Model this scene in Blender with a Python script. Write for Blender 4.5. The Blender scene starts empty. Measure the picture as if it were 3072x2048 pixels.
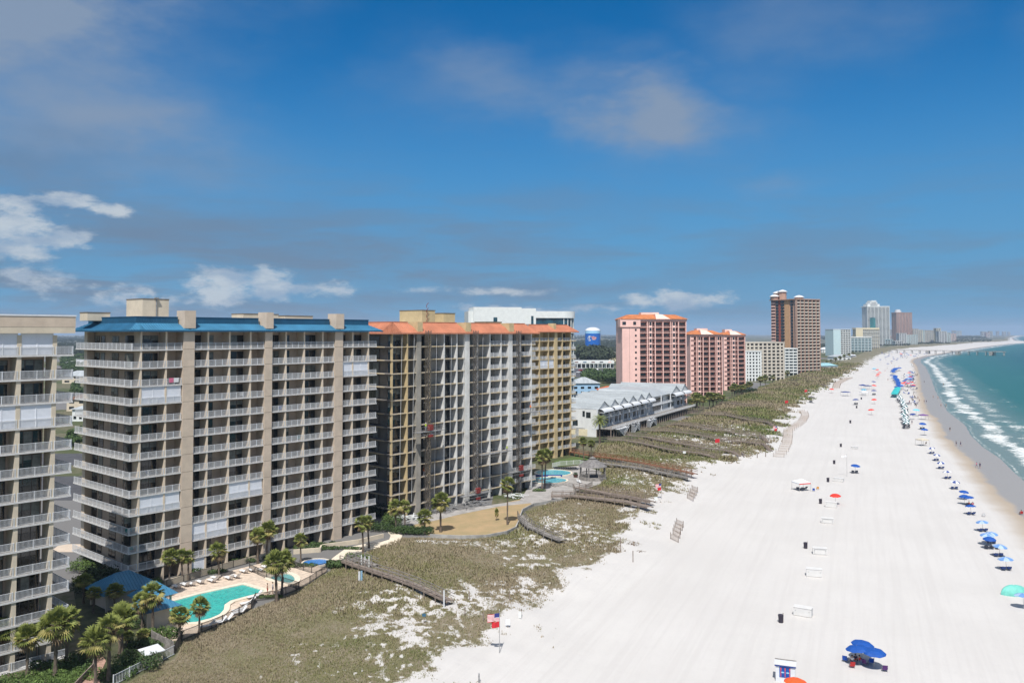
HAZE = True
import bpy, math, random
import numpy as np
from mathutils import Vector, Matrix
R = math.radians
rng = random.Random(7)
scene = bpy.context.scene
COL = scene.collection
# ---------------------------------------------------------------- camera
FPX, CX, CY, HZ, HC = 2485.0, 1536.0, 906.0, 998.0, 40.0
TH = math.atan((HZ - CY) / FPX)
cam_d = bpy.data.cameras.new('camera'); cam = bpy.data.objects.new('camera', cam_d); COL.objects.link(cam)
cam.location = (0, 0, HC); cam.rotation_euler = (math.pi/2 + TH, 0, 0)
cam_d.sensor_width = 36; cam_d.lens = FPX / 3072 * 36; cam_d.shift_y = -(1024 - CY) / 3072
cam_d.clip_start = 1; cam_d.clip_end = 60000
scene.camera = cam
cT, sT = math.cos(TH), math.sin(TH)

def ray(px, py):
    u = (px - CX) / FPX; v = (CY - py) / FPX
    return (u, cT - v*sT, sT + v*cT)
def P(px, py, z=0.0):                       # photo pixel -> ground plane at height z (metres)
    d = ray(px, py); t = (z - HC) / d[2]
    return (d[0]*t, d[1]*t)
def Pd(px, dist):                           # photo column + distance -> x, y
    return ((px - CX) / FPX * dist, dist)
def proj(x, y, z):
    f = y*cT + (z-HC)*sT; w = -y*sT + (z-HC)*cT
    return CX + FPX*x/f, CY - FPX*w/f
def along(o, a, px, z=20.0):                # distance along direction a from o at which a facade meets a photo column
    lo, hi = -300.0, 300.0
    best = min(((abs(proj(o[0]+a[0]*s, o[1]+a[1]*s, z)[0] - px), s) for s in [lo + i*(hi-lo)/1200 for i in range(1201)] if o[1]+a[1]*s > 5))
    s = best[1]; st = 0.25
    for _ in range(40):
        c = [(abs(proj(o[0]+a[0]*q, o[1]+a[1]*q, z)[0] - px), q) for q in (s-st, s, s+st)]
        s = min(c)[1]; st *= 0.7
    return s

# ---------------------------------------------------------------- materials
MATS = {}
def mat(name, col, rough=0.8, var=0.10, scale=0.6, bump=0.0, metal=0.0, col2=None, spec=0.4, stretch=None, trans=0.0, emis=None):
    if name in MATS: return MATS[name]
    m = bpy.data.materials.new(name); m.use_nodes = True; nt = m.node_tree; N = nt.nodes; L = nt.links
    b = N['Principled BSDF']; b.inputs['Roughness'].default_value = rough; b.inputs['Metallic'].default_value = metal
    b.inputs['Specular IOR Level'].default_value = spec
    tc = N.new('ShaderNodeTexCoord'); src = tc.outputs['Object']
    if stretch:
        mp = N.new('ShaderNodeMapping'); mp.inputs['Scale'].default_value = stretch; L.new(src, mp.inputs[0]); src = mp.outputs[0]
    nz = N.new('ShaderNodeTexNoise'); nz.inputs['Scale'].default_value = scale; nz.inputs['Detail'].default_value = 6; nz.inputs['Roughness'].default_value = 0.65
    L.new(src, nz.inputs['Vector'])
    rp = N.new('ShaderNodeValToRGB'); e = rp.color_ramp.elements
    c2 = col2 if col2 else tuple(c*(1-var*2.2) for c in col)
    c1 = col if col2 else tuple(min(1, c*(1+var)) for c in col)
    e[0].position = 0.34; e[0].color = (*c2, 1); e[1].position = 0.66; e[1].color = (*c1, 1)
    L.new(nz.outputs['Fac'], rp.inputs[0]); L.new(rp.outputs[0], b.inputs['Base Color'])
    if bump:
        n2 = N.new('ShaderNodeTexNoise'); n2.inputs['Scale'].default_value = scale*6; n2.inputs['Detail'].default_value = 4; L.new(src, n2.inputs['Vector'])
        bp = N.new('ShaderNodeBump'); bp.inputs['Strength'].default_value = bump; bp.inputs['Distance'].default_value = 0.05
        L.new(n2.outputs['Fac'], bp.inputs['Height']); L.new(bp.outputs[0], b.inputs['Normal'])
    if trans:
        b.inputs['Transmission Weight'].default_value = trans
    MATS[name] = m; return m

# ---------------------------------------------------------------- mesh builder
class MB:
    def __init__(s): s.v = []; s.f = []; s.m = []; s.cur = 0
    def mat(s, i): s.cur = i; return s
    def face(s, pts):
        n = len(s.v); s.v += [tuple(p) for p in pts]; s.f.append(tuple(range(n, n+len(pts)))); s.m.append(s.cur)
    def box(s, x0, x1, y0, y1, z0, z1):
        n = len(s.v)
        s.v += [(x0,y0,z0),(x1,y0,z0),(x1,y1,z0),(x0,y1,z0),(x0,y0,z1),(x1,y0,z1),(x1,y1,z1),(x0,y1,z1)]
        for q in ((0,3,2,1),(4,5,6,7),(0,1,5,4),(1,2,6,5),(2,3,7,6),(3,0,4,7)): s.f.append(tuple(n+i for i in q)); s.m.append(s.cur)
        return s
    def prism(s, poly, z0, z1):             # poly ccw list of (x,y); z may be callables
        n = len(s.v); k = len(poly)
        s.v += [(x,y,z0) for x,y in poly] + [(x,y,z1) for x,y in poly]
        s.f.append(tuple(n+i for i in reversed(range(k)))); s.m.append(s.cur)
        s.f.append(tuple(n+k+i for i in range(k))); s.m.append(s.cur)
        for i in range(k):
            j = (i+1) % k; s.f.append((n+i, n+j, n+k+j, n+k+i)); s.m.append(s.cur)
        return s
    def bar(s, a, b, w, h=None):            # square bar between two points
        h = h or w; a = Vector(a); b = Vector(b); d = (b-a)
        if d.length < 1e-6: return s
        d.normalize(); up = Vector((0,0,1)) if abs(d.z) < .95 else Vector((1,0,0))
        x = d.cross(up).normalized()*w/2; y = x.cross(d).normalized()*h/2
        n = len(s.v)
        for p in (a, b):
            for q in (-x-y, x-y, x+y, -x+y): s.v.append(tuple(p+q))
        for q in ((3,2,1,0),(4,5,6,7),(0,1,5,4),(1,2,6,5),(2,3,7,6),(3,0,4,7)): s.f.append(tuple(n+i for i in q)); s.m.append(s.cur)
        return s
    def tube(s, pts, rad, k=8, caps=True):  # rad list
        rings = []
        for i, p in enumerate(pts):
            p = Vector(p); d = (Vector(pts[min(i+1, len(pts)-1)]) - Vector(pts[max(i-1, 0)])).normalized()
            up = Vector((0,0,1)) if abs(d.z) < .9 else Vector((0,1,0))
            x = d.cross(up).normalized(); y = x.cross(d).normalized(); n = len(s.v); r = rad[i]
            rx, ry = r if isinstance(r, tuple) else (r, r)
            for j in range(k):
                a = 2*math.pi*j/k; s.v.append(tuple(p + x*rx*math.cos(a) + y*ry*math.sin(a)))
            rings.append(n)
        for a, b in zip(rings, rings[1:]):
            for j in range(k):
                q = (j+1) % k; s.f.append((a+j, b+j, b+q, a+q)); s.m.append(s.cur)
        if caps:
            s.f.append(tuple(rings[0]+j for j in range(k))); s.m.append(s.cur)
            s.f.append(tuple(rings[-1]+j for j in reversed(range(k)))); s.m.append(s.cur)
        return s
    def cyl(s, x, y, r, z0, z1, k=16): return s.prism([(x+r*math.cos(2*math.pi*i/k), y+r*math.sin(2*math.pi*i/k)) for i in range(k)], z0, z1)
    def merge(s, o, off=(0,0,0), rot=0.0, sc=1.0, mo=0):
        n = len(s.v); c, q = math.cos(rot), math.sin(rot)
        s.v += [(off[0]+sc*(x*c-y*q), off[1]+sc*(x*q+y*c), off[2]+sc*z) for x,y,z in o.v]
        s.f += [tuple(i+n for i in f) for f in o.f]; s.m += [i+mo for i in o.m]; return s
    def mesh(s, name, mats):
        me = bpy.data.meshes.new(name); me.from_pydata(s.v, [], s.f)
        for m in (mats if isinstance(mats, (list, tuple)) else [mats]): me.materials.append(m)
        if any(s.m): me.polygons.foreach_set('material_index', s.m)
        me.update(); return me
    def build(s, name, mats, parent=None, loc=(0,0,0), rz=0.0, smooth=False):
        me = s.mesh(name, mats)
        if smooth: me.shade_smooth()
        return ob(name, me, parent, loc, rz)

def ob(name, data, parent=None, loc=(0,0,0), rz=0.0):
    o = bpy.data.objects.new(name, data); COL.objects.link(o); o.location = loc; o.rotation_euler = (0, 0, rz)
    if parent: o.parent = parent
    return o
def tag(o, label=None, cat=None, group=None, kind=None):
    if label: o['label'] = label
    if cat: o['category'] = cat
    if group: o['group'] = group
    if kind: o['kind'] = kind
    return o
def empty(name, loc, rz=0.0, label=None, cat=None, group=None):
    return tag(ob(name, None, None, loc, rz), label, cat, group)
def copy_tree(o, loc, rz=0.0, sc=None, label=None, group=None):
    c = o.copy(); COL.objects.link(c); c.location = loc; c.rotation_euler = (0, 0, rz)
    if sc: c.scale = (sc,)*3 if not isinstance(sc, tuple) else sc
    if label: c['label'] = label
    if group: c['group'] = group
    for ch in list(o.children):
        d = ch.copy(); COL.objects.link(d); d.parent = c
        for g in ch.children:
            e = g.copy(); COL.objects.link(e); e.parent = d
    return c
def parts_limited(name, items, parent, limit=100):
    """items = (mesh, loc, rz, size); first `limit` (largest) become parts, the rest one part of kind stuff"""
    items = sorted(items, key=lambda i: -i[3])
    for me, loc, rz, _ in items[:limit]: ob(name, me, parent, loc, rz)
    rest = items[limit:]
    if rest:
        V = []; Fc = []; MI = []; mats = []
        for me, loc, rz, _ in rest:
            n = len(V); c, s = math.cos(rz), math.sin(rz); mp = []
            for m in me.materials:
                if m not in mats: mats.append(m)
                mp.append(mats.index(m))
            V += [(loc[0]+v.co.x*c-v.co.y*s, loc[1]+v.co.x*s+v.co.y*c, loc[2]+v.co.z) for v in me.vertices]
            for p in me.polygons: Fc.append(tuple(n+i for i in p.vertices)); MI.append(mp[p.material_index])
        me = bpy.data.meshes.new(name); me.from_pydata(V, [], Fc)
        for m in mats: me.materials.append(m)
        me.polygons.foreach_set('material_index', MI); me.update()
        tag(ob(name, me, parent), kind='stuff')

# ---------------------------------------------------------------- noise + polylines (numpy)
def vnoise(x, y, seed=0):
    xi = np.floor(x).astype(np.int64); yi = np.floor(y).astype(np.int64); fx = x-xi; fy = y-yi
    fx = fx*fx*(3-2*fx); fy = fy*fy*(3-2*fy)
    def h(a, b):
        n = (a*374761393 + b*668265263 + seed*974711) & 0x7fffffff
        n = ((n ^ (n >> 13)) * 1274126177) & 0x7fffffff
        return ((n ^ (n >> 16)) & 0xffff) / 65535.0
    return (h(xi,yi)*(1-fx)+h(xi+1,yi)*fx)*(1-fy) + (h(xi,yi+1)*(1-fx)+h(xi+1,yi+1)*fx)*fy
def fbm(x, y, oct=4, seed=0):
    s = 0; a = 0.5; t = 0
    for i in range(oct): s = s + a*vnoise(x*2**i, y*2**i, seed+i); t += a; a *= 0.5
    return s/t
def sdist(x, y, poly):
    """signed distance to an open polyline, + on its right-hand side (seaward when it runs away from the camera)"""
    best = np.full(x.shape, 1e18); sg = np.ones(x.shape)
    for (ax, ay), (bx, by) in zip(poly, poly[1:]):
        dx, dy = bx-ax, by-ay; L2 = dx*dx+dy*dy
        t = np.clip(((x-ax)*dx+(y-ay)*dy)/L2, 0, 1); ex = x-(ax+t*dx); ey = y-(ay+t*dy)
        d = ex*ex+ey*ey; cr = dx*(y-ay)-dy*(x-ax); m = d < best-1e-9
        best = np.where(m, d, best); sg = np.where(m, np.where(cr < 0, 1.0, -1.0), sg)
    return np.sqrt(best)*sg
W_PX = [(4500,2640),(3498,1800),(3200,1549),(3080,1448),(3043,1416),(3001,1374),(2949,1340),(2914,1306),(2897,1275),(2844,1234),(2809,1175),(2791,1126),(2778,1100),(2762,1086),(2764,1078),(2792,1069),(2836,1062),(2870,1055),(2932,1045),(2986,1037.5),(3039,1031),(3085,1028.5),(3092,1024.5),(3050,1021.5),(3040,1014),(3062,1007.5),(4200,1004)]
D_PX = [(1180,2200),(1319,2048),(1450,1959),(1502,1920),(1567,1841),(1698,1757),(1820,1690),(1870,1650),(1850,1612),(1920,1590),(1930,1555),(2010,1480),(2080,1436),(2130,1400),(2220,1376),(2310,1350),(2325,1310),(2345,1256),(2403,1208),(2482,1152),(2560,1110),(2638,1066),(2691,1048),(2765,1041),(2865,1034),(2930,1027),(2995,1025),(3028,1022),(3028,1014),(3048,1006.8),(4200,1003.3)]
I_PX = [(200,2300),(353,2060),(523,1975),(546,1922),(667,1872),(752,1829),(826,1798),(888,1774),(981,1716),(1012,1692),(1100,1655),(1205,1612),(1290,1613),(1383,1616),(1520,1602),(1552,1575),(1570,1540),(1640,1512),(1728,1482),(1800,1452),(1800,1400),(1770,1370),(1800,1330),(1900,1318),(1990,1280),(2090,1245),(2150,1215),(2280,1163),(2440,1110),(2560,1070),(2614,1047),(2700,1035),(2870,1028),(2980,1020),(3014,1017),(3014,1011),(3036,1005.8),(4200,1002.6)]
WL = [P(a,b,-0.7) for a,b in W_PX]; DL = [P(a,b) for a,b in D_PX]; IL = [P(a,b) for a,b in I_PX]
BARE = [(1170,1820,7,.9),(1240,1890,6,.7),(1330,1835,5,.9),(1400,1840,6,.8),(1560,1790,6,.9),(1590,1700,6,.9),(1640,1620,9,.75),(1700,1590,9,.7),(1500,1650,7,.55),(1800,1640,6,.8),(1380,1640,5,.7),(1280,1640,3,.8),(1200,1945,5,.45),(1650,1560,8,.6),(1900,1480,9,.5),(1850,1400,12,.5),(1950,1430,10,.5),(2040,1400,14,.5),(2180,1325,16,.6),(2260,1300,16,.6),(2280,1345,12,.6),(1960,1250,20,.2),(2140,1260,20,.4),(2000,1312,9,.75),(2080,1325,10,.7),(2150,1345,9,.7),(1930,1345,7,.7),(2020,1345,8,.6),(2120,1290,12,.6),(2230,1318,9,.7),(1880,1352,7,.6),(2200,1280,12,.6),(1990,1425,7,.7),(1880,1445,8,.6),(2030,1470,8,.7),(1300,1960,6,.5),(1420,1790,5,.6),(900,1960,4,.4),(1150,1900,5,.5),(1630,1800,6,.4)]
BAREW = [(*P(a,b), r, w) for a,b,r,w in BARE]
def zones(x, y):
    x = np.asarray(x, float); y = np.asarray(y, float)
    w = sdist(x, y, WL); d = sdist(x, y, DL); i = sdist(x, y, IL)
    n = fbm(x*.16, y*.16, 4, 3); n2 = fbm(x*.55+7, y*.55, 4, 9); n3 = fbm(x*1.5, y*1.1, 3, 41)
    inl = np.clip((i+0.0)/1.0, 0, 1)
    dep = -d
    edge = np.clip((dep + (n-.5)*22 + (n2-.5)*7 + 1.5)/5.0, 0, 1)
    dens = edge
    dens = dens*np.clip(1.0 - 2.2*np.clip(n3-.60, 0, 1)*np.clip(fbm(x*.05+3, y*.05, 3, 61)*2.4-.5, 0, 1)*2.2*np.clip(1.3-dep/24, .05, 1), 0, 1)
    for bx, by, r, wt in BAREW:
        q = np.exp(-(((x-bx)**2+(y-by)**2)/(r*r)))*wt
        dens = dens*(1 - q*np.clip(0.36+2.8*(n2-.42)+2.6*(n3-.5), 0, 1.15))
    streak = fbm(x*.45+y*.1, y*.12, 3, 21)
    dens = dens*np.clip(1.15 - 1.5*np.clip(streak-.55, 0, 1)*np.clip(1-dep/35, .15, 1)*3, 0, 1)
    return w, d, i, np.clip(dens, 0, 1)
def height(x, y, w=None, d=None, i=None):
    x = np.asarray(x, float); y = np.asarray(y, float)
    if w is None: w = sdist(x, y, WL); d = sdist(x, y, DL); i = sdist(x, y, IL)
    dune = np.clip(np.minimum(i, 6-d*0.7)/7, 0, 1)*np.clip(i/5, 0, 1)
    h = dune*(fbm(x*.06, y*.06, 3, 5)*2.0 - .15 + .35*fbm(x*.25, y*.25, 2, 8))
    land = -w
    z = np.where(land > 45, 0, np.where(land > 0, -0.7*(1-land/45)**1.3, -0.7 + w*-0.06))
    z = np.where(w > 0, np.maximum(-0.7 - w*0.06, -6), z)
    return z + h*(w < 0)
def GZ(x, y): return float(height(np.array([x]), np.array([y]))[0])
def G(px, py):
    x, y = P(px, py); z = 0
    for _ in range(2): z = GZ(x, y); x, y = P(px, py, z)
    return (x, y, z)

def polar(rads, angs):
    r, a = np.meshgrid(rads, angs, indexing='ij')
    return r*np.sin(a), r*np.cos(a)
def grid_obj(name, X, Y, Z, m, attrs, keep=None):
    nr, na = X.shape; V = np.stack([X.ravel(), Y.ravel(), Z.ravel()], 1)
    i, j = np.meshgrid(np.arange(nr-1), np.arange(na-1), indexing='ij')
    q = np.stack([i*na+j, i*na+j+1, (i+1)*na+j+1, (i+1)*na+j], -1).reshape(-1, 4)[:, ::-1]
    if keep is not None: q = q[keep.ravel()[q].any(1)]
    used = np.unique(q); mp = np.zeros(len(V), int); mp[used] = np.arange(len(used)); V = V[used]; q = mp[q]
    me = bpy.data.meshes.new(name); me.vertices.add(len(V)); me.vertices.foreach_set('co', V.ravel())
    me.loops.add(q.size); me.loops.foreach_set('vertex_index', q.ravel())
    me.polygons.add(len(q)); me.polygons.foreach_set('loop_start', np.arange(0, q.size, 4)); me.polygons.foreach_set('loop_total', np.full(len(q), 4))
    me.update(calc_edges=True); me.validate()
    for k, A in attrs.items():
        at = me.attributes.new(k, 'FLOAT', 'POINT'); at.data.foreach_set('value', A.ravel()[used].astype(np.float32))
    me.materials.append(m); me.shade_smooth()
    return ob(name, me)
def attr_node(nt, name):
    n = nt.nodes.new('ShaderNodeAttribute'); n.attribute_name = name; return n.outputs['Fac']
def nd(nt, typ, **kw):
    n = nt.nodes.new(typ)
    for k, v in kw.items():
        if k.startswith('_'): setattr(n, k[1:], v)
        else: n.inputs[k.replace('__', ' ')].default_value = v
    return n
def mth(nt, op, a, b=None, c=None, clamp=False):
    n = nt.nodes.new('ShaderNodeMath'); n.operation = op; n.use_clamp = clamp
    for i, v in enumerate((a, b, c)):
        if v is None: continue
        if isinstance(v, (int, float)): n.inputs[i].default_value = v
        else: nt.links.new(v, n.inputs[i])
    return n.outputs[0]
def mixc(nt, f, a, b, blend='MIX'):
    n = nt.nodes.new('ShaderNodeMix'); n.data_type = 'RGBA'; n.blend_type = blend
    for i, v in ((0, f), (6, a), (7, b)):
        if isinstance(v, (int, float)): n.inputs[i].default_value = v
        elif isinstance(v, tuple): n.inputs[i].default_value = (*v, 1)
        else: nt.links.new(v, n.inputs[i])
    return n.outputs[2]
def smooth(nt, v, a, b):
    n = nt.nodes.new('ShaderNodeMapRange'); n.interpolation_type = 'SMOOTHSTEP'; nt.links.new(v, n.inputs[0])
    n.inputs[1].default_value = a; n.inputs[2].default_value = b; return n.outputs[0]
# ---------------------------------------------------------------- sun, sky
SUN_EL, SUN_H = 57.0, (-0.14, -0.99)
sd = Vector((SUN_H[0]*math.cos(R(SUN_EL)), SUN_H[1]*math.cos(R(SUN_EL)), math.sin(R(SUN_EL)))).normalized()
sl = bpy.data.lights.new('sun', 'SUN'); sl.energy = 3.9; sl.angle = R(0.5); sl.color = (1.0, 0.965, 0.92)
so = bpy.data.objects.new('sun', sl); COL.objects.link(so); so.rotation_euler = (-sd).to_track_quat('-Z', 'Y').to_euler(); so.location = (0, 0, 200)
wd = bpy.data.worlds.new('World'); scene.world = wd; wd.use_nodes = True; nt = wd.node_tree; L = nt.links
bg = nt.nodes['Background']; bg.inputs['Strength'].default_value = 0.085
sk = nt.nodes.new('ShaderNodeTexSky'); sk.sky_type = 'NISHITA'; sk.sun_disc = False
sk.sun_elevation = R(SUN_EL); sk.sun_rotation = math.atan2(sd.x, sd.y); sk.altitude = 0; sk.air_density = 1.0; sk.dust_density = 0.3; sk.ozone_density = 3.0
skc = mixc(nt, 1.0, sk.outputs[0], SKY_TINT if 'SKY_TINT' in globals() else (0.01, 0.50, 0.84), 'MULTIPLY')
tc = nt.nodes.new('ShaderNodeTexCoord'); sx = nt.nodes.new('ShaderNodeSeparateXYZ'); L.new(tc.outputs['Generated'], sx.inputs[0])
az = mth(nt, 'ARCTAN2', sx.outputs[0], sx.outputs[1]); el = mth(nt, 'ARCSINE', sx.outputs[2])
cb = nt.nodes.new('ShaderNodeCombineXYZ'); L.new(az, cb.inputs[0]); L.new(mth(nt, 'MULTIPLY', el, 2.2), cb.inputs[1])
def wnoise(scale, detail, rough, off=0.0, dist=0.0):
    n = nd(nt, 'ShaderNodeTexNoise', Scale=scale, Detail=detail, Roughness=rough, Distortion=dist)
    a = nt.nodes.new('ShaderNodeVectorMath'); a.operation = 'ADD'; a.inputs[1].default_value = (off, off*.7, off*.3); L.new(cb.outputs[0], a.inputs[0]); L.new(a.outputs[0], n.inputs['Vector'])
    return n.outputs['Fac']
wn = wnoise(5, 6, .55); wn2 = wnoise(5, 6, .55, 4.0)
azw = mth(nt, 'ADD', az, mth(nt, 'MULTIPLY', mth(nt, 'SUBTRACT', wn, .5), .35)); elw = mth(nt, 'ADD', el, mth(nt, 'MULTIPLY', mth(nt, 'SUBTRACT', wn2, .5), .16))
def blobs(lst, A, E):
    tot = None
    for a, e, ra, re, w in lst:
        q = mth(nt, 'ADD', mth(nt, 'POWER', mth(nt, 'MULTIPLY', mth(nt, 'SUBTRACT', A, a), 1/ra), 2), mth(nt, 'POWER', mth(nt, 'MULTIPLY', mth(nt, 'SUBTRACT', E, e), 1/re), 2))
        g = mth(nt, 'MULTIPLY', mth(nt, 'EXPONENT', mth(nt, 'MULTIPLY', q, -1)), w)
        tot = g if tot is None else mth(nt, 'MAXIMUM', tot, g)
    return tot
soft = blobs([(-.56,.34,.17,.10,1.5),(-.47,.22,.16,.06,.95),(-.36,.36,.10,.04,.35),(.165,.255,.10,.036,1.2),(.0,.285,.15,.045,.6),(.33,.335,.12,.05,.38),(.30,.165,.06,.022,.34),(.62,.33,.10,.05,.25)], azw, elw)
soft = mth(nt, 'MULTIPLY', soft, mth(nt, 'ADD', .25, mth(nt, 'MULTIPLY', smooth(nt, wnoise(4.5, 8, .62, 9.), .25, .6), .75)), None, True)
# the air pales to slate blue towards the horizon
c0 = mixc(nt, mth(nt, 'MULTIPLY', smooth(nt, el, .36, .0), .90), skc, (1.15, 2.75, 4.7))
c = mixc(nt, mth(nt, 'MULTIPLY', soft, .95), c0, (2.05, 2.75, 3.85))
# grey veil of distant cloud low over the horizon
cb2 = nt.nodes.new('ShaderNodeCombineXYZ'); L.new(az, cb2.inputs[0]); L.new(mth(nt, 'MULTIPLY', el, 7.0), cb2.inputs[1])
bn_ = nd(nt, 'ShaderNodeTexNoise', Scale=4.2, Detail=8, Roughness=.62, Distortion=.3); L.new(cb2.outputs[0], bn_.inputs['Vector'])
band = mth(nt, 'MULTIPLY', smooth(nt, el, .24, .05), smooth(nt, bn_.outputs['Fac'], .42, .62))
band = mth(nt, 'MULTIPLY', band, mth(nt, 'ADD', mth(nt, 'MULTIPLY', smooth(nt, az, .35, -.5), .5), .5))
c = mixc(nt, mth(nt, 'MULTIPLY', band, .95), c, (1.35, 2.05, 3.0))
dark = blobs([(-.02,.105,.09,.022,.5),(.30,.085,.10,.022,.4),(.06,.155,.10,.02,.3),(-.40,.115,.16,.035,.85),(-.52,.165,.12,.028,.8),(.02,.05,.22,.018,.7),(-.25,.09,.2,.03,.6)], azw, elw)
c = mixc(nt, mth(nt, 'MULTIPLY', dark, .75), c, (1.3, 1.95, 2.95))
# cumulus
cu = blobs([(-.497,.142,.040,.012,1.15),(-.455,.132,.030,.010,.95),(-.54,.105,.055,.040,1.2),(-.50,.098,.035,.022,.95),(-.53,.058,.06,.018,.9),(-.42,.040,.12,.020,.75),(-.335,.054,.06,.026,1.15),(-.285,.056,.05,.026,1.05),(-.245,.05,.045,.016,.9),(-.20,.052,.03,.01,.7),(.155,.040,.035,.012,.95),(.205,.040,.06,.016,1.05),(.10,.03,.09,.010,.7),(-.04,.050,.12,.008,.85),(.02,.028,.18,.010,.7),(.38,.02,.2,.006,.3)], az, el)
cun = wnoise(26, 8, .62, 1.3)
cum = smooth(nt, mth(nt, 'ADD', cu, mth(nt, 'MULTIPLY', mth(nt, 'SUBTRACT', cun, .5), 2.2)), .46, 1.0)
shade = smooth(nt, wnoise(20, 6, .6, 1.32), .35, .65)
c = mixc(nt, mth(nt, 'MULTIPLY', cum, .8), c, mixc(nt, shade, (3.0, 3.8, 4.9), (5.3, 5.7, 6.0)))
# unseen bright broken cloud overhead and behind, added as neutral fill light
over = mth(nt, 'MULTIPLY', smooth(nt, el, .60, .85), smooth(nt, wnoise(2.2, 6, .6, 5.), .40, .58))
c = mixc(nt, over, c, (6.6, 6.5, 6.4))
beh = mth(nt, 'MULTIPLY', smooth(nt, mth(nt, 'ABSOLUTE', az), 1.3, 1.9), smooth(nt, wnoise(3, 6, .6, 7.), .42, .6))
c = mixc(nt, mth(nt, 'MULTIPLY', beh, .8), c, (5.6, 5.6, 5.6))
L.new(c, bg.inputs['Color'])
scene.view_settings.view_transform = 'Standard'; scene.view_settings.look = 'None'; scene.view_settings.exposure = 0.45; scene.view_settings.gamma = 1
scene.cycles.max_bounces = 6; scene.cycles.transparent_max_bounces = 6; scene.cycles.volume_bounces = 0
scene.cycles.use_denoising = True

# ---------------------------------------------------------------- ground sheet
rads = np.concatenate([np.array([2., 12, 24]), np.geomspace(34, 700, 620), np.geomspace(704, 16000, 330)])
angs = np.concatenate([np.linspace(-math.pi, -.95, 30)[:-1], np.linspace(-.95, .95, 900), np.linspace(.95, math.pi, 30)[1:]])
X, Y = polar(rads, angs); Wd, Dd, Id, Dn = zones(X, Y); Z = height(X, Y, Wd, Dd, Id)
gm = bpy.data.materials.new('ground'); gm.use_nodes = True; nt = gm.node_tree; L = nt.links; b = nt.nodes['Principled BSDF']
geo = nt.nodes.new('ShaderNodeNewGeometry'); pos = geo.outputs['Position']
def gn(scale, detail=5, rough=.6, vec=None, dist=0):
    n = nd(nt, 'ShaderNodeTexNoise', Scale=scale, Detail=detail, Roughness=rough, Distortion=dist); L.new(vec if vec else pos, n.inputs['Vector']); return n.outputs['Fac']
aw, ai, ad = attr_node(nt, 'sea'), attr_node(nt, 'inland'), attr_node(nt, 'dens')
# sand: fine tone variation + grooming tracks that run along the beach
mp = nd(nt, 'ShaderNodeMapping'); mp.inputs['Rotation'].default_value = (0, 0, R(23)); L.new(pos, mp.inputs[0]); mp0 = mp; mp = nd(nt, 'ShaderNodeMapping'); mp.inputs['Scale'].default_value = (1.0, 0.022, 1); L.new(mp0.outputs[0], mp.inputs[0])
trk = gn(.75, 6, .75, mp.outputs[0], .25)
sand = mixc(nt, smooth(nt, gn(.05, 6), .3, .7), (.505, .487, .465), (.54, .522, .50))
sand = mixc(nt, mth(nt, 'MULTIPLY', smooth(nt, trk, .44, .62), .42), sand, (.47, .45, .43))
sand = mixc(nt, mth(nt, 'MULTIPLY', smooth(nt, gn(.9, 7, .78), .50, .72), .45), sand, (.455, .437, .418))
# wet zone
wedge = mth(nt, 'ADD', aw, mth(nt, 'MULTIPLY', mth(nt, 'SUBTRACT', gn(.06, 4), .5), 6))
damp = smooth(nt, wedge, -16, -10); wet = smooth(nt, wedge, -10.5, -8.5)
sandw = mixc(nt, damp, sand, (.36, .30, .235)); sandw = mixc(nt, wet, sandw, (.27, .26, .25))
# dune vegetation litter, darkened to carry the shade among the grass tufts
veg = mixc(nt, smooth(nt, gn(.22, 6, .65), .38, .62), (.15, .14, .075), (.215, .18, .13))
veg = mixc(nt, smooth(nt, gn(2.2, 5, .7), .45, .72), veg, (.12, .12, .055))
vf = mth(nt, 'ADD', ad, mth(nt, 'MULTIPLY', mth(nt, 'SUBTRACT', gn(1.1, 7, .72), .5), 1.3)); vf = smooth(nt, vf, .28, .62)
duncol = mixc(nt, vf, sandw, veg)
# inland: turf, dirt, asphalt patches
inl = mixc(nt, smooth(nt, gn(.02, 5), .45, .55), (.075, .085, .035), (.15, .13, .085)); inl = mixc(nt, smooth(nt, gn(.5, 6), .4, .7), inl, (.055, .075, .025))
vx = nt.nodes.new('ShaderNodeTexVoronoi'); vx.inputs['Scale'].default_value = .012; L.new(pos, vx.inputs['Vector'])
sxx = nt.nodes.new('ShaderNodeSeparateColor'); L.new(vx.outputs['Color'], sxx.inputs[0])
inl = mixc(nt, smooth(nt, sxx.outputs[0], .78, .80), inl, (.16, .155, .15))
col = mixc(nt, smooth(nt, ai, -.4, .4), inl, duncol)
L.new(col, b.inputs['Base Color'])
L.new(mth(nt, 'SUBTRACT', .95, mth(nt, 'MULTIPLY', wet, .42)), b.inputs['Roughness']); b.inputs['Specular IOR Level'].default_value = .3
bp = nd(nt, 'ShaderNodeBump', Strength=.3, Distance=.2); L.new(mth(nt, 'MULTIPLY', mth(nt, 'ADD', mth(nt, 'MULTIPLY', trk, .5), gn(.7, 6, .7)), mth(nt, 'SUBTRACT', 1, wet)), bp.inputs['Height']); L.new(bp.outputs[0], b.inputs['Normal'])
g = grid_obj('ground', X, Y, Z, gm, {'sea': Wd, 'inland': Id, 'dens': Dn}); tag(g, 'white sand beach with grassy dunes behind it', 'ground', kind='structure')
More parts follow.
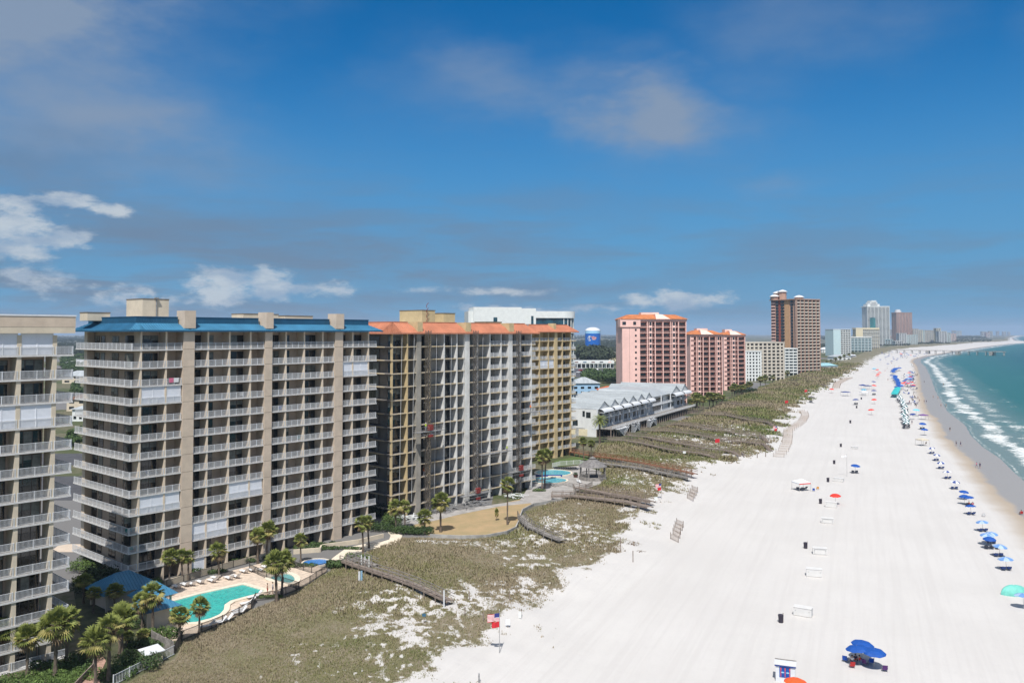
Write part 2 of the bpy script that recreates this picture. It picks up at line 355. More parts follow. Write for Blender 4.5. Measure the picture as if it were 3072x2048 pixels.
# ---------------------------------------------------------------- sea
sm = bpy.data.materials.new('sea_water'); sm.use_nodes = True; nt = sm.node_tree; L = nt.links; b = nt.nodes['Principled BSDF']
geo = nt.nodes.new('ShaderNodeNewGeometry'); pos = geo.outputs['Position']; aw = attr_node(nt, 'sea')
ph = nd(nt, 'ShaderNodeMapping'); ph.inputs['Rotation'].default_value = (0, 0, R(23)); L.new(pos, ph.inputs[0]); ph0 = ph; ph = nd(nt, 'ShaderNodeMapping'); ph.inputs['Scale'].default_value = (1.0, 0.22, 1); L.new(ph0.outputs[0], ph.inputs[0])
big = gn(.012, 5, .6, ph.outputs[0]); med = gn(.05, 6, .65, ph.outputs[0]); fin = gn(.55, 6, .7)
sw = mth(nt, 'ADD', aw, mth(nt, 'MULTIPLY', mth(nt, 'SUBTRACT', big, .5), 30))
cc = mixc(nt, smooth(nt, aw, 6, 45), (.15, .20, .18), (.018, .108, .084))
cc = mixc(nt, smooth(nt, sw, 50, 190), cc, (.004, .056, .058))
cc = mixc(nt, smooth(nt, sw, 260, 900), cc, (.004, .040, .058))
cc = mixc(nt, mth(nt, 'MULTIPLY', smooth(nt, med, .5, .72), .5), cc, (.035, .15, .125))
# breakers: lines of foam at a few distances from the swash, broken by noise
foam = None
lac = gn(.9, 8, .75); brk = gn(.035, 5, .65); wob = mth(nt, 'MULTIPLY', mth(nt, 'SUBTRACT', gn(.025, 6, .65, None, .8), .5), 26)
for d0, wdt, st, seed in ((.8, .8, .55, 0), (8.5, 6.5, .92, 1), (20, 6.5, .55, 2), (36, 4, .22, 3)):
    q = mth(nt, 'ABSOLUTE', mth(nt, 'SUBTRACT', mth(nt, 'ADD', aw, mth(nt, 'MULTIPLY', wob, .25 if d0 < 2 else 1)), d0))
    f = mth(nt, 'MULTIPLY', smooth(nt, q, wdt, wdt*.2), st)
    f = mth(nt, 'ADD', f, mth(nt, 'MULTIPLY', mth(nt, 'SUBTRACT', gn(.05 + seed*.01, 5, .65), .52), 0 if d0 < 2 else 2.5))
    f = mth(nt, 'MULTIPLY', mth(nt, 'MULTIPLY', f, smooth(nt, q, wdt*1.15, wdt*.6)), 1.0)
    foam = f if foam is None else mth(nt, 'MAXIMUM', foam, f)
foam = mth(nt, 'ADD', foam, mth(nt, 'MULTIPLY', mth(nt, 'SUBTRACT', lac, .5), 3.4)); foam = smooth(nt, foam, .42, 1.15)
foam = mth(nt, 'MULTIPLY', foam, smooth(nt, aw, 62, 45))
cc = mixc(nt, foam, cc, (.66, .68, .67)); L.new(cc, b.inputs['Base Color'])
L.new(mth(nt, 'ADD', .30, mth(nt, 'MULTIPLY', foam, .7)), b.inputs['Roughness']); b.inputs['Specular IOR Level'].default_value = .22
bp = nd(nt, 'ShaderNodeBump', Strength=.8, Distance=.5); L.new(mth(nt, 'ADD', mth(nt, 'MULTIPLY', med, 3), fin), bp.inputs['Height']); L.new(bp.outputs[0], b.inputs['Normal'])
rads = np.concatenate([np.geomspace(60, 16000, 420)]); angs = np.linspace(.05, 2.6, 420)
X, Y = polar(rads, angs); Wd = sdist(X, Y, WL); Z = np.full(X.shape, -0.70)
s = grid_obj('sea', X, Y, Z, sm, {'sea': Wd}, keep=(Wd > -8)); tag(s, 'green blue sea with white breakers', 'water', kind='structure')
# ---------------------------------------------------------------- haze box
hm = bpy.data.materials.new('haze'); hm.use_nodes = True; nt = hm.node_tree; nt.nodes.clear()
o_ = nt.nodes.new('ShaderNodeOutputMaterial'); pv = nt.nodes.new('ShaderNodeVolumePrincipled')
pv.inputs['Color'].default_value = (.62, .78, 1.0, 1); pv.inputs['Density'].default_value = 0.000085; pv.inputs['Anisotropy'].default_value = 0.0
nt.links.new(pv.outputs[0], o_.inputs['Volume'])
if HAZE:
    h = MB().box(-16500, 16500, -16500, 16500, -8, 165).build('haze', hm); tag(h, 'thin pale sea haze', 'haze', kind='stuff')
# ---------------------------------------------------------------- shared materials
M = dict(
 tandk=mat('brown_tan_stucco', (.47,.38,.295), .88, .07, .5), floor=mat('balcony_floor_shade_soffit', (.24,.22,.20), .85, .1, .5),
 tan=mat('tan_stucco', (.56,.46,.36), .85, .06, .5), tan2=mat('cream_stucco', (.60,.52,.40), .85, .06, .5), cream=mat('cream_trim', (.66,.55,.42), .85, .05),
 white=mat('white_paint', (.64,.655,.67), .5, .05, 1.2), slab=mat('white_slab_edge', (.60,.59,.57), .75, .08, 1.5), ceil=mat('painted_ceiling', (.62,.57,.52), .85, .05),
 glass=mat('dark_window_glass', (.018,.026,.032), .08, .5, .35, spec=.8), glassb=mat('blue_window_glass', (.015,.07,.10), .08, .4, .35, spec=.8), curt=mat('curtained_glass', (.20,.22,.20), .35, .25, .8, spec=.6),
 frame=mat('window_frame_bronze', (.10,.08,.07), .5, .1), blueroof=mat('blue_metal_roof', (.05,.20,.335), .55, .12, .25, metal=.05), bluedk=mat('dark_blue_fascia', (.018,.095,.175), .6, .1),
 orange=mat('terracotta_metal_roof', (.50,.20,.115), .6, .10, .3), yellow=mat('yellow_stucco', (.57,.44,.245), .85, .08, .4), oldyel=mat('patched_stucco', (.62,.47,.24), .85, .1, .35, col2=(.50,.46,.40)),
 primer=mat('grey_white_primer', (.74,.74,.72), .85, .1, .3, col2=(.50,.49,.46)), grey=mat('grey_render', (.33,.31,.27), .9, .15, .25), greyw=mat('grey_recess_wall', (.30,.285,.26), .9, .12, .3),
 conc=mat('raw_concrete', (.36,.35,.33), .9, .15, .5), shut=mat('white_storm_shutter', (.74,.76,.80), .55, .03, .8), groove=mat('joint_line', (.20,.16,.12), .9, .1),
 pink=mat('pink_stucco', (.84,.54,.47), .85, .05, .2), pinklt=mat('pale_pink_trim', (.82,.56,.48), .85, .05), tile=mat('orange_roof_tile', (.50,.17,.06), .7, .15, .35), dkred=mat('brown_railing', (.19,.095,.085), .6, .2),
 grayroof=mat('grey_metal_roof', (.38,.41,.425), .5, .10, .12, stretch=(6,1,1)), siding=mat('pale_grey_siding', (.66,.66,.64), .75, .04), wood=mat('weathered_wood', (.26,.21,.175), .9, .25, 1.5, stretch=(1,1,6)), woodg=mat('grey_weathered_wood', (.27,.25,.23), .9, .25, 1.5), woodr=mat('reddish_wood', (.25,.115,.06), .85, .25, 1.5),
 brown=mat('salmon_brown_stucco', (.44,.28,.21), .85, .05), orng=mat('ochre_orange_stucco', (.54,.32,.17), .85, .05), redst=mat('dark_red_strip', (.30,.07,.05), .85, .05), beige=mat('beige_stucco', (.55,.50,.42), .85, .05), pale=mat('pale_white_stucco', (.70,.72,.70), .8, .04), cyan=mat('pale_aqua_stucco', (.50,.64,.66), .8, .04), teal=mat('teal_glass', (.03,.20,.20), .15, .3, .05, spec=.8), creamy=mat('pale_yellow_stucco', (.66,.58,.40), .8, .04), steel=mat('galvanised_steel', (.42,.42,.42), .5, .2, 2, metal=.5), red=mat('red_paint', (.24,.035,.03), .6, .2, 2),
)
FL = 2.9; Z1 = 2.5                     # storey height, level of the first raised slab
def rail_mesh(w, h=1.02, step=0.13, posts=1.5, m=None, t=.034):
    b = MB(); b.box(0, w, -.025, .025, h-.05, h); b.box(0, w, -.015, .015, .10, .13)
    n = max(1, round(w/posts))
    for i in range(n+1):
        x = w*i/n; x = min(max(x, .03), w-.03); b.box(x-.035, x+.035, -.04, .04, 0, h+.02)
    k = int(w/step)
    for i in range(1, k): b.box(i*w/k-t/2, i*w/k+t/2, -.012, .012, .14, h-.05)
    return b.mesh('railing', m or M['white'])
def door_mesh(w, h, kind, gl=None):
    """sliding glass door filling w x h, front at y=0"""
    gl = gl or M['glass']; b = MB(); b.mat(0).box(0, w, 0, .10, 0, h); n = max(1, round(w/1.1))
    r = random.Random(kind*31+int(w*10)); f = .05; bl = r.random() < .3
    for i in range(n):
        a, c = w*i/n+f, w*(i+1)/n-f; q = 2 if r.random() < (.08, .25, .16)[kind % 3] else 1
        b.mat(q).box(a, c, -.012, .05, f, h-f)
        if bl and q == 1: b.mat(2).box(a+.02, c-.02, -.016, -.0125, h*r.uniform(.45,.75), h-f)
    return b.mesh('sliding_door', [M['frame'], gl, M['curt']])
def shutter_mesh(w, h):
    b = MB(); n = max(1, round(w/2.0))
    b.box(0, w, 0, .04, 0, h)
    for i in range(int(h/.14)): b.box(0.02, w-.02, -.012, .001, i*.14+.02, i*.14+.10)
    for i in range(1, n): b.box(w*i/n-.05, w*i/n+.05, -.06, .0, 0, h)
    return b.mesh('storm_shutter', M['shut'])
def local(o, ang):                       # world building frame helpers
    a = (math.sin(ang), math.cos(ang)); return o, a

def balcony_face(root, fx, fy, rz, spans, nfl, dep, opt):
    """one face of a condo. spans: list of (x0,x1,glass0,glass1). local frame at (fx,fy), rotated rz in the root frame"""
    c, s = math.cos(rz), math.sin(rz)
    def T(x, y, z): return (fx + x*c - y*s, fy + x*s + y*c, z)
    doors = []; z0 = opt.get('z1', Z1); fl = opt.get('fl', FL); slabm = opt.get('slabm', M['slab']); rs = opt.get('rails', lambda si, k: True)
    sh = opt.get('shut', {}); rows = range(nfl)
    groups = opt.get('groups') or [(0, len(spans))]
    for gi, (g0, g1) in enumerate(groups):
        X0, X1 = spans[g0][0], spans[g1-1][1]
        e0 = opt.get('ext0', 0) if gi == 0 else 0; e1 = opt.get('ext1', 0) if gi == len(groups)-1 else 0
        w = X1-X0+e0+e1
        sm_ = MB().mat(0).box(0, w, .062, dep-.004, -.19, -.004); sm_.mat(1).box(0, w, -.03, .06, -.20, .02); me = sm_.mesh('balcony_slab', [M['floor'], slabm])  # underside shares the dark floor colour, which paints shade into the recess
        segs = []
        for si in range(g0, g1):
            a, b_ = spans[si][0], spans[si][1]
            if si == g0: a -= e0
            if si == g1-1: b_ += e1
            segs.append((si, a-X0+e0+.12, b_-X0+e0-.12))
        rms = [(si, a, rail_mesh(b_-a, step=opt.get('step', .13), m=opt.get('railm'))) for si, a, b_ in segs]
        for k in rows:
            z = z0 + k*fl
            so_ = ob('balcony_slab', me, root, T(X0-e0, 0, z), rz)
            for si, a, rm in rms:
                if rs(si, k): ob('railing', rm, so_, (a, .07, 0), 0)
    cache = {}
    for si, (x0, x1, ga, gb) in enumerate(spans):
        w = x1-x0-.3
        for k in range(-1, nfl):
            z = z0 + k*fl if k >= 0 else 0.05
            h = (fl if k >= 0 else z0) - .62
            if (si, k) in sh:
                if ('s', si, h) not in cache: cache[('s', si, h)] = shutter_mesh(w, h+.38)
                ob('storm_shutter', cache[('s', si, h)], root, T(x0+.15, .16, z+.01), rz); continue
            if gb <= ga: continue
            kd = rng.randrange(6); key = (si, kd, h)
            if key not in cache: cache[key] = door_mesh(w*(gb-ga), h, kd, opt.get('gl'))
            p = proj(*( (Vector(T(x0, 0, z)) @ Matrix.Identity(3)) if False else (1, 100, 1))) if False else None
            doors.append((cache[key], T(x0+.15+w*ga, dep-.08, z), rz, w*(gb-ga)*h - abs(k-7)*.001))
    return doors
def partitions(root, fx, fy, rz, xs, dep, ztop, m, t=.26, y0=-.06):
    for i, x in enumerate(xs):
        mm = m[i] if isinstance(m, list) else m
        b = MB().box(-t/2, t/2, y0, dep+.02, 0, ztop); c, s = math.cos(rz), math.sin(rz)
        ob('partition_wall', b.mesh('partition_wall', mm), root, (fx+x*c, fy+x*s, 0), rz)
def mansard(root, name, x0, x1, iL, iR, ze, ov, inn, zm, zt, mats, fx=0, fy=0, rz=0, rib=.42):
    """sloping metal roof band: eave at y=-ov, z=ze; rises to y=inn, z=zm; upright parapet to zt"""
    b = MB(); e0, e1, t0, t1 = x0, x1, x0+iL, x1-iR
    b.mat(0).face([(e0,-ov,ze),(e1,-ov,ze),(t1,inn,zm),(t0,inn,zm)])
    b.face([(e0,-ov,ze),(t0,inn,zm),(t0,inn+.5,zm),(e0,inn+.5,ze)]); b.face([(e1,-ov,ze),(e1,inn+.5,ze),(t1,inn+.5,zm),(t1,inn,zm)])
    b.mat(1).box(e0, e1, -ov-.02, -ov+.06, ze-.28, ze-.003); b.mat(2).box(e0+.05, e1-.05, -ov+.065, inn+.5, ze-.12, ze-.02)
    b.mat(3).box(t0, t1, inn+.02, inn+.5, zm-.05, zt); b.mat(1).box(t0-.05, t1+.05, inn-.06, inn+.56, zt+.002, zt+.12)
    n = int((x1-x0)/rib); sl = (zm-ze)/(inn+ov)
    for i in range(1, n):
        x = x0 + (x1-x0)*i/n
        f0 = 0.0; f1 = 1.0
        if iL > .1 and x < t0: f1 = (x-e0)/iL
        if iR > .1 and x > t1: f1 = min(f1, (e1-x)/iR)
        if f1 < .08: continue
        b.mat(0).bar((x, -ov, ze+.03), (x, -ov+(inn+ov)*f1, ze+(zm-ze)*f1+.03), .07, .09)
        if t0 < x < t1: b.mat(3).box(x-.03, x+.03, inn-.03, inn+.018, zm, zt)
    o = b.build(name, mats, root, (fx, fy, 0), rz); return o

# =================================================================== BLUE ROOFED CONDOMINIUM
A1 = R(40.3)
cB = P(383, 1716, Z1); aB = (math.sin(A1), math.cos(A1)); nB = (-aB[1], aB[0])
def S(px, z=17): return along(cB, aB, px, z)
def condo_blue():
    root = empty('condominium', (cB[0], cB[1], 0), math.pi/2 - A1, 'fourteen storey tan condominium with blue metal mansard roof above the turquoise pool', 'apartment building')
    dep = 2.3; NF = 13; ZT = Z1 + NF*FL
    x = [0, S(418), S(494), S(543), S(577), S(620.6), S(685.6), S(748.8), S(790), S(812), S(855.7), S(911), S(966.7), S(1001), S(1025), S(1057), S(1104.5), S(1129)]
    Lb = x[-1]; Ls = -along(cB, (-nB[0], -nB[1]), 219, 10) if False else abs(along(cB, nB, 219, 12))
    Wd_ = Ls
    core = MB(); core.mat(0).box(dep, Lb-1.2, dep, Wd_-1, 0, ZT); core.mat(0).box(dep+1, Lb-1.5, 2.4, Wd_-1.5, ZT+.004, ZT+1.6)
    core.build('wall', [M['tandk']], root)
    spans = [(x[0],x[1],.10,.98),(x[1],x[2],.0,.95),(x[2],x[3],0,.35), (x[4],x[5],0,1),(x[5],x[6],.0,.55),(x[6],x[7],.0,1),(x[7],x[8],0,.35), (x[9],x[10],0,1),(x[10],x[11],0,.55),(x[11],x[12],0,1),(x[12],x[13],0,.35), (x[14],x[15],0,1),(x[15],x[16],0,1),(x[16],x[17],0,0)]
    r = lambda i: NF-1-i
    sh = {(1,r(3)),(2,r(3)),(1,r(9)),(2,r(9)),(5,r(9)),(6,r(9)),(3,r(11)),(4,r(11)),(3,-1),(11,r(2)),(12,r(2))}
    D = balcony_face(root, 0, 0, 0, spans, NF, dep, dict(groups=[(0,3),(3,7),(7,11),(11,14)], shut=sh))
    # side wing: a long continuous balcony
    D2 = balcony_face(root, 0, Wd_, -math.pi/2, [(0, Wd_-dep-.002, 0, 0)], NF, dep-.3, dict(step=.16))
    rl = rail_mesh(dep, step=.11)
    q = MB(); q.v = []; rm_ = rail_mesh(dep-.1, step=.16)
    for k in range(NF): ob('railing', rm_, root, (.07, dep+.05, Z1+k*FL), -math.pi/2)
    fa = MB().box(-.03, -.001, .06, dep+.02, -.20, .02).mesh('slab_edge', M['slab'])
    for k in range(NF): ob('slab_edge', fa, root, (0, 0, Z1+k*FL))
    for si, (wx0, wx1) in enumerate([(.11,.20),(.225,.30),(.43,.55),(.66,.78),(.0,.0)]):
        if wx1 <= wx0: continue
        for k in range(-1, NF):
            D2.append((door_mesh((wx1-wx0)*Wd_, 2.15, (k+si) % 3), (dep-.08, Wd_*(1-wx0), (Z1+k*FL if k >= 0 else 0)+.02), -math.pi/2, 2.0-abs(k-7)*.001))
    parts_limited('sliding_door', D + D2, root, 100)
    partitions(root, 0, 0, 0, [x[1], x[2], x[5], x[6], x[7], x[10], x[11], x[12], x[15], x[16]], dep, ZT-.01, M['cream'], .30, .07)
    # big fins that carry capitals through the roof
    for i, (a, b_) in enumerate([(x[3],x[4]),(x[8],x[9]),(x[13],x[14])]):
        m_ = MB(); m_.mat(0).box(a, b_, -.20, dep+.05, 0, ZT+.2); m_.box(a+.02, b_-.02, -.5, 2.2, ZT+.55, ZT+3.5)
        for k in range(NF+1): m_.mat(1).box(a-.003, b_+.003, -.206, .9, Z1+k*FL-.06, Z1+k*FL)
        m_.build('column', [M['tan'], M['groove']], root)
    m_ = MB().box(1.0, 2.2, Wd_-2.2, Wd_-1.0+.003, 0, ZT-.01); m_.build('column', M['cream'], root)
    # roof
    ze, zm, zt, ov, inn = ZT+.25, ZT+1.35, ZT+2.35, .75, 1.3
    mt = [M['blueroof'], M['bluedk'], M['ceil'], M['bluedk']]
    mid = lambda a, b_: (a+b_)/2
    mansard(root, 'roof_band', -ov, mid(x[3],x[4]), ov+inn, 1.25, ze, ov, inn, zm, zt, mt)
    mansard(root, 'roof_band', mid(x[3],x[4])+.01, mid(x[8],x[9]), 1.25, 1.25, ze, ov, inn, zm, zt, mt)
    mansard(root, 'roof_band', mid(x[8],x[9])+.01, mid(x[13],x[14]), 1.25, 1.25, ze, ov, inn, zm, zt, mt)
    mansard(root, 'roof_band', mid(x[13],x[14])+.01, Lb+.9, 1.25, ov+inn, ze, ov, inn, zm, zt, mt)
    mansard(root, 'roof_band', -.3, Wd_+ov, ov+inn, ov+inn, ze, ov, inn, zm, zt, mt, 0, Wd_, -math.pi/2)
    MB().box(1.6, Lb-1, 1.6, Wd_-1.6, zt-1.0, zt-.4).build('roof_deck', M['conc'], root)
    # penthouse boxes
    def pent(px0, px1, ytop, y0, y1, m=M['tan2'], nm='rooftop_plant_room'):
        a = along((cB[0]+nB[0]*y0, cB[1]+nB[1]*y0), aB, px0, 42); b_ = along((cB[0]+nB[0]*y0, cB[1]+nB[1]*y0), aB, px1, 42)
        wx = cB[0]+nB[0]*y0+aB[0]*a; wy = cB[1]+nB[1]*y0+aB[1]*a; d = wy
        z = HC + (HZ-ytop)*d/FPX
        bx = MB(); bx.mat(0).box(a, b_, y0, y1, zt-.5, z); bx.mat(1).box(a-.06, b_+.06, y0-.06, y1+.06, z+.001, z+.14)
        bx.build(nm, [m, M['groove']], root); return a, b_, z
    a, b_, z = pent(427, 506, 897, 9, 15)
    l = MB().bar((mid(a,b_), 8.8, zt-.5), (mid(a,b_), 8.8, z+.1), .12); l.box(mid(a,b_)-.3, mid(a,b_)+.3, 8.5, 9.1, z+.1, z+.35); l.build('lamp_mast', M['steel'], root)
    pent(262, 330, 938, Wd_-7, Wd_-4); pent(730, 835, 942, 5, 9); pent(855, 938, 948, 5, 9)
    return x, Lb, Wd_
xB, LB, WB = condo_blue()

# =================================================================== LEFT CREAM CONDOMINIUM
def condo_left():
    ang = R(42); a = (math.sin(ang), math.cos(ang)); c = P(206, 1700, Z1+3*FL-.0)   # right-hand corner of the face at slab 3
    c = P(205, 1909, Z1); 
    root = empty('condominium', (c[0], c[1], 0), math.pi/2-ang, 'cream condominium cut by the left edge, white balcony rails and pale storm shutters', 'apartment building')
    s = lambda px: along(c, a, px, 17)
    xs = [s(-330), s(-250), s(-170), s(-110), s(-60), s(-2), s(47), s(97), s(155)]
    xs = [s(-300), s(-215), s(-140), s(-55), s(47), s(155), 0]
    NF = 13; dep = 2.4; ZT = Z1+NF*FL-.5
    n = len(xs)-1; spans = [(xs[i], xs[i+1], .05, .88) for i in range(n-1)] + [(xs[n-1], xs[n], 0, 0)]
    r = lambda i: NF-1-i
    sh = {(i, r(j)) for i in (1,2,3,4) for j in (0,3)}
    D = balcony_face(root, 0, 0, 0, spans, NF, dep, dict(shut=sh))
    parts_limited('sliding_door', D, root, 100)
    L0 = xs[0]
    MB().box(L0, -2.6, dep, 16, 0, ZT).build('wall', M['tandk'], root)
    partitions(root, 0, 0, 0, xs[1:-1], dep, ZT-.01, M['tan2'], .5, .09)
    # side rails and slab returns on the right end
    sl = MB().mat(0).box(-2.5, -.05, dep, 6, -.19, -.004).mat(1).box(-.049, .02, dep, 6, -.2, .02).mesh('balcony_slab', [M['floor'], M['slab']]); rm = rail_mesh(5.8)
    for k in range(NF):
        q = ob('balcony_slab', sl, root, (0, 0, Z1+k*FL)); ob('railing', rm, q, (-.05, .1, 0), math.pi/2)
    b = MB(); b.mat(0).box(L0-1, .0, -.35, 17, ZT+.25, ZT+1.0); b.mat(1).box(L0-1, .02, -.37, 17, ZT+1.004, ZT+2.3); b.mat(2).box(L0-1, .08, -.43, 17.1, ZT+2.304, ZT+2.5)
    b.build('roof_band', [M['tan2'], M['tan'], M['white']], root)
    # ground floor railing
    g = MB(); ob('railing', rail_mesh(-xs[2]), root, (xs[2], .02, .12)); MB().box(xs[2], .1, -.1, dep, 0, .12).build('patio_slab', M['slab'], root)
condo_left()

# =================================================================== ORANGE ROOFED CONDOMINIUM UNDER REPAIR
cO = Pd(1173, 179); A2 = R(41); aO = (math.sin(A2), math.cos(A2)); nO = (-aO[1], aO[0])
def SO(px, z=17): return along(cO, aO, px, z)
def condo_orange():
    root = empty('condominium', (cO[0], cO[1], 0), math.pi/2-A2, 'stripped condominium with terracotta roof, repair hoists running up its open grey and white bays', 'apartment building')
    dep = 2.0; NF = 13; z1 = 2.2; ZT = z1+NF*FL
    x = [0, SO(1221), SO(1247.5), SO(1261), SO(1291), SO(1331.7), SO(1370), SO(1393), SO(1407), SO(1433), SO(1469.4), SO(1503), SO(1524), SO(1536), SO(1561), SO(1594), SO(1607)]
    Lb = x[-1]; Ws = 15
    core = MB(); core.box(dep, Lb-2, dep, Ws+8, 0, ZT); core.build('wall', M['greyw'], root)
    spans = [(x[0],x[1],.15,.95),(x[1],x[2],0,0),(x[3],x[4],.1,.95),(x[4],x[5],0,0),(x[5],x[6],.05,.9),(x[6],x[7],0,0),(x[8],x[9],.1,.95),(x[9],x[10],0,0),(x[10],x[11],.0,.75),(x[11],x[12],0,0),(x[13],x[14],.2,.9),(x[14],x[15],.45,.95),(x[15],x[16],0,0)]
    D = balcony_face(root, 0, 0, 0, spans, NF, dep, dict(z1=z1, groups=[(0,2),(2,6),(6,10),(10,13)], slabm=M['oldyel'], rails=lambda si, k: (si in (8, 9) and k >= 4) or si >= 10))
    D += balcony_face(root, 0, Ws, -math.pi/2, [(0, Ws-dep-.002, .3, .7)], NF, dep-.2, dict(z1=z1, slabm=M['oldyel'], rails=lambda si, k: False))
    parts_limited('sliding_door', D, root, 100)
    pm = [M['yellow'], M['oldyel'], M['primer'], M['primer'], M['primer'], M['primer'], M['primer'], M['primer'], M['primer']]
    MB().box(.25, .65, .05, .45, 0, ZT).build('column', M['yellow'], root)
    partitions(root, 0, 0, 0, [x[1], x[4], x[5], x[6], x[9], x[10], x[11], x[14], x[15]], dep, ZT-.01, pm, .34)
    for i, (a, b_, m_) in enumerate([(x[2],x[3],M['grey']),(x[7],x[8],M['primer']),(x[12],x[13],M['primer'])]):
        MB().box(a, b_, -.2, dep+.05, 0, ZT+.2).build('column', m_, root)
        MB().box(a-.1, b_+.1, -.55, 2.6, ZT+.35, ZT+2.5).build('capital', M['yellow'], root)
    # loose ropes hanging down the open bays
    for px in (1195, 1232, 1300, 1345, 1383, 1440):
        xx = SO(px); MB().bar((xx, -.35, 3), (xx+.5, -.5, ZT), .05).build('hanging_rope', M['white'], root)
    ze, zm, zt, ov, inn = ZT+.1, ZT+2.35, ZT+2.45, .8, 2.0
    mt = [M['orange'], M['orange'], M['ceil'], M['orange']]; mid = lambda a, b_: (a+b_)/2
    c_ = [mid(x[2],x[3]), mid(x[7],x[8]), mid(x[12],x[13])]
    mansard(root, 'roof_band', -ov, c_[0], ov+inn, 1.5, ze, ov, inn, zm, zt, mt, rib=.5)
    mansard(root, 'roof_band', c_[0]+.01, c_[1], 1.5, 1.5, ze, ov, inn, zm, zt, mt, rib=.5)
    mansard(root, 'roof_band', c_[1]+.01, c_[2], 1.5, 1.5, ze, ov, inn, zm, zt, mt, rib=.5)
    mansard(root, 'roof_band', c_[2]+.01, Lb+ov, 1.5, ov+inn, ze, ov, inn, zm, zt, mt, rib=.5)
    mansard(root, 'roof_band', -.3, Ws+ov, .3, ov+inn, ze, ov, inn, zm, zt, mt, 0, Ws, -math.pi/2, rib=.5)
    MB().box(2.5, Lb, 2.4, Ws+6, zt-.8, zt-.1).build('roof_deck', M['conc'], root)
    def pent(px0, px1, ytop, y0, y1):
        o = (cO[0]+nO[0]*y0, cO[1]+nO[1]*y0); a = along(o, aO, px0, 42); b_ = along(o, aO, px1, 42); z = HC+(HZ-ytop)*(o[1]+aO[1]*a)/FPX
        bx = MB(); bx.mat(0).box(a, b_, y0, y1, zt-.3, z); bx.mat(1).box(a-.08, b_+.08, y0-.08, y1+.08, z+.001, z+.15); bx.build('rooftop_plant_room', [M['yellow'], M['groove']], root)
        return a, b_, z
    a, b_, z = pent(1266, 1305, 931, 8, 16); pent(1331, 1365, 940, 8, 13); pent(1458, 1505, 966, 6, 10)
    t = MB()
    for i in range(8): t.bar((a+1, 7.5, zt+i*.6), (a+1+(.6 if i % 2 else 0), 7.5, zt+(i+1)*.6), .09)
    t.build('roof_ladder', M['red'], root)
    return x, Lb, z1, ZT
xO, LO, zO1, ZOT = condo_orange()
def toworld(c, a, n, x, y): return (c[0]+a[0]*x+n[0]*y, c[1]+a[1]*x+n[1]*y)

def condo_yellow():
    c = Pd(1727, 275); L_ = 44.0
    root = empty('condominium', (c[0], c[1], 0), math.pi/2-A2, 'yellow condominium with terracotta roof and white railed balconies behind the round pools', 'apartment building')
    s = lambda px: along(c, aO, px, 17); dep = 1.9; NF = 13; z1 = 2.6; ZT = z1+NF*FL
    x = [-L_, s(1575), s(1590), s(1618.8), s(1645.6), s(1662.8), s(1671.4), s(1687.7), s(1712.5), 0]
    MB().box(-L_, -1.8, dep, 17, 0, ZT).build('wall', M['yellow'], root)
    spans = [(x[0],x[1],0,0),(x[1],x[2],.2,.9),(x[2],x[3],0,.3),(x[3],x[4],.0,.55),(x[4],x[5],0,0),(x[6],x[7],0,.8),(x[7],x[8],.25,.9),(x[8],x[9],0,0)]
    D = balcony_face(root, 0, 0, 0, spans, NF, dep, dict(z1=z1, groups=[(0,5),(5,8)], slabm=M['yellow'], shut={(3, 9), (4, 9)}))
    parts_limited('sliding_door', D, root, 100)
    partitions(root, 0, 0, 0, [x[1], x[2], x[3], x[4], x[7], x[8]], dep, ZT-.01, M['yellow'], .4)
    MB().box(x[5], x[6], -.2, dep+.05, 0, ZT+.2).build('column', M['yellow'], root); MB().box(x[5]+.1, x[6]-.1, .3, 2.6, ZT+.2, ZT+2.7).build('capital', M['yellow'], root)
    sl = MB().box(-1.8, -.002, dep, 14, -.2, 0).mesh('balcony_slab', M['slab']); rm = rail_mesh(11.8)
    for k in range(NF):
        q = ob('balcony_slab', sl, root, (0, 0, z1+k*FL)); ob('railing', rm, q, (-.05, .1, 0), math.pi/2)
    mt = [M['orange'], M['orange'], M['ceil'], M['orange']]; m_ = (x[5]+x[6])/2
    mansard(root, 'roof_band', -L_, m_, 0, 1.4, ZT+.1, .8, 2.0, ZT+2.2, ZT+2.3, mt, rib=.6); mansard(root, 'roof_band', m_+.01, .8, 1.4, 2.8, ZT+.1, .8, 2.0, ZT+2.2, ZT+2.3, mt, rib=.6)
    MB().box(-L_, -.9, 2.4, 16, ZT+1.6, ZT+2.15).build('roof_deck', M['conc'], root)
condo_yellow()

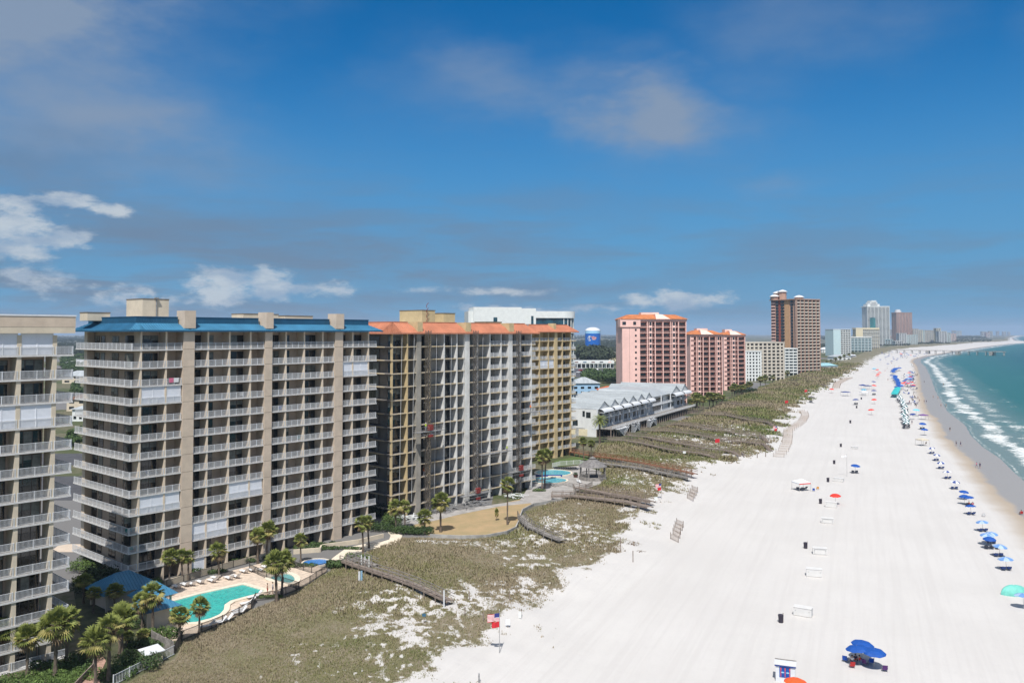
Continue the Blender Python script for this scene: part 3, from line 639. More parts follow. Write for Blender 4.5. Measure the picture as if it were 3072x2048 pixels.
def tower_white():
    d = 335; c = Pd(1406, d); ang = R(80); a = (math.sin(ang), math.cos(ang))
    root = empty('condominium', (c[0], c[1], 0), math.pi/2-ang, 'plain white tower with curved glassy corner rising behind the terracotta roof', 'apartment building')
    s = lambda px: along(c, a, px, 30); zt = HC+(HZ-921)*d/FPX; fl = 3.1
    x1, x2, x3 = s(1420), s(1608), s(1722)
    w = MB(); w.box(x1, x2-6, 0, 16, 0, zt+.05); w.box(x2-6+.002, x2, .02, 16, 0, zt-.4); w.box(0, x1-.002, 1.0, 15, 0, zt-1.6); w.build('wall', M['pale'], root)
    b = MB(); b.box(x2+.002, x3-3, .6, 15, 0, zt-2.2); b.cyl(x3-4, 5.6, 5.0, 0, zt-2.2, 28); b.build('glazed_wing', M['glassb'], root)
    top = MB(); top.box(x2+.004, x3-4, -.02, 15, zt-4.3, zt-1.5); top.cyl(x3-4, 5.6, 5.7, zt-4.3, zt-1.5, 28); top.build('parapet', M['pale'], root)
    ring = MB(); ring.box(x2+.004, x3-4, .1, 4, 0, .35); ring.cyl(x3-4, 5.6, 5.6, 0, .35, 28); rme = ring.mesh('floor_band', M['pale'])
    for k in range(2, 15): ob('floor_band', rme, root, (0, 0, zt-4.3-k*fl+fl-3.1+.0))
    pl = MB()
    for i in range(12):
        an = -math.pi*.62 + i*math.pi/11*1.2; pl.box(x3-4+5.15*math.cos(an)-.14, x3-4+5.15*math.cos(an)+.14, 5.6+5.15*math.sin(an)-.14, 5.6+5.15*math.sin(an)+.14, 0, zt-4.3)
    pl.build('mullion', M['pale'], root)
    for px, w_, h_, z in ((1486, 1.6, 1.9, zt-6), (1597, 1.0, 9, zt-12.5)):
        q = s(px); MB().box(q-w_/2, q+w_/2, -.05, .1, z, z+h_).build('window', M['glassb'], root)
tower_white()

# =================================================================== generic far condominium
def far_condo(label, c, ang, L_, Dp, z0, nf, fl, wall, slabm, glass, bays, sidebays=3, cat='apartment building', name='condominium', roof=None, plain=0.0, dep=1.6, side=None, railm=None, blank=None, top=1.0, pil=.5):
    root = empty(name, (c[0], c[1], z0), math.pi/2-ang, label, cat)
    H = nf*fl; side = side or wall
    MB().box(dep, L_-.3, dep, Dp, 0, H).build('wall', side, root)
    # glazing strips behind each front bay
    x0 = L_*plain; bw = (L_-x0)/bays
    g = MB().box(0, bw*.82, 0, .06, 0, fl*.72).mesh('window', glass)
    items = []
    for b in range(bays):
        for k in range(nf): items.append((g, (x0+bw*(b+.09), dep-.07, k*fl+.1), 0, 5 - abs(k-nf*.6)*.01))
    sb = (Dp-1)/max(1, sidebays); sg = MB().box(0, sb*.42, 0, .06, 0, fl*.45).mesh('window', glass)
    for b in range(sidebays):
        for k in range(nf): items.append((sg, (dep-.07 if not blank else .42, Dp-.5-sb*(b+.25), k*fl+fl*.3), -math.pi/2, 1-abs(k-nf*.6)*.01))
    parts_limited('window', items, root, 100)
    s = MB().box(0, L_, 0, dep-.005, -.15, .12); s.box(0, L_, -.04, -.001, -.15, 1.0 if not railm else .1)
    if railm: s.mat(1).box(0, L_, -.06, -.02, .1, 1.0)
    sm_ = s.mesh('balcony', [slabm, railm or slabm])
    for k in range(1, nf+1): ob('balcony', sm_, root, (0, 0, k*fl))
    p = MB().box(-pil/2, pil/2, -.25, dep, 0, H+top*.8).mesh('pier', wall)
    for b in range(bays+1): ob('pier', p, root, (min(max(x0+bw*b, pil/2), L_-pil/2), 0, 0))
    if plain: MB().box(0, x0, -.3, dep-.01, 0, H+.002).build('blank_wall', blank or wall, root)
    if blank: MB().box(.02, dep+.3, 0.01, Dp, 0, H-.004).build('end_wall', blank, root)
    MB().box(-.3, L_+.3, -.5, Dp+.3, H+.125, H+top).build('parapet', wall, root)
    if roof == 'hip':
        h = 2.6; z = H+top+.004; r = MB(); e = [(-1,-1.2,z),(L_+1,-1.2,z),(L_+1,Dp+1,z),(-1,Dp+1,z)]; i = 5; t = [(i,i,z+h),(L_-i,i,z+h),(L_-i,Dp-i,z+h),(i,Dp-i,z+h)]
        for q in range(4): r.face([e[q], e[(q+1)%4], t[(q+1)%4], t[q]])
        r.face(t); r.face(e[::-1]); r.build('roof', M['tile'], root)
    return root, H
# =================================================================== PINK TOWERS
def pink(label, px0, px1, d, ytop, nf, plain, bays, Dp, topbox):
    c = Pd(px0, d); L_ = (px1-px0)/FPX*d; fl = (HC + (HZ-ytop)*d/FPX - 1.2)/nf
    root, H = far_condo(label, c, R(86), L_, Dp, 0, nf, fl, M['pink'], M['pinklt'], M['glass'], bays, 2, roof='hip', plain=plain, dep=2.0, railm=M['dkred'], top=1.2, pil=.45, blank=M['pink'])
    bw = L_*(1-plain)/bays
    # bands that read as solid window bays between the balconies
    for b in range(1, bays, 3):
        q = MB().mat(0).box(0, bw*.42, -.12, 1.9, 0, H)
        o = q.build('bay_wall', M['pink'], root, (L_*plain+bw*(b+.19), 0, 0))
        wm = MB().box(bw*.07, bw*.35, -.16, -.115, .8, fl-.4).mesh('window', M['glass'])
        for k in range(nf): ob('window', wm, o, (0, 0, k*fl))
    if plain:
        wm = MB().box(-.5, .5, -.36, -.29, .9, 2.0).mesh('window', M['glass'])
        for k in range(nf): ob('window', wm, root, (L_*plain*.78, 0, k*fl))
        MB().box(L_*plain*.42-.06, L_*plain*.42+.06, -.31, -.28, 0, H-3).build('joint', M['dkred'], root)
        MB().box(-1.2, L_*plain+.4, -.9, 6, H-3.1, H+1.15).build('crown_block', M['pink'], root)
        for x_, w_ in ((.0, 2.0), (L_*plain*.62, 1.6)): MB().box(x_, x_+w_, -.95, -.88, H-2.0, H-.2).build('window', M['glass'], root)
    # pink cross gable facing the sea
    gx = L_*(plain+.42*(1-plain)); z = H+1.25
    g_ = MB(); g_.face([(gx-2,-1.3,z),(gx+6,-1.3,z),(gx+2,-1.3+2,z+2.5),(gx-2,-1.3+2,z+2.8)]); g_.face([(gx-2,-1.3,z),(gx-2,.7,z+2.8),(gx-2,6,z+2.8),(gx-2,6,z)]); g_.face([(gx-2,.7,z+2.8),(gx+2,.7,z+2.5),(gx+2,6,z+2.5),(gx-2,6,z+2.8)])
    g_.build('gable', M['pinklt'], root)
    MB().box(*topbox, 6, 12, H+2, H+5.0).build('rooftop_plant_room', M['pinklt'], root)
    return root, H, fl, L_
r_, H_, fl_, L_ = pink('pink condominium tower with orange tile roof, tallest of the pink ones, behind the grey townhouses', 1866, 2062, 455, 957, 15, .27, 6, 17, (12, 22))
# stacked end balconies of the first pink tower
for k in range(1, 15): ob('balcony', MB().box(0, 2.6, 0, 9, -.2, .1).box(2.5, 2.6, 0, 9, .1, 1.0).mesh('balcony', M['dkred']) if k == 1 else bpy.data.meshes['balcony_end'], r_, (L_, 1.5, k*fl_)) if False else None
pink('shorter pink condominium block with a pale pink gable, right of the tallest pink tower', 2070, 2168, 520, 1003, 12, 0, 5, 18, (6, 13))
pink('shorter pink condominium block partly in front of the white and beige condominium', 2170, 2236, 578, 1004, 12, 0, 3, 16, (3, 8))

# =================================================================== BEIGE / WHITE GROUP
def between(label, px0, px1, ytop, ybase, nf, wall, slabm, glass, bays, ang=86, Dp=20, z0=0.0, **kw):
    d = FPX*(HC-z0)/(ybase-HZ); c = Pd(px0, d); a = R(ang); av = (math.sin(a), math.cos(a)); L_ = abs(along(c, av, px1, 20)) if d < 280 else (px1-px0)/FPX*d/(av[0]-av[1]*(px1-CX)/FPX)
    top = kw.get('top', 1.0); H = HC+(HZ-ytop)*d/FPX-z0-top
    return far_condo(label, c, a, L_, Dp, z0, nf, H/nf, wall, slabm, glass, bays, **kw)
between('beige condominium with rounded balcony fronts, brown tower rising behind it', 2236, 2352, 1026, 1141, 11, M['beige'], M['beige'], M['glass'], 9, Dp=22, pil=1.3)
between('white block of small square windows standing in front of the beige condominium', 2235, 2283, 1052, 1142.5, 9, M['pale'], M['pale'], M['glass'], 5, Dp=3.5, pil=1.2, plain=0)
between('slim white and blue balcony block at the foot of the brown tower', 2353, 2391, 1044, 1126, 9, M['pale'], M['pale'], M['glassb'], 3, Dp=14)
# brown tower
dG = 815; cG = Pd(2390, dG); aG = R(62); av = (math.sin(aG), math.cos(aG)); nv = (-av[1], av[0])
u1 = (2460-CX)/FPX; LG = (u1*cG[1]-cG[0])/(av[0]-u1*av[1]); u0 = (2309-CX)/FPX; DG = (u0*cG[1]-cG[0])/(nv[0]-u0*nv[1])
rg, HG = far_condo('tallest nearby tower, salmon brown with white banded balconies and white domed rooftop pavilions', cG, aG, LG, DG, 0, 23, 3.16, M['brown'], M['beige'], M['glass'], 6, 1, top=.9, dep=2.0, pil=.8, side=M['brown'])
for f0, f1, m_ in ((.62,.72,M['orng']), (.36,.42,M['redst'])): pass
def sidestrip(f0, f1, m, nm, p=.25): MB().box(2.0-p-.02, 2.0-.003, DG*(1-f1), DG*(1-f0), 0, HG+.1).build(nm, m, rg)
sidestrip(.52, .70, M['orng'], 'ochre_strip', .5); sidestrip(.30, .36, M['redst'], 'red_strip', .5)
for f0, f1 in ((.19,.28),(.38,.48),(.74,.82),(.88,.95)):
    wm = MB().box(1.6, 1.97, 0, DG*(f1-f0), .4, 2.5).mesh('window', M['glass'])
    for k in range(23): ob('window', wm, rg, (0, DG*(1-f1), k*3.16))
bm_ = MB().box(1.0, 1.98, 0, DG*.13, -.2, 1.0).mesh('balcony', M['pinklt']); dk = MB().box(1.75, 1.97, 0, DG*.13, 1.0, 2.9).mesh('window', M['dkred'])
for k in range(1, 23): ob('balcony', bm_, rg, (0, DG*.84, k*3.16)); ob('window', dk, rg, (0, DG*.84, k*3.16))
for x_, y_, r__, h_ in ((3, DG-4, 5.2, 3.2), (9, DG-9, 5, 8.0), (9, DG-2.5, 5.4, 6.8), (10, 6, 5.5, 1.6)):
    q = MB(); q.mat(0).cyl(x_, y_, r__*.78, HG+.9, HG+.9+h_, 8); n = 12; z = HG+.9+h_; q.mat(1)
    for i in range(n):
        a0, a1 = 2*math.pi*i/n, 2*math.pi*(i+1)/n; p0 = (x_+r__*math.cos(a0), y_+r__*math.sin(a0)); p1 = (x_+r__*math.cos(a1), y_+r__*math.sin(a1))
        m0 = (x_+r__*.55*math.cos(a0), y_+r__*.55*math.sin(a0)); m1 = (x_+r__*.55*math.cos(a1), y_+r__*.55*math.sin(a1))
        q.face([(*p0,z),(*p1,z),(*m1,z+1.6),(*m0,z+1.6)]); q.face([(*m0,z+1.6),(*m1,z+1.6),(x_,y_,z+2.3)]); q.face([(*p1,z-.02),(*p0,z-.02),(x_,y_,z-.02)])
    q.build('rooftop_pavilion', [M['brown'], M['white']], rg)

# =================================================================== FAR SKYLINE
between('white hotel with aqua end wall and dark square windows, beyond the brown tower', 2499, 2551, 987, 1067, 14, M['pale'], M['pale'], M['glass'], 4, ang=80, Dp=26, plain=.42, blank=M['cyan'], sidebays=1)
between('white and aqua block with a pink roof edge, in front of the cream building', 2552, 2614, 1010, 1055, 9, M['pale'], M['cyan'], M['glassb'], 6, top=2)
between('pale yellow building with a curved parapet, left of the tall white tower', 2567, 2637, 983, 1046, 14, M['creamy'], M['pale'], M['glass'], 8, plain=.3, top=4)
rt, Ht = between('tall white tower with stepped top and teal glass strip, highest on the far shore', 2602, 2669, 918, 1036, 34, M['pale'], M['pale'], M['glass'], 6, top=3, Dp=40, pil=.8, dep=3)
LT = (2669-2602)/FPX*FPX*40/38
MB().box(LT*.12, LT*.36, -1.4, 3, 0, Ht*.72).build('teal_glass_bay', M['teal'], rt)
for a_, b_, z_ in ((.04,.6,8),(.16,.5,14),(.22,.45,19)): MB().box(LT*a_, LT*b_, 3, 30, Ht+2, Ht+2+z_).build('stepped_crown', M['pale'], rt)
rb, Hb = between('slim brown tower with a small dome, right of the tall white tower', 2689, 2736, 937, 1031, 30, M['brown'], M['pinklt'], M['glass'], 5, top=2, Dp=36)
q = MB(); q.cyl(14, 14, 11, Hb+2, Hb+9, 14); q.cyl(14, 14, 8, Hb+9, Hb+13, 14); q.build('rooftop_dome', M['white'], rb)
for a in [('white twin-gabled block low in front of the slim brown tower', 2697, 2719, 999, 1034, 12, 'pale', 3), ('blue grey balcony block beside the white twin-gabled one', 2720, 2751, 1004, 1034, 10, 'cyan', 6),
          ('beige slab with flat roof right behind the blue grey block', 2738, 2755, 986, 1030, 16, 'beige', 3), ('cream yellow tower, first of the far right cluster', 2753, 2767, 989, 1029, 14, 'creamy', 2),
          ('dark blue grey slab squeezed between cream and beige blocks', 2767, 2774, 991, 1028, 14, 'cyan', 2), ('wide beige block with vertical stripes in the far cluster', 2774, 2803, 990, 1028, 14, 'beige', 6),
          ('narrow reddish block in the far cluster', 2803, 2809, 992, 1028, 12, 'brown', 2), ('cream block with the highest roof of the far right cluster', 2809, 2822, 984, 1028.5, 15, 'creamy', 2),
          ('broad white block with plain front in the far right cluster', 2816, 2840, 993, 1029, 14, 'pale', 3), ('banded blue white block beside the broad white one', 2841, 2852, 997, 1028, 12, 'cyan', 2),
          ('squat salmon red block closing the far right cluster', 2853, 2867, 1001, 1024, 9, 'pink', 3), ('pink and white low building between the two far towers', 2669, 2689, 1008, 1024, 5, 'pink', 3),
          ('pale building hidden behind the gap between the two far towers', 2670, 2690, 988, 1016, 12, 'beige', 3), ('low white beach house with aqua roof before the slim brown tower', 2655, 2678, 1018, 1036, 3, 'cyan', 3),
          ('low white restaurant on the dune edge', 2686, 2709, 1022, 1037, 3, 'pale', 4),
          ('faint twin tower at the far end of the bay, left one', 2857, 2868, 991, 1010, 18, 'beige', 2), ('faint twin tower at the far end of the bay, right one', 2875, 2884, 992, 1010, 18, 'beige', 2), ('faint wide block between the faint twin towers', 2866, 2878, 993, 1010.5, 15, 'cyan', 3),
          ('white block alone on the far point', 2945, 2960, 994, 1013.5, 12, 'pale', 3), ('salmon block beside the white one on the far point', 2958, 2968, 997, 1014, 10, 'pink', 2), ('tan block right of the salmon one on the far point', 2967, 2977, 993, 1013, 12, 'beige', 2),
          ('hazy pale tower near the end of the shore', 2990, 2997, 993, 1008.5, 12, 'beige', 2), ('hazy pale pair of blocks near the end of the shore', 3008, 3018, 994, 1008.5, 12, 'beige', 2), ('hazy last block at the end of the shore', 3024, 3030, 995, 1008, 12, 'beige', 2)]:
    lab, p0, p1, yt, yb, nf, mk, bays = a
    between(lab, p0, p1, yt, yb, nf, M[mk], M['pale'] if mk != 'pale' else M['white'], M['glass'], bays, sidebays=1, Dp=25, dep=2.5, pil=1.0)

# =================================================================== TOWNHOUSES
cT_ = P(1791, 1311); aT = R(28); avT = (math.sin(aT), math.cos(aT)); nT = (-avT[1], avT[0])
def townhouses():
    root = empty('townhouse_row', (cT_[0], cT_[1], 0), math.pi/2-aT, 'row of pale grey beach townhouses on piles with pointed grey metal roofs and white awnings', 'townhouses')
    u = [along(cT_, avT, px, 10.7) for px in (1791, 1826, 1853.6, 1882, 1908, 1932, 1953.6, 2010.7, 2039, 2062.5)]; D = 27
    Lr = u[-1]; ez, rz_ = 10.6, 13.4
    w = MB(); w.box(0, Lr, 2.2, D, 3.3, ez-.1); w.box(0, Lr, 5, D, 0, 3.3); w.box(-.002, .25, 0, D, 3.3, ez-.1); w.box(-.004, 2.4, .002, 2.2, 3.5, ez-.15); w.build('wall', M['siding'], root)
    for z in (3.3, 6.9): MB().box(-.05, Lr+.1, -.4, 2.19, z-.3, z).build('deck', M['white'], root)
    for i in range(9):
        a, b = u[i], u[i+1]; m_ = (a+b)/2
        if i == 6:
            r = MB(); e = [(a,.2,ez),(b,.2,ez),(b,D,ez),(a,D,ez)]; t = [(a+4,6,ez+3),(b-4,6,ez+3),(b-4,D,ez+3),(a+4,D,ez+3)]
            for q in range(4): r.face([e[q], e[(q+1)%4], t[(q+1)%4], t[q]])
            r.face(t); r.build('roof', M['grayroof'], root)
        else:
            rr = rz_ + (.7 if i > 6 else 0); r = MB(); y0, y1 = -.7, D+.5 + (6 if i > 6 else 0)
            r.mat(0).face([(a,y0,ez),(m_,y0,rr),(m_,y1,rr),(a,y1,ez)]); r.face([(m_,y0,rr),(b,y0,ez),(b,y1,ez),(m_,y1,rr)]); r.face([(a,y0+.1,ez-.01),(a,y1,ez-.01),(b,y1,ez-.01),(b,y0+.1,ez-.01)])
            r.mat(1).face([(a+.2,y0+.35,ez),(b-.2,y0+.35,ez),(m_,y0+.35,rr-.15)]); r.face([(a,y1,ez),(m_,y1,rr),(b,y1,ez)])
            for k in range(1, 14): 
                q = k/14; r.mat(0).bar((a+(m_-a)*q, y0, ez+(rr-ez)*q+.03), (a+(m_-a)*q, y1, ez+(rr-ez)*q+.03), .05); r.bar((b+(m_-b)*q, y0, ez+(rr-ez)*q+.03), (b+(m_-b)*q, y1, ez+(rr-ez)*q+.03), .05)
            r.build('roof', [M['grayroof'], M['siding']], root)
            av_ = MB(); n = 5                                     # white rounded awning
            for k in range(n):
                t0, t1 = math.pi/2*k/n, math.pi/2*(k+1)/n
                av_.face([(a+.8,-.6-2.0*math.sin(t0),ez-1.2+1.3*math.cos(t0)),(b-.8,-.6-2.0*math.sin(t0),ez-1.2+1.3*math.cos(t0)),(b-.8,-.6-2.0*math.sin(t1),ez-1.2+1.3*math.cos(t1)),(a+.8,-.6-2.0*math.sin(t1),ez-1.2+1.3*math.cos(t1))])
            av_.box(a+.8, b-.8, -2.62, -.6, ez-1.32, ez-1.2); av_.build('awning', M['white'], root)
        for z, h in ((3.35, 2.4), (6.95, 2.3)):
            ob('sliding_door', door_mesh((b-a)*.62, h, i), root, (a+(b-a)*.2, 2.1, z)); ob('railing', rail_mesh(b-a-.5, step=.25, t=.05), root, (a+.25, -.3, z))
        for x_ in (a, m_):
            MB().box(x_-.22, x_+.22, -.35, .1, 3.3, ez).build('porch_column', M['white'], root)
    # end wall windows
    for y_, z_, w_, h_ in ((5,7.6,1.0,2.2),(13,7.6,1.0,2.2),(8,4.0,2.2,2.2),(20,7.6,1,2.2),(2.6,7.2,1.9,2.2)):
        MB().box(-.06, .05, y_, y_+w_, z_, z_+h_).build('window', M['glass'], root)
    for y_ in (4, 9, 14): MB().box(-.06, .05, y_, y_+3.6, .2, 2.8).build('garage_door', M['creamy'], root)
    MB().box(.0, .22, .3, D, 0, 3.29).build('end_wall', M['siding'], root)
    # piles and lower sun deck with the zigzag stairs
    n = int(Lr/3)
    pm = MB().box(-.15, .15, -.15, .15, 0, 3.2).mesh('pile', M['wood'])
    for i in range(n+1):
        for y_ in (0.2, -5.6): ob('pile', pm, root, (Lr*i/n*.98+.3, y_, 0))
    MB().box(.5, Lr-1, 3.9, 4.4, 0, 3.0).build('pile_screen', M['wood'], root)
    MB().box(1, Lr*.96, -6, -.42, 3.0, 3.25).build('sun_deck', M['woodg'], root); ob('railing', rail_mesh(Lr*.94, step=.25, t=.05), root, (1.2, -5.9, 3.25))
    for k, (px, sg) in enumerate(((1868, -1), (1900, -1), (1946, -1), (1868, 1), (1916, 1), (1966, 1))):
        x0 = along(toworld(cT_, avT, nT, 0, -7), avT, px, 1.5)
        s = MB(); x1 = x0 + 6*(-sg)
        for yy in (-6.1, -7.6): s.bar((x0, yy, .1), (x1, yy, 3.2), .1, .16); s.bar((x0, yy, 1.1), (x1, yy, 4.2), .1)
        for i in range(12): s.box(min(x0, x0+(x1-x0)*i/12)-.0, max(x0, x0+(x1-x0)*i/12)+.4, -7.6, -6.1, .1+3.1*i/12, .16+3.1*i/12)
        s.build('staircase', M['white'], root)
townhouses()

# =================================================================== WATER TOWER
def water_tower():
    d = 1080; c = Pd(1778, d); r = 10.0; z0 = HC-(1040-HZ)*d/FPX; z1 = HC-(992-HZ)*d/FPX; zt = HC+(HZ-981.5)*d/FPX
    root = empty('water_tower', (c[0], c[1], 0), 0, 'blue water tower with pale domed top and a red and white emblem', 'water tower')
    def ring(zs, rs, m, nm):
        b = MB(); n = 40
        for (za, ra), (zb, rb_) in zip(zip(zs, rs), zip(zs[1:], rs[1:])):
            for i in range(n):
                a0, a1 = 2*math.pi*i/n, 2*math.pi*(i+1)/n
                b.face([(ra*math.cos(a0),ra*math.sin(a0),za),(ra*math.cos(a1),ra*math.sin(a1),za),(rb_*math.cos(a1),rb_*math.sin(a1),zb),(rb_*math.cos(a0),rb_*math.sin(a0),zb)])
        return b.build(nm, m, root, smooth=True)
    blue = mat('water_tower_blue', (.012,.13,.50), .4, .05, .1); lb = mat('water_tower_pale', (.33,.60,.82), .4, .05, .1)
    ring([z0-1.5, z0, z1-3.5], [3, r, r], blue, 'tank'); ring([z1-3.5, z1], [r, r], lb, 'band'); ring([z1, z1+1.2, zt-1.2, zt-.2, zt], [r+.1, r*.96, r*.7, r*.35, .01], M['white'], 'dome')
    MB().cyl(0, 0, 3.2, 0, z0-1, 20).build('pedestal', lb, root)
    # emblem wrapped on the tank: white crescent, red lettering blob, drawn as thin curved plates
    zc = (z0+z1)/2+.6; K_ = 1.45
    def plate(pts, m, off, nm):
        b = MB(); b.face([((r+off)*math.cos(-math.pi/2+K_*x_/r), (r+off)*math.sin(-math.pi/2+K_*x_/r), zc+K_*y_) for x_, y_ in pts]); b.build(nm, m, root)
    cres = [(1.2*1-4.6+2.1*math.cos(t)*1.0, 2.4*math.sin(t)) for t in [math.pi*(.45+.12*i) for i in range(10)]]
    cin = [(-2.2+1.2*math.cos(t), 1.6*math.sin(t)+.2) for t in [math.pi*(1.5-.12*i) for i in range(9)]]
    plate(cres + cin, M['white'], .05, 'emblem')
    redm = mat('emblem_red', (.60,.05,.06), .5, .1)
    for k, (cx_, cy_, rx_, ry_) in enumerate(((-.6,1.2,1.9,.75),(.9,.55,2.4,.8),(.4,-.6,2.1,.75))):
        plate([(cx_+rx_*math.cos(t)*.9, cy_+ry_*math.sin(t)) for t in [2*math.pi*i/14 for i in range(14)]], M['white'], .08+.03*k, 'emblem')
        for j in range(5): 
            x_ = cx_-rx_*.7+j*rx_*.33; plate([(x_,cy_-ry_*.6),(x_+.38,cy_-ry_*.6),(x_+.46,cy_+ry_*.6),(x_+.05,cy_+ry_*.6)], redm, .2+.02*k, 'emblem')
water_tower()

# =================================================================== PIER
def pier():
    x0, y0 = P(2668, 1058.5, 0); x1, y1 = P(3012, 1066.5, -.7); d = Vector((x1-x0, y1-y0, 0)); Lp = d.length; ang = math.atan2(d.y, d.x)
    root = empty('pier', (x0, y0, 0), ang, 'long straight fishing pier on piles reaching into the sea', 'pier')
    MB().box(0, Lp, -3, 3, 5.6, 6.3).build('deck', M['conc'], root); MB().box(Lp-16, Lp+1, -7, 7, 5.602, 6.31).build('pier_head', M['conc'], root)
    for yy in (-2.9, 2.9):
        b = MB().box(0, Lp, yy-.06, yy+.06, 7.3, 7.4)
        for i in range(int(Lp/4)): b.box(i*4, i*4+.15, yy-.06, yy+.06, 6.3, 7.3)
        b.build('railing', M['wood'], root)
    pm = MB(); 
    for yy in (-2.4, 2.4): pm.cyl(0, yy, .55, -8, 5.6, 8)
    pm.box(-.6, .6, -3, 3, 5.0, 5.6); me = pm.mesh('pile_bent', M['conc'])
    n = 14
    for i in range(n+1): ob('pile_bent', me, root, (Lp*i/n, 0, 0))
    for f in (.36, .62, .9): MB().box(Lp*f-3, Lp*f+3, -3.2, 3.2, -4, 5.59).build('pile_cluster', M['conc'], root)
pier()

# =================================================================== INLAND SHOPS, HOUSES, CARS
def hip_house(label, px, ybase, w, dp, h, rh, wall, roof, ang=80, cat='house', name='house', z0=0, wins=4):
    d = FPX*(HC-z0)/(ybase-HZ); c = Pd(px, d); root = empty(name, (c[0], c[1], z0), math.pi/2-R(ang), label, cat)
    MB().box(0, w, 0, dp, 0, h).build('wall', wall, root)
    r = MB(); o = .8; e = [(-o,-o,h),(w+o,-o,h),(w+o,dp+o,h),(-o,dp+o,h)]; i = min(dp/2-.2, w/2-.2); t = [(i,i,h+rh),(w-i,i,h+rh),(w-i,dp-i,h+rh),(i,dp-i,h+rh)]
    for q in range(4): r.face([e[q], e[(q+1)%4], t[(q+1)%4], t[q]])
    r.face(t); r.face(e[::-1]); r.build('roof', roof, root)
    n = wins; wm = MB().box(0, w/n*.5, -.05, .1, 0, 1.4).mesh('window', M['glass'])
    for k in range(n):
        for z in [1.0 + 3*j for j in range(max(1, int(h//3)))]: ob('window', wm, root, (w*(k+.25)/n, 0, z))
    return root
hip_house('grey roofed house with pale blue walls behind the end of the townhouses', 1716, 1184, 18, 16, 7.5, 3.6, mat('pale_blue_wall', (.33,.52,.72), .8, .05), M['grayroof'], 84)
hip_house('low house with bright orange tile roof behind the townhouses', 1800, 1197, 12, 10, 5.5, 2.2, M['tan2'], mat('bright_orange_roof', (.52,.13,.05), .7, .1), 84)
hip_house('brown roofed cream shop building with a row of palms', 1810, 1083, 26, 16, 6.5, 4, M['creamy'], mat('brown_shingle', (.17,.09,.06), .9, .2), 86, 'shop', 'shop', wins=6)
hip_house('small brown roofed house among the trees left of the cream shop', 1745, 1062, 18, 12, 4.5, 3, M['tan2'], mat('brown_shingle', (.17,.09,.06), .9, .2), 86)
hip_house('tan flat pitched house below the water tower', 1756, 1072, 22, 14, 4, 2, M['tan2'], M['tan'], 86)
def strip_mall():
    d = FPX*HC/(1104-HZ); c = Pd(1718, d); root = empty('strip_mall', (c[0], c[1], 0), math.pi/2-R(87), 'long low white shop row with pillared front behind a car park', 'shops'); L_ = 125/FPX*d
    MB().box(0, L_, 3, 18, 0, 5.2).build('wall', M['pale'], root); MB().box(0, L_, 0, 18, 5.2, 8.4).build('parapet', M['pale'], root)
    for i in range(10): MB().box(L_*i/10, L_*i/10+.7, 0, .7, 0, 5.2).build('pillar', M['pale'], root)
    for i in range(9): MB().box(L_*(i+.15)/9, L_*(i+.8)/9, 2.9, 3.02, .4, 4.2).build('shop_window', M['glass'], root)
    for i, m_ in enumerate((M['dkred'], M['bluedk'], M['dkred'], M['glass'], M['pink'])): MB().box(L_*(i*.2+.05), L_*(i*.2+.13), -.06, .02, 6.2, 7.4).build('shop_sign', m_, root)
strip_mall()
asph = mat('asphalt', (.075,.075,.08), .95, .12, .3)
def sheet(name, pts, z, m, label=None, cat=None, kind='structure'):
    b = MB(); b.prism(pts if area(pts) > 0 else pts[::-1], z-.25, z); o = b.build(name, m); tag(o, label, cat, kind=kind); return o
def area(p): return sum(p[i][0]*p[(i+1)%len(p)][1]-p[(i+1)%len(p)][0]*p[i][1] for i in range(len(p)))
sheet('parking_lot', [P(1722,1132), P(1870,1126), P(1868,1106), P(1722,1106)], .03, asph, 'asphalt car park before the shop row', 'car park')
sheet('parking_lot', [P(1722,1081), P(1812,1080), P(1810,1072), P(1722,1073)], .03, asph, 'narrow asphalt strip behind the shop row', 'car park')
def car_proto(c, nm):
    root = empty('parked_car', (0,0,0)); pm = mat('car_paint_'+nm, c, .3, .03)
    b = MB(); prof = [(-2.2,.35),(-2.2,.85),(-1.9,.95),(-1.1,1.0),(-.6,1.42),(.9,1.45),(1.6,1.0),(2.2,.9),(2.25,.35)]; n = len(prof)
    b.face([(x,-.88,z) for x,z in prof]); b.face([(x,.88,z) for x,z in reversed(prof)])
    for i in range(n): j = (i+1)%n; b.face([(prof[i][0],-.88,prof[i][1]),(prof[i][0],.88,prof[i][1]),(prof[j][0],.88,prof[j][1]),(prof[j][0],-.88,prof[j][1])])
    b.build('body', pm, root)
    w = MB().box(-.75,1.2,-.9,.9,1.02,1.33); w.build('window', M['glass'], root)
    for x_ in (-1.35, 1.4):
        for y_ in (-.85,.85): wh = MB().tube([(x_,y_-.1,.33),(x_,y_+.1,.33)], [.33,.33], 10); wh.build('wheel', mat('tyre', (.02,.02,.02), .9), root)
    return root
cars = {n: car_proto(c, n) for n, c in (('white',(.75,.75,.75)), ('silver',(.40,.42,.44)), ('black',(.02,.02,.025)), ('blue',(.05,.12,.35)), ('red',(.40,.03,.03)))}
spots = [(1735,1118,'white'),(1746,1121,'silver'),(1755,1115,'black'),(1768,1119,'blue'),(1779,1121,'white'),(1788,1118,'silver'),(1797,1122,'white'),(1741,1112,'red'),(1792,1110,'white'),(1812,1112,'black'),(1826,1116,'silver'),(1839,1120,'white'),(1762,1110,'silver'),(1775,1111,'black'),(1785,1077,'white'),(1770,1076,'silver'),(1798,1078,'white')]
used = set()
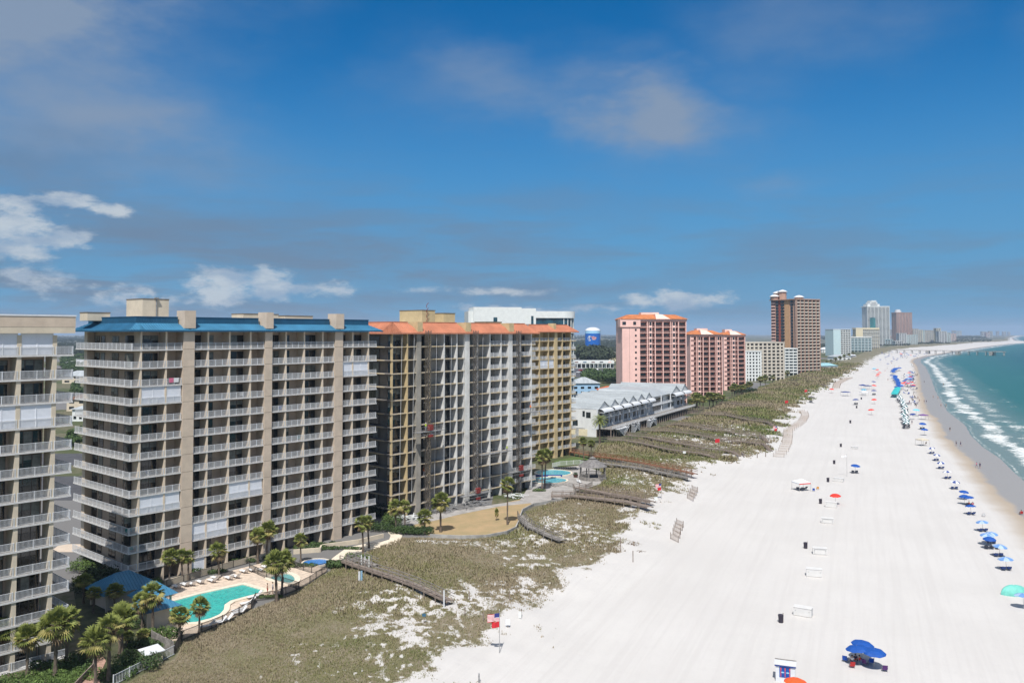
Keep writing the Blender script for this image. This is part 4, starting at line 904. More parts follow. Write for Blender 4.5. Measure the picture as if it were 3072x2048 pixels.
for px, py, n in spots:
    x_, y_ = P(px, py); l = f'{n} car parked {"behind" if py < 1100 else "in front of"} the long white shop row'
    if n not in used: o = cars[n]; used.add(n); o.location = (x_, y_, .05); o.rotation_euler = (0,0,rng.choice([0,.1,1.5])); tag(o, l, 'car', f'{n} cars by the shop row')
    else: copy_tree(cars[n], (x_, y_, .05), rng.choice([0,.1,1.5]), label=l, group=f'{n} cars by the shop row')
    if n not in ('x',): tag(cars[n], f'{n} car parked at the long white shop row', 'car', f'{n} cars by the shop row')
for o in list(bpy.data.objects):
    if o.name.startswith('parked_car') and o.parent is None: o['label'] = o['group'].split(' ')[0] + ' car parked at the long white shop row'
# low buildings beside the dunes beyond the brown tower, and roofs seen through the left gap
hip_house('aqua roofed low beach bar beyond the brown tower', 2462, 1108, 22, 14, 4, 3, M['pale'], mat('aqua_roof', (.28,.48,.52), .6, .1), 70, 'building', 'beach_bar')
hip_house('low pale pavilion beside the white hotel foot', 2500, 1080, 30, 14, 5, 3, M['pale'], M['grayroof'], 72, 'building', 'pavilion')
hip_house('small white open tent roof on the dune edge', 2556, 1071, 7, 7, 2.6, 2.6, M['white'], M['white'], 70, 'pavilion', 'pavilion', wins=1)
hip_house('white roofed house right behind the brown tower', 2464, 1058, 26, 16, 7, 4, M['pale'], M['white'], 80)
hip_house('tan house seen through the gap left of the blue roofed condominium, nearest one', 205, 1232, 20, 14, 6, 3, M['tan2'], mat('brown_shingle', (.17,.09,.06), .9, .2), 88)
hip_house('white garage seen through the gap left of the blue roofed condominium', 222, 1262, 10, 8, 5.5, 1.5, M['pale'], M['grayroof'], 88)
hip_house('grey roofed house higher in the gap between the two left condominiums', 190, 1150, 30, 16, 6, 4, M['tan2'], M['grayroof'], 88)
hip_house('white roofed house farthest in the gap between the two left condominiums', 200, 1100, 30, 16, 5, 3, M['pale'], M['white'], 88)
sheet('road', [P(120,1395), P(260,1395), P(260,1360), P(120,1360)], .03, asph, 'asphalt street behind the condominiums', 'street')
sheet('parking_lot', [P(100,1500), P(262,1500), P(262,1428), P(100,1428)], .03, asph, 'asphalt parking behind the condominiums', 'car park')
sheet('terrace', [P(150,1655), P(262,1655), P(262,1632), P(180,1632)], .05, M['tan'], 'tan paved terrace between the two left condominiums', 'terrace')
# =================================================================== POOL GARDEN
def PP(l, z=0.0): return [P(a, b, z) for a, b in l]
paver = mat('tan_pavers', (.60,.49,.39), .85, .12, 1.4, bump=.2); cop = mat('pool_coping', (.70,.62,.50), .8, .06, 1.0)
def water_mat(name, c1, c2):
    m = mat(name, c1, .05, .1, 2.2, col2=c2, spec=.6, bump=.5); return m
def offset(poly, d):
    if area(poly) < 0: poly = poly[::-1]
    out = []; n = len(poly)
    for i in range(n):
        a, b, c = Vector(poly[i-1]), Vector(poly[i]), Vector(poly[(i+1)%n]); e1 = (b-a).normalized(); e2 = (c-b).normalized()
        nn = (Vector((e1.y,-e1.x))+Vector((e2.y,-e2.x))); nn = nn/max(.4, nn.length_squared/2)/1.0 if nn.length > .01 else nn
        out.append((b.x+nn.x*d, b.y+nn.y*d))
    return out
def smooth_poly(pts, it=2):
    for _ in range(it):
        o = []
        for i in range(len(pts)):
            a, b = pts[i], pts[(i+1)%len(pts)]; o += [(a[0]*.75+b[0]*.25, a[1]*.75+b[1]*.25), (a[0]*.25+b[0]*.75, a[1]*.25+b[1]*.75)]
        pts = o
    return pts
def pool(label, pts, wm, z=.12, w=.55):
    if area(pts) < 0: pts = pts[::-1]
    cx = sum(p[0] for p in pts)/len(pts); cy = sum(p[1] for p in pts)/len(pts); L_ = lambda q: [(x-cx, y-cy) for x, y in q]
    root = empty('swimming_pool', (cx, cy, 0), 0, label, 'swimming pool')
    a = L_(pts); b = L_(offset(pts, w)); r = MB(); n = len(a); zz = z+.06
    for i in range(n):
        j = (i+1)%n; r.face([(*a[i],zz),(*b[i],zz),(*b[j],zz),(*a[j],zz)]); r.face([(*b[i],zz),(*b[i],0),(*b[j],0),(*b[j],zz)]); r.face([(*a[j],zz),(*a[j],z-.2),(*a[i],z-.2),(*a[i],zz)])
    r.build('coping', cop, root); q = MB(); q.face([(*p, z-.06) for p in a]); q.build('water_surface', wm, root); return root
turq = water_mat('pool_water_turquoise', (.04,.50,.44), (.012,.28,.27)); aqua = water_mat('pool_water_pale', (.12,.36,.36), (.09,.30,.31)); bluew = water_mat('pool_water_blue', (.02,.20,.55), (.02,.15,.45)); skyw = water_mat('pool_water_sky', (.06,.42,.52), (.04,.34,.46))
deck = [(470,1800),(500,1772),(600,1742),(700,1711),(800,1686),(861,1690),(981,1706),(979,1713),(930,1745),(888,1767),(826,1791),(779,1786),(758,1806),(752,1824),(717,1843),(667,1868),(605,1893),(546,1917),(500,1925),(470,1890)]
sheet('pool_deck', PP(deck), .10, paver, 'tan paved sun deck around the turquoise pool', 'deck')
mp_ = [(487,1814),(600,1783),(729,1755),(795,1774),(771,1783),(728,1794),(692,1804),(674,1816),(671,1832),(659,1845),(632,1857),(589,1868),(545,1871),(516,1853),(498,1835)]
pool('large turquoise pool with a curved side, below the tan condominium', PP(mp_, .1), turq, .24, .8)
pool('small pale green pool behind the pool fence', smooth_poly(PP([(800,1735),(857,1720),(878,1728),(887,1741),(872,1752),(845,1746)], .1)), aqua, .24, .9)
kc = P(948, 1690); pool('round deep blue paddling pool with a pale rim', [(kc[0]+2.2*math.cos(2*math.pi*i/24), kc[1]+2.2*math.sin(2*math.pi*i/24)) for i in range(24)], bluew, .24, .3)
path_pts = [(975,1695),(1000,1672),(1040,1643),(1090,1632),(1140,1627),(1168,1618),(1172,1606),(1163,1596),(1180,1596),(1207,1606),(1203,1618),(1170,1637),(1110,1648),(1050,1661),(1022,1680),(1010,1697),(985,1704)]
sheet('path', PP(path_pts), .07, cop, 'pale curving garden path', 'path')
brick = mat('red_brick_paving', (.40,.25,.19), .9, .15, 3)
sheet('path', PP([(271,1952),(295,1948),(318,1983),(305,2010),(292,2100),(215,2100),(235,2050),(264,2002),(279,1979)]), .07, brick, 'pinkish brick path between the palms at lower left', 'path')
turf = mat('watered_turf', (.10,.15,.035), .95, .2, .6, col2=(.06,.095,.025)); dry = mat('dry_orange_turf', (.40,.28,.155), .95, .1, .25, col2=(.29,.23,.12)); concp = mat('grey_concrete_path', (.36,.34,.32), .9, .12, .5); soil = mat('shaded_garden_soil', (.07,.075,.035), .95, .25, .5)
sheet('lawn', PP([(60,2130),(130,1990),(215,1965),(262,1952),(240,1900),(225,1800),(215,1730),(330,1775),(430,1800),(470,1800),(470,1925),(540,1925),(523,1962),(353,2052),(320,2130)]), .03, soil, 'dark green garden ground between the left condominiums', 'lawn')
sheet('lawn', PP([(60,2040),(215,1980),(235,1990),(250,2010),(215,2100),(60,2100)]), .055, turf, 'bright strip of lawn before the left condominium', 'lawn')
sheet('lawn', PP([(1235,1578),(1283,1605),(1383,1612),(1459,1610),(1520,1598),(1547,1583),(1553,1562),(1565,1535),(1590,1518),(1650,1505),(1700,1478),(1640,1478),(1590,1490),(1497,1512),(1383,1535),(1300,1545)]), .05, dry, 'dry orange lawn in front of the stripped condominium', 'lawn')
sheet('path', PP([(1225,1577),(1306,1561),(1383,1542),(1497,1519),(1600,1508),(1640,1500),(1640,1490),(1590,1497),(1497,1511),(1383,1529),(1320,1538),(1235,1556)]), .08, concp, 'grey concrete path below the stripped condominium', 'path')
sheet('lawn', PP([(1655,1400),(1665,1382),(1745,1366),(1770,1372),(1765,1385),(1740,1392)]), .06, turf, 'small green lawn at the foot of the yellow condominium', 'lawn')
sheet('pool_deck', PP([(1560,1500),(1600,1440),(1640,1410),(1668,1404),(1745,1396),(1805,1415),(1812,1437),(1800,1452),(1765,1463),(1727,1472),(1731,1488),(1700,1502),(1640,1513),(1600,1512)]), .10, concp, 'grey sun deck around the twin round pools', 'deck')
def ell(px, py, rx, ry, n=28, a0=0, a1=2*math.pi):
    x, y = P(px, py, .1); return [(x+rx*math.cos(a0+(a1-a0)*i/n), y+ry*math.sin(a0+(a1-a0)*i/n)) for i in range(n)]
pool('upper round sky blue pool on the grey sun deck', ell(1660, 1419, 5.0, 5.2), skyw, .28, .5)
pool('lower round sky blue pool nearer the camera on the grey sun deck', ell(1642, 1441, 5.2, 4.6), skyw, .24, .5)
x_, y_ = P(1648, 1428.5, .1); q = MB().box(-4.2, 3.6, -.15, .15, 0, .45).build('pool_wall', mat('deep_blue_tile', (.01,.04,.25), .3, .1), None, (x_, y_, .1), .0); tag(q, 'dark blue tiled wall between the twin round pools', 'wall')

# retaining walls and fences ------------------------------------------------------
def strip(name, pts, w, h, m, label, cat, z=0.0, posts=None, pm=None, rails=None, grp=None):
    """a wall or fence that follows world points"""
    o = pts[0]; b = MB(); loc = [(p[0]-o[0], p[1]-o[1]) for p in pts]; root = empty(name, (o[0], o[1], z), 0, label, cat, grp)
    for (ax, ay), (bx, by) in zip(loc, loc[1:]):
        if rails:
            for zz in rails: b.bar((ax, ay, zz), (bx, by, zz), w, w*1.3)
        else: b.bar((ax, ay, h/2), (bx, by, h/2), w, h)
    b.build('rail' if rails else 'panel', m, root)
    if posts:
        pme = MB().box(-w, w, -w, w, 0, h+.08).mesh('post', pm or m); cnt = 0; acc = 0
        for (ax, ay), (bx, by) in zip(loc, loc[1:]):
            L_ = math.hypot(bx-ax, by-ay); t = (posts - acc) if cnt else 0
            while t < L_:
                if cnt < 95: ob('post', pme, root, (ax+(bx-ax)*t/L_, ay+(by-ay)*t/L_, 0))
                cnt += 1; t += posts
            acc = (L_ - (t-posts)) if L_ else acc
    return root
def picket(name, pts, h, m, label, cat, step=.14, z=0.0, t=.03, postm=None, grp=None):
    o = pts[0]; b = MB(); root = empty(name, (o[0], o[1], z), 0, label, cat, grp); pb = MB()
    for (ax, ay), (bx, by) in zip(pts, pts[1:]):
        ax -= o[0]; bx -= o[0]; ay -= o[1]; by -= o[1]; L_ = math.hypot(bx-ax, by-ay)
        for zz in (.12, h-.05): b.bar((ax, ay, zz), (bx, by, zz), .05, .06)
        n = int(L_/step)
        for i in range(n): x_, y_ = ax+(bx-ax)*i/n, ay+(by-ay)*i/n; b.box(x_-t/2, x_+t/2, y_-t/2, y_+t/2, .1, h)
        for i in range(max(1, int(L_/2.2))): x_, y_ = ax+(bx-ax)*i/max(1, int(L_/2.2)), ay+(by-ay)*i/max(1, int(L_/2.2)); pb.box(x_-.05, x_+.05, y_-.05, y_+.05, 0, h+.06)
    b.build('railing', m, root); pb.build('posts', postm or m, root); return root
blk = mat('dark_bronze_metal', (.055,.05,.045), .5, .1)
picket('pool_fence', PP([(523,1962),(546,1920),(605,1897),(667,1872),(717,1847),(754,1826),(766,1803),(826,1796),(888,1772),(930,1750),(983,1714)]), 1.25, blk, 'dark metal fence between the pool deck and the dune grass', 'fence')
picket('pool_fence', PP([(748,1712),(800,1736),(850,1753),(900,1769)]), 1.2, blk, 'dark metal fence cutting across the deck between two pools', 'fence')
picket('pool_fence', PP([(861,1697),(935,1720),(975,1708)]), 1.2, blk, 'dark metal fence beside the round blue paddling pool', 'fence')
picket('pool_fence', PP([(500,1762),(600,1732),(700,1702),(780,1680)]), 1.2, blk, 'dark metal fence behind the row of white loungers', 'fence')
picket('garden_fence', PP([(340,2056),(523,1963)]), 1.2, M['white'], 'white rail fence between the garden and the dune at lower left', 'fence', step=.22)
picket('garden_fence', PP([(235,1990),(265,1945)]), 1.1, M['wood'], 'short wooden gate beside the brick path', 'gate')
strip('wooden_wall', PP([(218,2075),(250,2040),(279,2010),(283,1984)]), .12, .8, M['wood'], 'low dark wooden retaining wall along the brick path', 'wall')
strip('wooden_fence', PP([(455,1925),(490,1945),(521,1960)]), .06, 1.5, M['woodg'], 'grey board fence beside the white garden fence', 'fence', posts=2)
strip('retaining_wall', PP([(495,1757),(600,1727),(700,1697),(803,1672),(865,1668)]), .3, .9, M['tan2'], 'cream planter wall below the tan condominium, poolside', 'wall')
strip('retaining_wall', PP([(880,1661),(960,1655),(965,1645),(1075,1630),(1150,1612)]), .3, .8, M['tan2'], 'cream planter wall below the tan condominium, right of the paddling pool', 'wall')
strip('retaining_wall', PP([(1290,1612),(1383,1616),(1459,1614),(1520,1602),(1548,1588),(1556,1570)]), .25, .7, M['conc'], 'curved low wall around the dry orange lawn', 'wall')
strip('retaining_wall', PP([(1558,1560),(1568,1535),(1600,1518),(1660,1507),(1704,1502)]), .25, .7, M['conc'], 'curved low wall from the dry lawn to the boardwalks', 'wall')
picket('pool_fence', PP([(1657,1402),(1680,1396),(1740,1392),(1772,1400)]), 1.3, M['white'], 'white picket fence behind the twin round pools', 'fence', step=.3, t=.07)
picket('pool_fence', PP([(1560+80/3,1440),(1665,1462),(1690,1455),(1718,1462),(1729,1478),(1722,1490),(1690,1498)]), 1.1, M['woodg'], 'grey railing that curves around the end of the grey deck', 'fence', step=.3, t=.07)
picket('pool_fence', PP([(1729,1474),(1757,1466),(1777,1455),(1776,1444)]), 1.0, M['woodg'], 'short grey railing below the gazebo', 'fence', step=.3, t=.07)

# boardwalks -------------------------------------------------------------------
def boardwalk(label, px, m, h=.9, w=1.7, stairs=0, railh=1.0, mr=None):
    pts = [G(a, b) for a, b in px]; o = pts[0]; root = empty('boardwalk', (o[0], o[1], 0), 0, label, 'boardwalk')
    loc = []
    for (a, b) in zip(pts, pts[1:]):
        n = max(1, int(math.dist(a[:2], b[:2])/2.4))
        for i in range(n): t = i/n; x, y = a[0]+(b[0]-a[0])*t, a[1]+(b[1]-a[1])*t; loc.append((x-o[0], y-o[1]))
    loc.append((pts[-1][0]-o[0], pts[-1][1]-o[1]))
    zs = [max(GZ(x+o[0], y+o[1]), -.2)+h for x, y in loc]
    zs = [sum(zs[max(0,i-2):i+3])/len(zs[max(0,i-2):i+3]) for i in range(len(zs))]
    ns = stairs
    for i in range(ns): zs[-1-i] = GZ(loc[-1-i][0]+o[0], loc[-1-i][1]+o[1]) + .15 + (h-.15)*i/ns
    dk = MB(); rl = MB(); pm = MB().box(-.07, .07, -.07, .07, -h-.6, railh).mesh('post', m); cnt = 0
    for i in range(len(loc)-1):
        ax, ay = loc[i]; bx, by = loc[i+1]; d = Vector((bx-ax, by-ay)).normalized(); nx, ny = -d.y*w/2, d.x*w/2
        dk.face([(ax-nx,ay-ny,zs[i]),(ax+nx,ay+ny,zs[i]),(bx+nx,by+ny,zs[i+1]),(bx-nx,by-ny,zs[i+1])][::-1]); dk.bar((ax-nx,ay-ny,zs[i]-.12),(bx-nx,by-ny,zs[i+1]-.12),.06,.22); dk.bar((ax+nx,ay+ny,zs[i]-.12),(bx+nx,by+ny,zs[i+1]-.12),.06,.22)
        for k in range(6): t = k/6; x, y, z = ax+(bx-ax)*t, ay+(by-ay)*t, zs[i]+(zs[i+1]-zs[i])*t; dk.bar((x-nx,y-ny,z+.015),(x+nx,y+ny,z+.015),.3,.03)
        for s_ in (-1, 1):
            for zz in (railh, railh*.55): rl.bar((ax+s_*nx,ay+s_*ny,zs[i]+zz),(bx+s_*nx,by+s_*ny,zs[i+1]+zz),.05,.10)
            if cnt < 96: ob('post', pm, root, (ax+s_*nx*1.04, ay+s_*ny*1.04, zs[i])); cnt += 1
    dk.build('deck', m, root); rl.build('railing', mr or m, root); return root
boardwalk('weathered dark boardwalk crossing the nearest dune to the beach path', [(1030,1700),(1126,1728),(1250,1772),(1352,1815)], M['wood'], .8, 1.2, 0, .9, M['woodg'])
boardwalk('short grey boardwalk stub with benches at the top of the nearest dune', [(1046,1700),(1080,1692),(1122,1702)], M['woodg'], .7, 1.6)
boardwalk('grey curved boardwalk descending beside the dry lawn', [(1563,1557),(1570,1572),(1592,1592),(1640,1615),(1689,1632)], M['woodg'], .8, 1.4)
boardwalk('near boardwalk of the pair leaving the grey sun deck', [(1656,1500),(1719,1500),(1792,1506),(1880,1518),(1951,1535)], M['wood'], 1.0, 1.8)
boardwalk('rear boardwalk of the pair leaving the grey sun deck', [(1730,1474),(1819,1490),(1900,1505),(1958,1518)], M['wood'], 1.0, 1.6)
boardwalk('reddish brown long boardwalk from the yellow condominium to the beach', [(1700,1362),(1759,1374),(1825,1384),(1941,1404),(2087,1436)], M['woodr'], 1.2, 1.6)
boardwalk('grey boardwalk from the gazebo to the beach, below the reddish one', [(1800,1396),(1870,1405),(1935,1414),(2070,1446)], M['woodg'], .9, 1.5)
for k, (l, pp, st) in enumerate([('nearest boardwalk of the townhouse row, starting at the palm', [(1806,1325),(1870,1330),(1948,1342),(2047,1362),(2140,1374),(2160,1379)], 3),
    ('second nearest boardwalk of the townhouse row, passing the red flag', [(1880,1312),(1986,1330),(2110,1352),(2195,1361),(2218,1371)], 3),
    ('middle boardwalk of the townhouse row, with stairs at its beach end', [(1925,1297),(2063,1307),(2200,1331),(2290,1341),(2312,1353)], 3),
    ('fourth boardwalk of the townhouse row, counted from the camera', [(1980,1282),(2101,1288),(2200,1305),(2285,1318),(2304,1328)], 3),
    ('farthest boardwalk of the townhouse row, bending over a dune crest', [(2070,1245),(2120,1247),(2178,1250),(2237,1264),(2300,1272),(2322,1283)], 3),
    ('thin distant boardwalk over the dune beyond the pink blocks', [(2160,1214),(2235,1222),(2270,1224)], 0), ('short distant boardwalk ending beside a red umbrella', [(2462,1158),(2476,1161),(2486,1164)], 0)]):
    boardwalk(l, pp, M['wood'], 1.2 if k < 5 else .8, 1.45, st)
# slatted sand fence panels ------------------------------------------------------
fm = MB(); fl_w = 3.0
for i in range(20): fm.box(i*fl_w/20, i*fl_w/20+.05, -.01, .01, 0, 1.15)
for zz in (.25, .95): fm.box(0, fl_w, -.02, .02, zz, zz+.04)
fpm = MB().box(-.05, .05, -.05, .05, 0, 1.35).mesh('post', M['wood']); fme = fm.mesh('slats', mat('sand_fence_slats', (.47,.40,.35), .9, .15))
def sand_fence(x, y, rz, sc, label, grp):
    r = empty('sand_fence', (x, y, GZ(x, y)-.05), rz, label, 'sand fence', grp); r.scale = (sc, sc, 1)
    ob('slats', fme, r); ob('post', fpm, r, (0,0,0)); ob('post', fpm, r, (fl_w,0,0)); return r
def fence_group(cs, where, grp):
    for i, (a, b, c_, d_) in enumerate(cs):
        p, q = P(a, b), P(c_, d_); rz = math.atan2(q[1]-p[1], q[0]-p[0]); L_ = math.hypot(q[0]-p[0], q[1]-p[1])
        sand_fence(p[0], p[1], rz, L_/fl_w, f'slatted sand fence panel, {["nearest","second nearest","third","fourth","farthest"][i]} of the {where}', grp)
fence_group([(2012,1616,2035,1627),(2019,1604.5,2040,1615),(2022,1594,2042,1604),(2025.5,1583,2047,1592.5),(2030,1574,2050,1583)], 'five-panel row closer to the camera', 'sand fence panels in the nearer row')
fence_group([(2062,1500.5,2080,1507.5),(2067,1492,2085,1499.5),(2071,1484.5,2089,1491),(2076,1476,2093,1483)], 'four-panel row farther up the beach', 'sand fence panels in the farther row')
fence_group([(2209,1378,2215.5,1383),(2225,1373,2232,1379)], 'pair of small panels beside the boardwalk stairs', 'pair of small sand fence panels')
run = [(2320,1371),(2335,1356),(2346,1337),(2350,1316),(2352,1298),(2376,1282),(2395,1266),(2405,1250),(2402,1240),(2384,1233)]
pw = [P(*p) for p in run]; idx = 0
for (a, b) in zip(pw, pw[1:]):
    L_ = math.dist(a, b); n = max(1, int(L_/4.6)); ang_ = math.atan2(b[1]-a[1], b[0]-a[0])
    for i in range(n): sand_fence(a[0]+(b[0]-a[0])*i/n, a[1]+(b[1]-a[1])*i/n, R(-14), 1.1, 'slatted panel in the long stepped sand fence that snakes up the beach', 'panels of the long stepped sand fence')
pw = [P(*p) for p in [(2497,1165),(2503,1152),(2516,1145),(2530,1139),(2543,1134)]]
for (a, b) in zip(pw, pw[1:]):
    n = max(1, int(math.dist(a, b)/5))
    for i in range(n): sand_fence(a[0]+(b[0]-a[0])*i/n, a[1]+(b[1]-a[1])*i/n, R(-14), 1.6, 'slatted panel in the distant curved sand fence', 'panels of the distant sand fence')
# lone posts of the rope line on the dune edge
pm_ = MB().box(-.07,.07,-.07,.07,-.3,1.2).mesh('rope_post', M['wood'])
for a, b, c_ in [(1395,1846,1),(1450,1862,1),(1564,1852,1),(1528,1800,.9),(1408,1798,1),(1862,1655,2.2),(1899,1685,1.6),(1500,1300,1)][:7]:
    x, y, z = G(a, b); o = ob('rope_post', pm_, None, (x, y, z)); o.scale = (1,1,c_); tag(o, 'dark wooden post standing in the dune edge' if c_ < 1.5 else ('tall dark post beside the brown dune mound' if c_ > 2 else 'dark post on open sand below the brown dune mound'), 'post', 'rope line posts' if c_ < 1.5 else None)
for a, b, c_, l in [(2272,1373,1,''),(2297,1370,1,''),(2340,1282,1,''),(2346,1284,1,''),(2305,1299,1,''),(2310,1318,1,''),(2344,1256,1,'')]:
    x, y, z = G(a, b); o = ob('rope_post', pm_, None, (x, y, z)); o.scale = (1.5,1.5,1.2); tag(o, 'thin dark post near the stairs of the townhouse boardwalks', 'post', 'posts by the townhouse boardwalks')
x, y, z = G(1332, 1822); o = MB().box(-.09,.09,-.09,.09,0,2.4).build('marker_post', M['white'], None, (x,y,z)); tag(o, 'tall white post beside the nearest dune boardwalk', 'post')
x, y, z = G(1437, 2046); o = MB().box(-.09,.09,-.09,.09,0,1.0).build('marker_post', M['steel'], None, (x,y,z)); tag(o, 'grey post at the bottom edge on the sand', 'post')
def signpost(px, py, w, h, z0, m, label):
    x, y, z = G(px, py); r = empty('sign', (x, y, z), 0, label, 'sign'); MB().box(-.05,.05,-.05,.05,0,z0+h).build('post', M['wood'], r); MB().box(-w/2,w/2,-.09,-.055,z0,z0+h).build('board', m, r)
signpost(1523.5, 1885, .55, .8, .5, M['shut'], 'pale notice board on a stubby post at the beach end of the rope path')
signpost(1272, 1868, .5, .4, .9, mat('blue_sign', (.05,.14,.22), .6, .1), 'small blue sign in the dune grass'); signpost(1560, 1857, .4, .9, .2, M['pale'], 'small white sign at the edge of the open sand')
signpost(1967, 1508, .8, .8, .6, M['pale'], 'white notice board at the end of the paired boardwalks'); signpost(2053, 1375, .9, .7, 1.6, M['pale'], 'pale sign over the nearest townhouse boardwalk')
x, y, z = G(1081, 1742); r = empty('towel_rack', (x, y, z), 0, 'pair of white and blue upright boards beside the nearest boardwalk', 'boards'); MB().box(-.32,-.04,-.04,.04,0,1.5).build('board', M['white'], r); MB().box(.04,.32,-.04,.04,0,1.6).build('board', mat('pale_blue_board', (.25,.42,.55), .5), r)
for a, b, c_, l in [(1084,1703,2.2,'left'),(1095,1703,1.9,'middle'),(1107,1704,2.0,'right')]:
    x, y, z = G(a, b); o = MB().box(-.07,.07,-.07,.07,0,c_).build('marker_post', M['pale'], None, (x,y,z)); tag(o, f'white post over the boardwalk stub, {l} of three', 'post', 'three white posts')

# gazebo -------------------------------------------------------------------------
x, y = P(1778, 1437); r = empty('gazebo', (x, y, 0), 0, 'octagonal grey wooden gazebo with pointed shingle roof beside the twin pools', 'gazebo')
def ngon(rad, z, n=8): return [(rad*math.cos(2*math.pi*(i+.5)/n), rad*math.sin(2*math.pi*(i+.5)/n), z) for i in range(n)]
b = MB(); e = ngon(4.1, 3.6); t = ngon(.9, 5.5); t2 = ngon(1.0, 5.7); ap = (0,0,6.3)
for i in range(8):
    j = (i+1)%8; b.face([e[i], e[j], t[j], t[i]]); b.face([t2[i], t2[j], ap]); 
b.face(e[::-1]); b.build('roof', mat('grey_shingles', (.20,.19,.185), .9, .2, 1.5), r)
MB().prism([p[:2] for p in ngon(3.9, 0)], 0, .7).build('platform', M['woodg'], r)
for p in ngon(3.5, 0): MB().box(p[0]-.13, p[0]+.13, p[1]-.13, p[1]+.13, .7, 3.6).build('pillar', M['woodg'], r)
b = MB(); e = ngon(3.7, 0)
for i in range(8):
    if i == 5: continue
    p, q = e[i], e[(i+1)%8]
    for zz in (.85, 1.7): b.bar((p[0],p[1],zz), (q[0],q[1],zz), .08, .1)
    for k in range(12): b.box(p[0]+(q[0]-p[0])*k/12-.03, p[0]+(q[0]-p[0])*k/12+.03, p[1]+(q[1]-p[1])*k/12-.03, p[1]+(q[1]-p[1])*k/12+.03, .7, 1.7)
b.build('railing', M['woodg'], r)

# poolside pavilions with blue roofs ----------------------------------------------
def pavilion(label, px, py, w, dp, h, rh, rz, wall, rm=None):
    x, y = P(px, py); r = empty('pool_pavilion', (x, y, 0), rz, label, 'pavilion'); MB().box(.5, w-.5, .5, dp-.5, 0, h).build('wall', wall, r)
    b = MB(); o = .7; e = [(-o,-o,h-.1),(w+o,-o,h-.1),(w+o,dp+o,h-.1),(-o,dp+o,h-.1)]; i = min(w, dp)/2-.05; t = [(i,i,h+rh),(w-i,i,h+rh),(w-i,dp-i,h+rh),(i,dp-i,h+rh)]
    for q in range(4): b.face([e[q], e[(q+1)%4], t[(q+1)%4], t[q]])
    b.face(t); b.face(e[::-1])
    for k in range(1, int((w+2*o)/.45)):
        X_ = -o+k*.45; f = min(1, (X_+o)/(i+o), (w+o-X_)/(i+o)); b.bar((X_,-o,h-.06), (X_,-o+(i+o)*f,h-.06+(rh+.1)*f), .04, .06)
    for k in range(1, int((dp+2*o)/.45)):
        Y_ = -o+k*.45; f = min(1, (Y_+o)/(i+o), (dp+o-Y_)/(i+o)); b.bar((-o,Y_,h-.06), (-o+(i+o)*f,Y_,h-.06+(rh+.1)*f), .04, .06)
    b.build('roof', rm or M['blueroof'], r)
    for X_, Y_ in ((.1,.1),(w-.1,.1),(.1,dp-.1),(w-.1,dp-.1)): MB().box(X_-.12,X_+.12,Y_-.12,Y_+.12,0,h-.1).build('pillar', M['tan2'], r)
    return r
pavilion('long blue metal roofed pool house in the shade of the tan condominium', 318, 1836, 7.0, 5.2, 2.6, 2.0, math.pi/2-A1, M['tan'])
pavilion('blue metal roofed bar pavilion at the end of the turquoise pool', 440, 1894, 3.9, 3.8, 2.7, 1.5, math.pi/2-A1, M['tan2'])
pavilion('connecting blue metal roof between the pool house and the pool', 432, 1852, 4.0, 3.2, 2.6, 1.7, math.pi/2-A1, M['tan'])
x, y = P(437, 2003); r = empty('shed', (x, y, 0), math.pi/2-A1, 'small cream shed with a white sloping roof at lower left', 'shed'); MB().box(0,2.1,0,1.5,0,1.5).build('wall', M['creamy'], r)
b = MB(); b.face([(-.2,-.2,1.55),(2.3,-.2,1.55),(2.3,1.7,1.85),(-.2,1.7,1.85)]); b.face([(-.2,-.2,1.48),(-.2,1.7,1.78),(2.3,1.7,1.78),(2.3,-.2,1.48)]); b.box(-.2,2.3,-.22,-.201,1.46,1.56); b.build('roof', M['white'], r)

